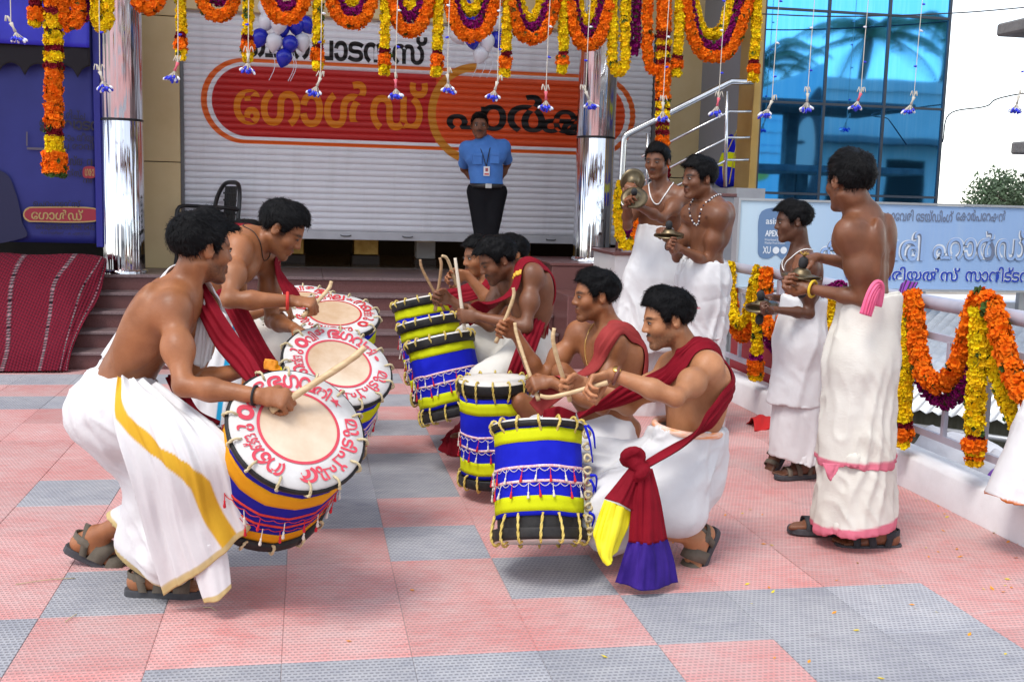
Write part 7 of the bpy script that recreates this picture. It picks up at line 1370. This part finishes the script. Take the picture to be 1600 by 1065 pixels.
TIP = runs((.80, YEL, 1.), (.85, DRD, 1.05), (.91, ORG, 1.25), (.95, YEL, 1.1), (.98, ORG, 1.05), (1., YEL, .9))
garland('hanging yellow strand with dark red and orange tip on the near railing', [(rp((3.020, 4.568, 0.994), (3.020, 4.546, 0.767), (3.020, 4.533, 0.531), (3.020, 4.510, 0.291)), .038, TIP, .02)], RG)
garland('hanging yellow strand with orange tip right beside the bare backed man', [(rp((3.020, 5.195, 0.967), (3.020, 5.167, 0.673), (3.020, 5.149, 0.410), (3.020, 5.142, 0.223)), .040, runs((.82, YEL, 1.), (.87, DRD, 1.), (.96, ORG, 1.3), (1., YEL, 1.1)), .02), (rp((3.070, 5.306, 0.957), (3.070, 5.315, 0.787), (3.070, 5.312, 0.583)), .036, solid(ORG), .0235)], RG)
garland('deep swag of yellow and orange flowers on the far railing', [(rp((3.040, 7.683, 1.013), (3.040, 7.656, 0.819), (3.040, 7.580, 0.639), (3.040, 7.426, 0.583), (3.040, 7.294, 0.648), (3.040, 7.210, 0.858), (3.040, 7.141, 0.995)), .038, solid(YEL), .0235), (rp((3.080, 7.719, 0.814), (3.080, 7.649, 0.585), (3.080, 7.488, 0.487), (3.080, 7.312, 0.578), (3.080, 7.225, 0.768)), .042, solid(ORG), .0235)], RG)
garland('swag of orange and magenta flowers behind the boy on the railing', [(rp((3.040, 7.013, 1.012), (3.040, 7.015, 0.874), (3.040, 6.964, 0.664), (3.040, 6.849, 0.592), (3.040, 6.702, 0.694), (3.040, 6.578, 0.913)), .040, solid(ORG), .0235), (rp((3.080, 7.178, 0.905), (3.080, 7.098, 0.648), (3.080, 6.948, 0.493), (3.080, 6.747, 0.521), (3.080, 6.559, 0.833), (3.080, 6.056, 0.958)), .03, solid(MAG), .016)], RG)
garland('hanging yellow strand with orange ball tip before the boy on the far railing', [(rp((3.020, 7.087, 0.955), (3.020, 7.066, 0.652), (3.020, 7.051, 0.390), (3.020, 7.053, 0.248)), .036, runs((.76, YEL, 1.), (.82, MAG, 1.), (.95, ORG, 1.45), (1., YEL, 1.2)), .02)], RG)
garland('strand of yellow and magenta flowers between the boy and the bare backed man', [(rp((3.040, 5.992, 0.956), (3.040, 6.025, 0.848), (3.040, 6.028, 0.696)), .036, solid(YEL), .0235), (rp((3.080, 6.086, 0.937), (3.080, 6.042, 0.975), (3.080, 5.992, 0.957)), .03, solid(MAG), .016)], RG)
# ---- bead strings with flower bud tassels
BUDB = mat('blue_buds', (.012, .018, .50), .5, (.03, .05, .70), 60.); BUDW = mat('white_buds', (.72, .74, .82), .5); STRG = mat('cotton_string', (.55, .50, .42), .9); TIE = mat('pink_tie', (.65, .12, .16), .8)
BGR = 'bud tassels hung on strings across the front'
bl_ = ['at the left edge', 'before the left chrome column', 'beside the first yellow strand', 'at the left balloons', 'above the red sign', 'over the painted letters', 'left of the right balloons', 'below the right balloons', 'over the guard', 'before the right chrome column', 'on the long mixed strand', 'before the dark doorway', 'at the left edge of the blue glass', 'before the left panes of the glass', 'before the middle panes of the glass', 'before the right panes of the glass', 'against the white sky']
for k, p in enumerate(((-1.892, 7.900, 2.468), (-1.347, 7.900, 2.184), (-0.847, 7.900, 2.266), (-0.388, 7.900, 2.347), (0.095, 7.900, 2.208), (0.608, 7.900, 2.222), (0.969, 7.900, 2.273), (1.325, 7.900, 2.237), (1.678, 7.900, 2.185), (1.969, 7.900, 2.198), (2.551, 7.900, 2.146), (2.975, 7.900, 2.195), (3.390, 7.900, 2.190), (3.669, 7.900, 2.257), (4.095, 7.900, 2.276), (4.531, 7.900, 2.266), (5.412, 7.900, 2.313))):
    p = V(p); rr = np.random.default_rng(100 + k); root = thing('bud_tassel', 'string with blue and white bud tassel ' + bl_[k], 'tassel', tuple(p), BGR); top = V(p[0] + .03, 7.9, p[2] + 1.5)
    MB().tube([top, p + V(.004, 0, .4), p], .0032, 4).build('string', STRG, root)
    for j in range(4):
        z = p + (top - p) * (.14 + .17 * j + rr.uniform(-.03, .03)); d = V(rr.choice([-1, 1]) * .8, 0, rr.uniform(-.3, .3)); mb = MB(); mb.tube([z, z + d * .012, z + d * .03], [.006, .0085, .004], 6); mb.build('bud', (BUDB, BUDW)[j % 2], root, True)
    ti = nrm(V(rr.uniform(-.5, .5), 0, -1)); mb = MB(); mb.tube([p, p + ti * .03, p + ti * .06], [.014, .007, .011], 7); mb.build('tie', (STRG, TIE)[k % 3 == 2], root, True)
    for j in range(3): a_ = rr.uniform(0, 6.28); MB().tube(spline([p + ti * .02, p - ti * .03 + V(.02 * math.cos(a_), .01, .02), p - ti * .01 + V(.035 * math.cos(a_), 0, .0)], 6), .0035, 4).build('stem_end', STRG, root, True)
    for j in range(18):
        a_ = j * 2.4; sp = .010 + .030 * math.sqrt(j / 18); q_ = p + ti * (.055 + .012 * rr.random()); e = q_ + ti * (.034 + .024 * rr.random()) + V(sp * math.cos(a_), sp * math.sin(a_), 0); mb = MB(); mb.tube([q_, e], .0022, 3, caps=False); d = nrm(e - q_)
        mb.build('bud_stem', STRG, root); mb = MB(); mb.tube([e - d * .004, e + d * .01, e + d * .02, e + d * .026], [.004, .0095, .0085, .002], 6); mb.build('bud', BUDW if j % 4 == 1 else BUDB, root, True)
# ---- balloons
BLN = {0: mat('white_balloon', (.66, .66, .70), .3), 1: mat('blue_balloon', (.012, .022, .42), .25)}
for (p0, lb, s) in (((-0.209, 9.900, 2.794), 'bunch of blue and white balloons at the left of the shutter', 11), ((1.483, 9.900, 2.900), 'bunch of blue and white balloons over the middle of the shutter', 12)):
    p0 = V(p0); rr = np.random.default_rng(s); root = thing('balloon_bunch', lb, 'balloons', tuple(p0 + V(0, 0, .3)), 'balloon bunches before the shutter')
    pos = [(0, 0, 0), (-.13, .02, .05), (.12, 0, .03), (-.06, -.05, -.12), (.07, -.04, -.13), (.0, .04, .13), (-.18, .02, -.08), (.17, .03, -.1), (.02, -.02, -.24), (-.13, .03, .17), (.14, .02, .16), (-.02, -.1, .02), (.2, .04, .05)]
    for j, d in enumerate(pos):
        c = p0 + V(d); b_ = MB(); b_.lathe([(.001, -.092), (.010, -.088), (.045, -.055), (.068, -.01), (.070, .02), (.058, .05), (.03, .072), (.001, .078)], c, nrm(V(rr.normal(), rr.normal(), 3.)), 16); b_.build('balloon', BLN[(j + s) % 2], root, True)
    MB().tube([p0 + V(0, .08, .1), p0 + V(0, .1, 1.2)], .004, 5).build('string', STRG, root)
    for j in range(3): a_ = rr.uniform(-.14, .14); MB().tube(spline([p0 + V(a_, -.05, -.2), p0 + V(a_ + .02, -.05, -.32), p0 + V(a_ - .03, -.05, -.44)], 7), .0028, 4).build('ribbon', BUDW, root, True)
# ---- cloths and petals lying about
tag(sheet('red_cloth', [[(2.849, 6.759, 0.000), (2.967, 6.836, 0.000), (3.104, 6.871, 0.000)], [V((2.840, 6.639, 0.000)) + V(0, 0, .05), V((2.946, 6.714, 0.000)) + V(0, 0, .07), V((3.042, 6.749, 0.000)) + V(0, 0, .04)], [(2.805, 6.525, 0.000), (2.893, 6.558, 0.000), (3.012, 6.630, 0.000)]], mat('bright_red_cloth', (.5, .008, .008), .8), None, 24, 20, (.012, 3, 2), .006, origin=(2.929, 6.694, 0.000)), 'bright red cloth dropped on the floor by the sandal of the boy', 'cloth')
tag(sheet('striped_cloth', [[(3.080, 5.360, 1.033), (3.120, 5.382, 1.058), (3.140, 5.303, 1.058)], [(3.030, 5.325, 0.954), (3.060, 5.318, 0.982), (3.080, 5.255, 1.002)], [(3.030, 5.312, 0.855), (3.040, 5.295, 0.884), (3.050, 5.252, 0.909)], [(3.040, 5.320, 0.786), (3.040, 5.297, 0.809), (3.040, 5.262, 0.834)]], mat('purple_stripes', (1, 1, 1), .8, attr='tint'), None, 60, 40, (.008, 4, 2), .005, lambda u, v: np.where((np.sin(u * 38) > .2)[..., None], V(.02, .012, .03), V(.20, .03, .30)), origin=(3.080, 5.310, 1.037)), 'purple and black striped cloth hung over the railing beside the bare back', 'cloth')
tag(sheet('yellow_hemmed_sash', [[(0.825, 6.352, 0.000), (0.912, 6.668, 0.000), (0.984, 6.895, 0.000)], [V((0.775, 6.190, 0.000)) + V(0, 0, .04), V((0.848, 6.351, 0.000)) + V(0, 0, .08), V((0.922, 6.450, 0.000)) + V(0, 0, .1)], [(0.746, 6.128, 0.000), (0.788, 6.001, 0.000), (0.855, 5.966, 0.000)]], RED, None, 24, 20, (.014, 4, 2), .006, origin=(0.844, 6.351, 0.000)), 'end of a crimson cloth lying on the floor left of the upright drum', 'cloth')
mb = MB(); mb2 = MB(); rr = np.random.default_rng(44)
spots = [(3.027, 4.886, 0.000), (3.037, 4.794, 0.000), (2.993, 4.667, 0.000), (3.047, 4.359, 0.000), (3.030, 4.231, 0.000), (3.062, 4.200, 0.000), (2.668, 3.721, 0.000), (2.680, 3.699, 0.000), (2.618, 3.657, 0.000), (2.724, 3.788, 0.000), (2.740, 4.162, 0.000), (2.183, 3.539, 0.000), (2.175, 3.760, 0.000), (1.482, 3.182, 0.000), (1.581, 3.141, 0.000), (0.938, 3.257, 0.000), (0.387, 3.918, 0.000), (0.140, 3.474, 0.000), (2.261, 3.120, 0.000), (2.694, 4.065, 0.000), (1.926, 4.311, 0.000), (1.955, 4.291, 0.000), (2.029, 3.847, -0.000), (2.188, 3.571, 0.000), (1.750, 2.996, 0.000), (2.595, 3.694, 0.000), (2.457, 4.747, 0.000), (2.214, 4.032, 0.000), (2.390, 6.086, 0.000), (3.331, 5.749, 0.000)]
for k in range(34): spots.append((rr.uniform(1.4, 3.0), rr.uniform(3.0, 5.5), 0))
for k, p in enumerate(spots):
    p = V(p); s = rr.uniform(.006, .014); a = rr.uniform(0, 6.28); u = V(math.cos(a), math.sin(a), rr.uniform(-.1, .3)) * s; w = V(-math.sin(a), math.cos(a), 0) * s * .55
    (mb if k % 3 else mb2).add([p - u + V(0, 0, .002), p + w + V(0, 0, .004), p + u + V(0, 0, .004 + abs(u[2])), p - w + V(0, 0, .003)], [(0, 1, 2, 3)])
tag(mb.build('fallen_petals', mat('orange_petals', (.80, .30, .004), .8)), 'scattered orange petals on the pink tiles at the right', 'petals', None, 'stuff'); tag(mb2.build('fallen_petals', mat('yellow_fallen', (.75, .58, .02), .8)), 'scattered yellow petals on the tiles', 'petals', None, 'stuff')

# a few bits of straw on the tiles
SWM = mat('dry_straw', (.45, .38, .22), .8)
for k, (a_, b_) in enumerate((((-1.031, 4.124, 0.000), (-0.834, 4.171, 0.000)), ((-0.783, 3.737, 0.000), (-0.760, 3.808, 0.000)), ((-0.346, 3.821, 0.000), (-0.300, 3.786, 0.000)))):
    a_, b_ = V(a_) + V(0, 0, .004), V(b_) + V(0, 0, .004); tag(MB().tube(spline([a_, (a_ + b_) / 2 + V(.004, .006, .003), b_], 8), .0016, 5).build('straw', SWM, None, True, origin=tuple(a_)), ('long dry straw on the tiles left of the front sandal', 'short dark straw near the lower left', 'short straw at the white cloth tail')[k], 'straw')
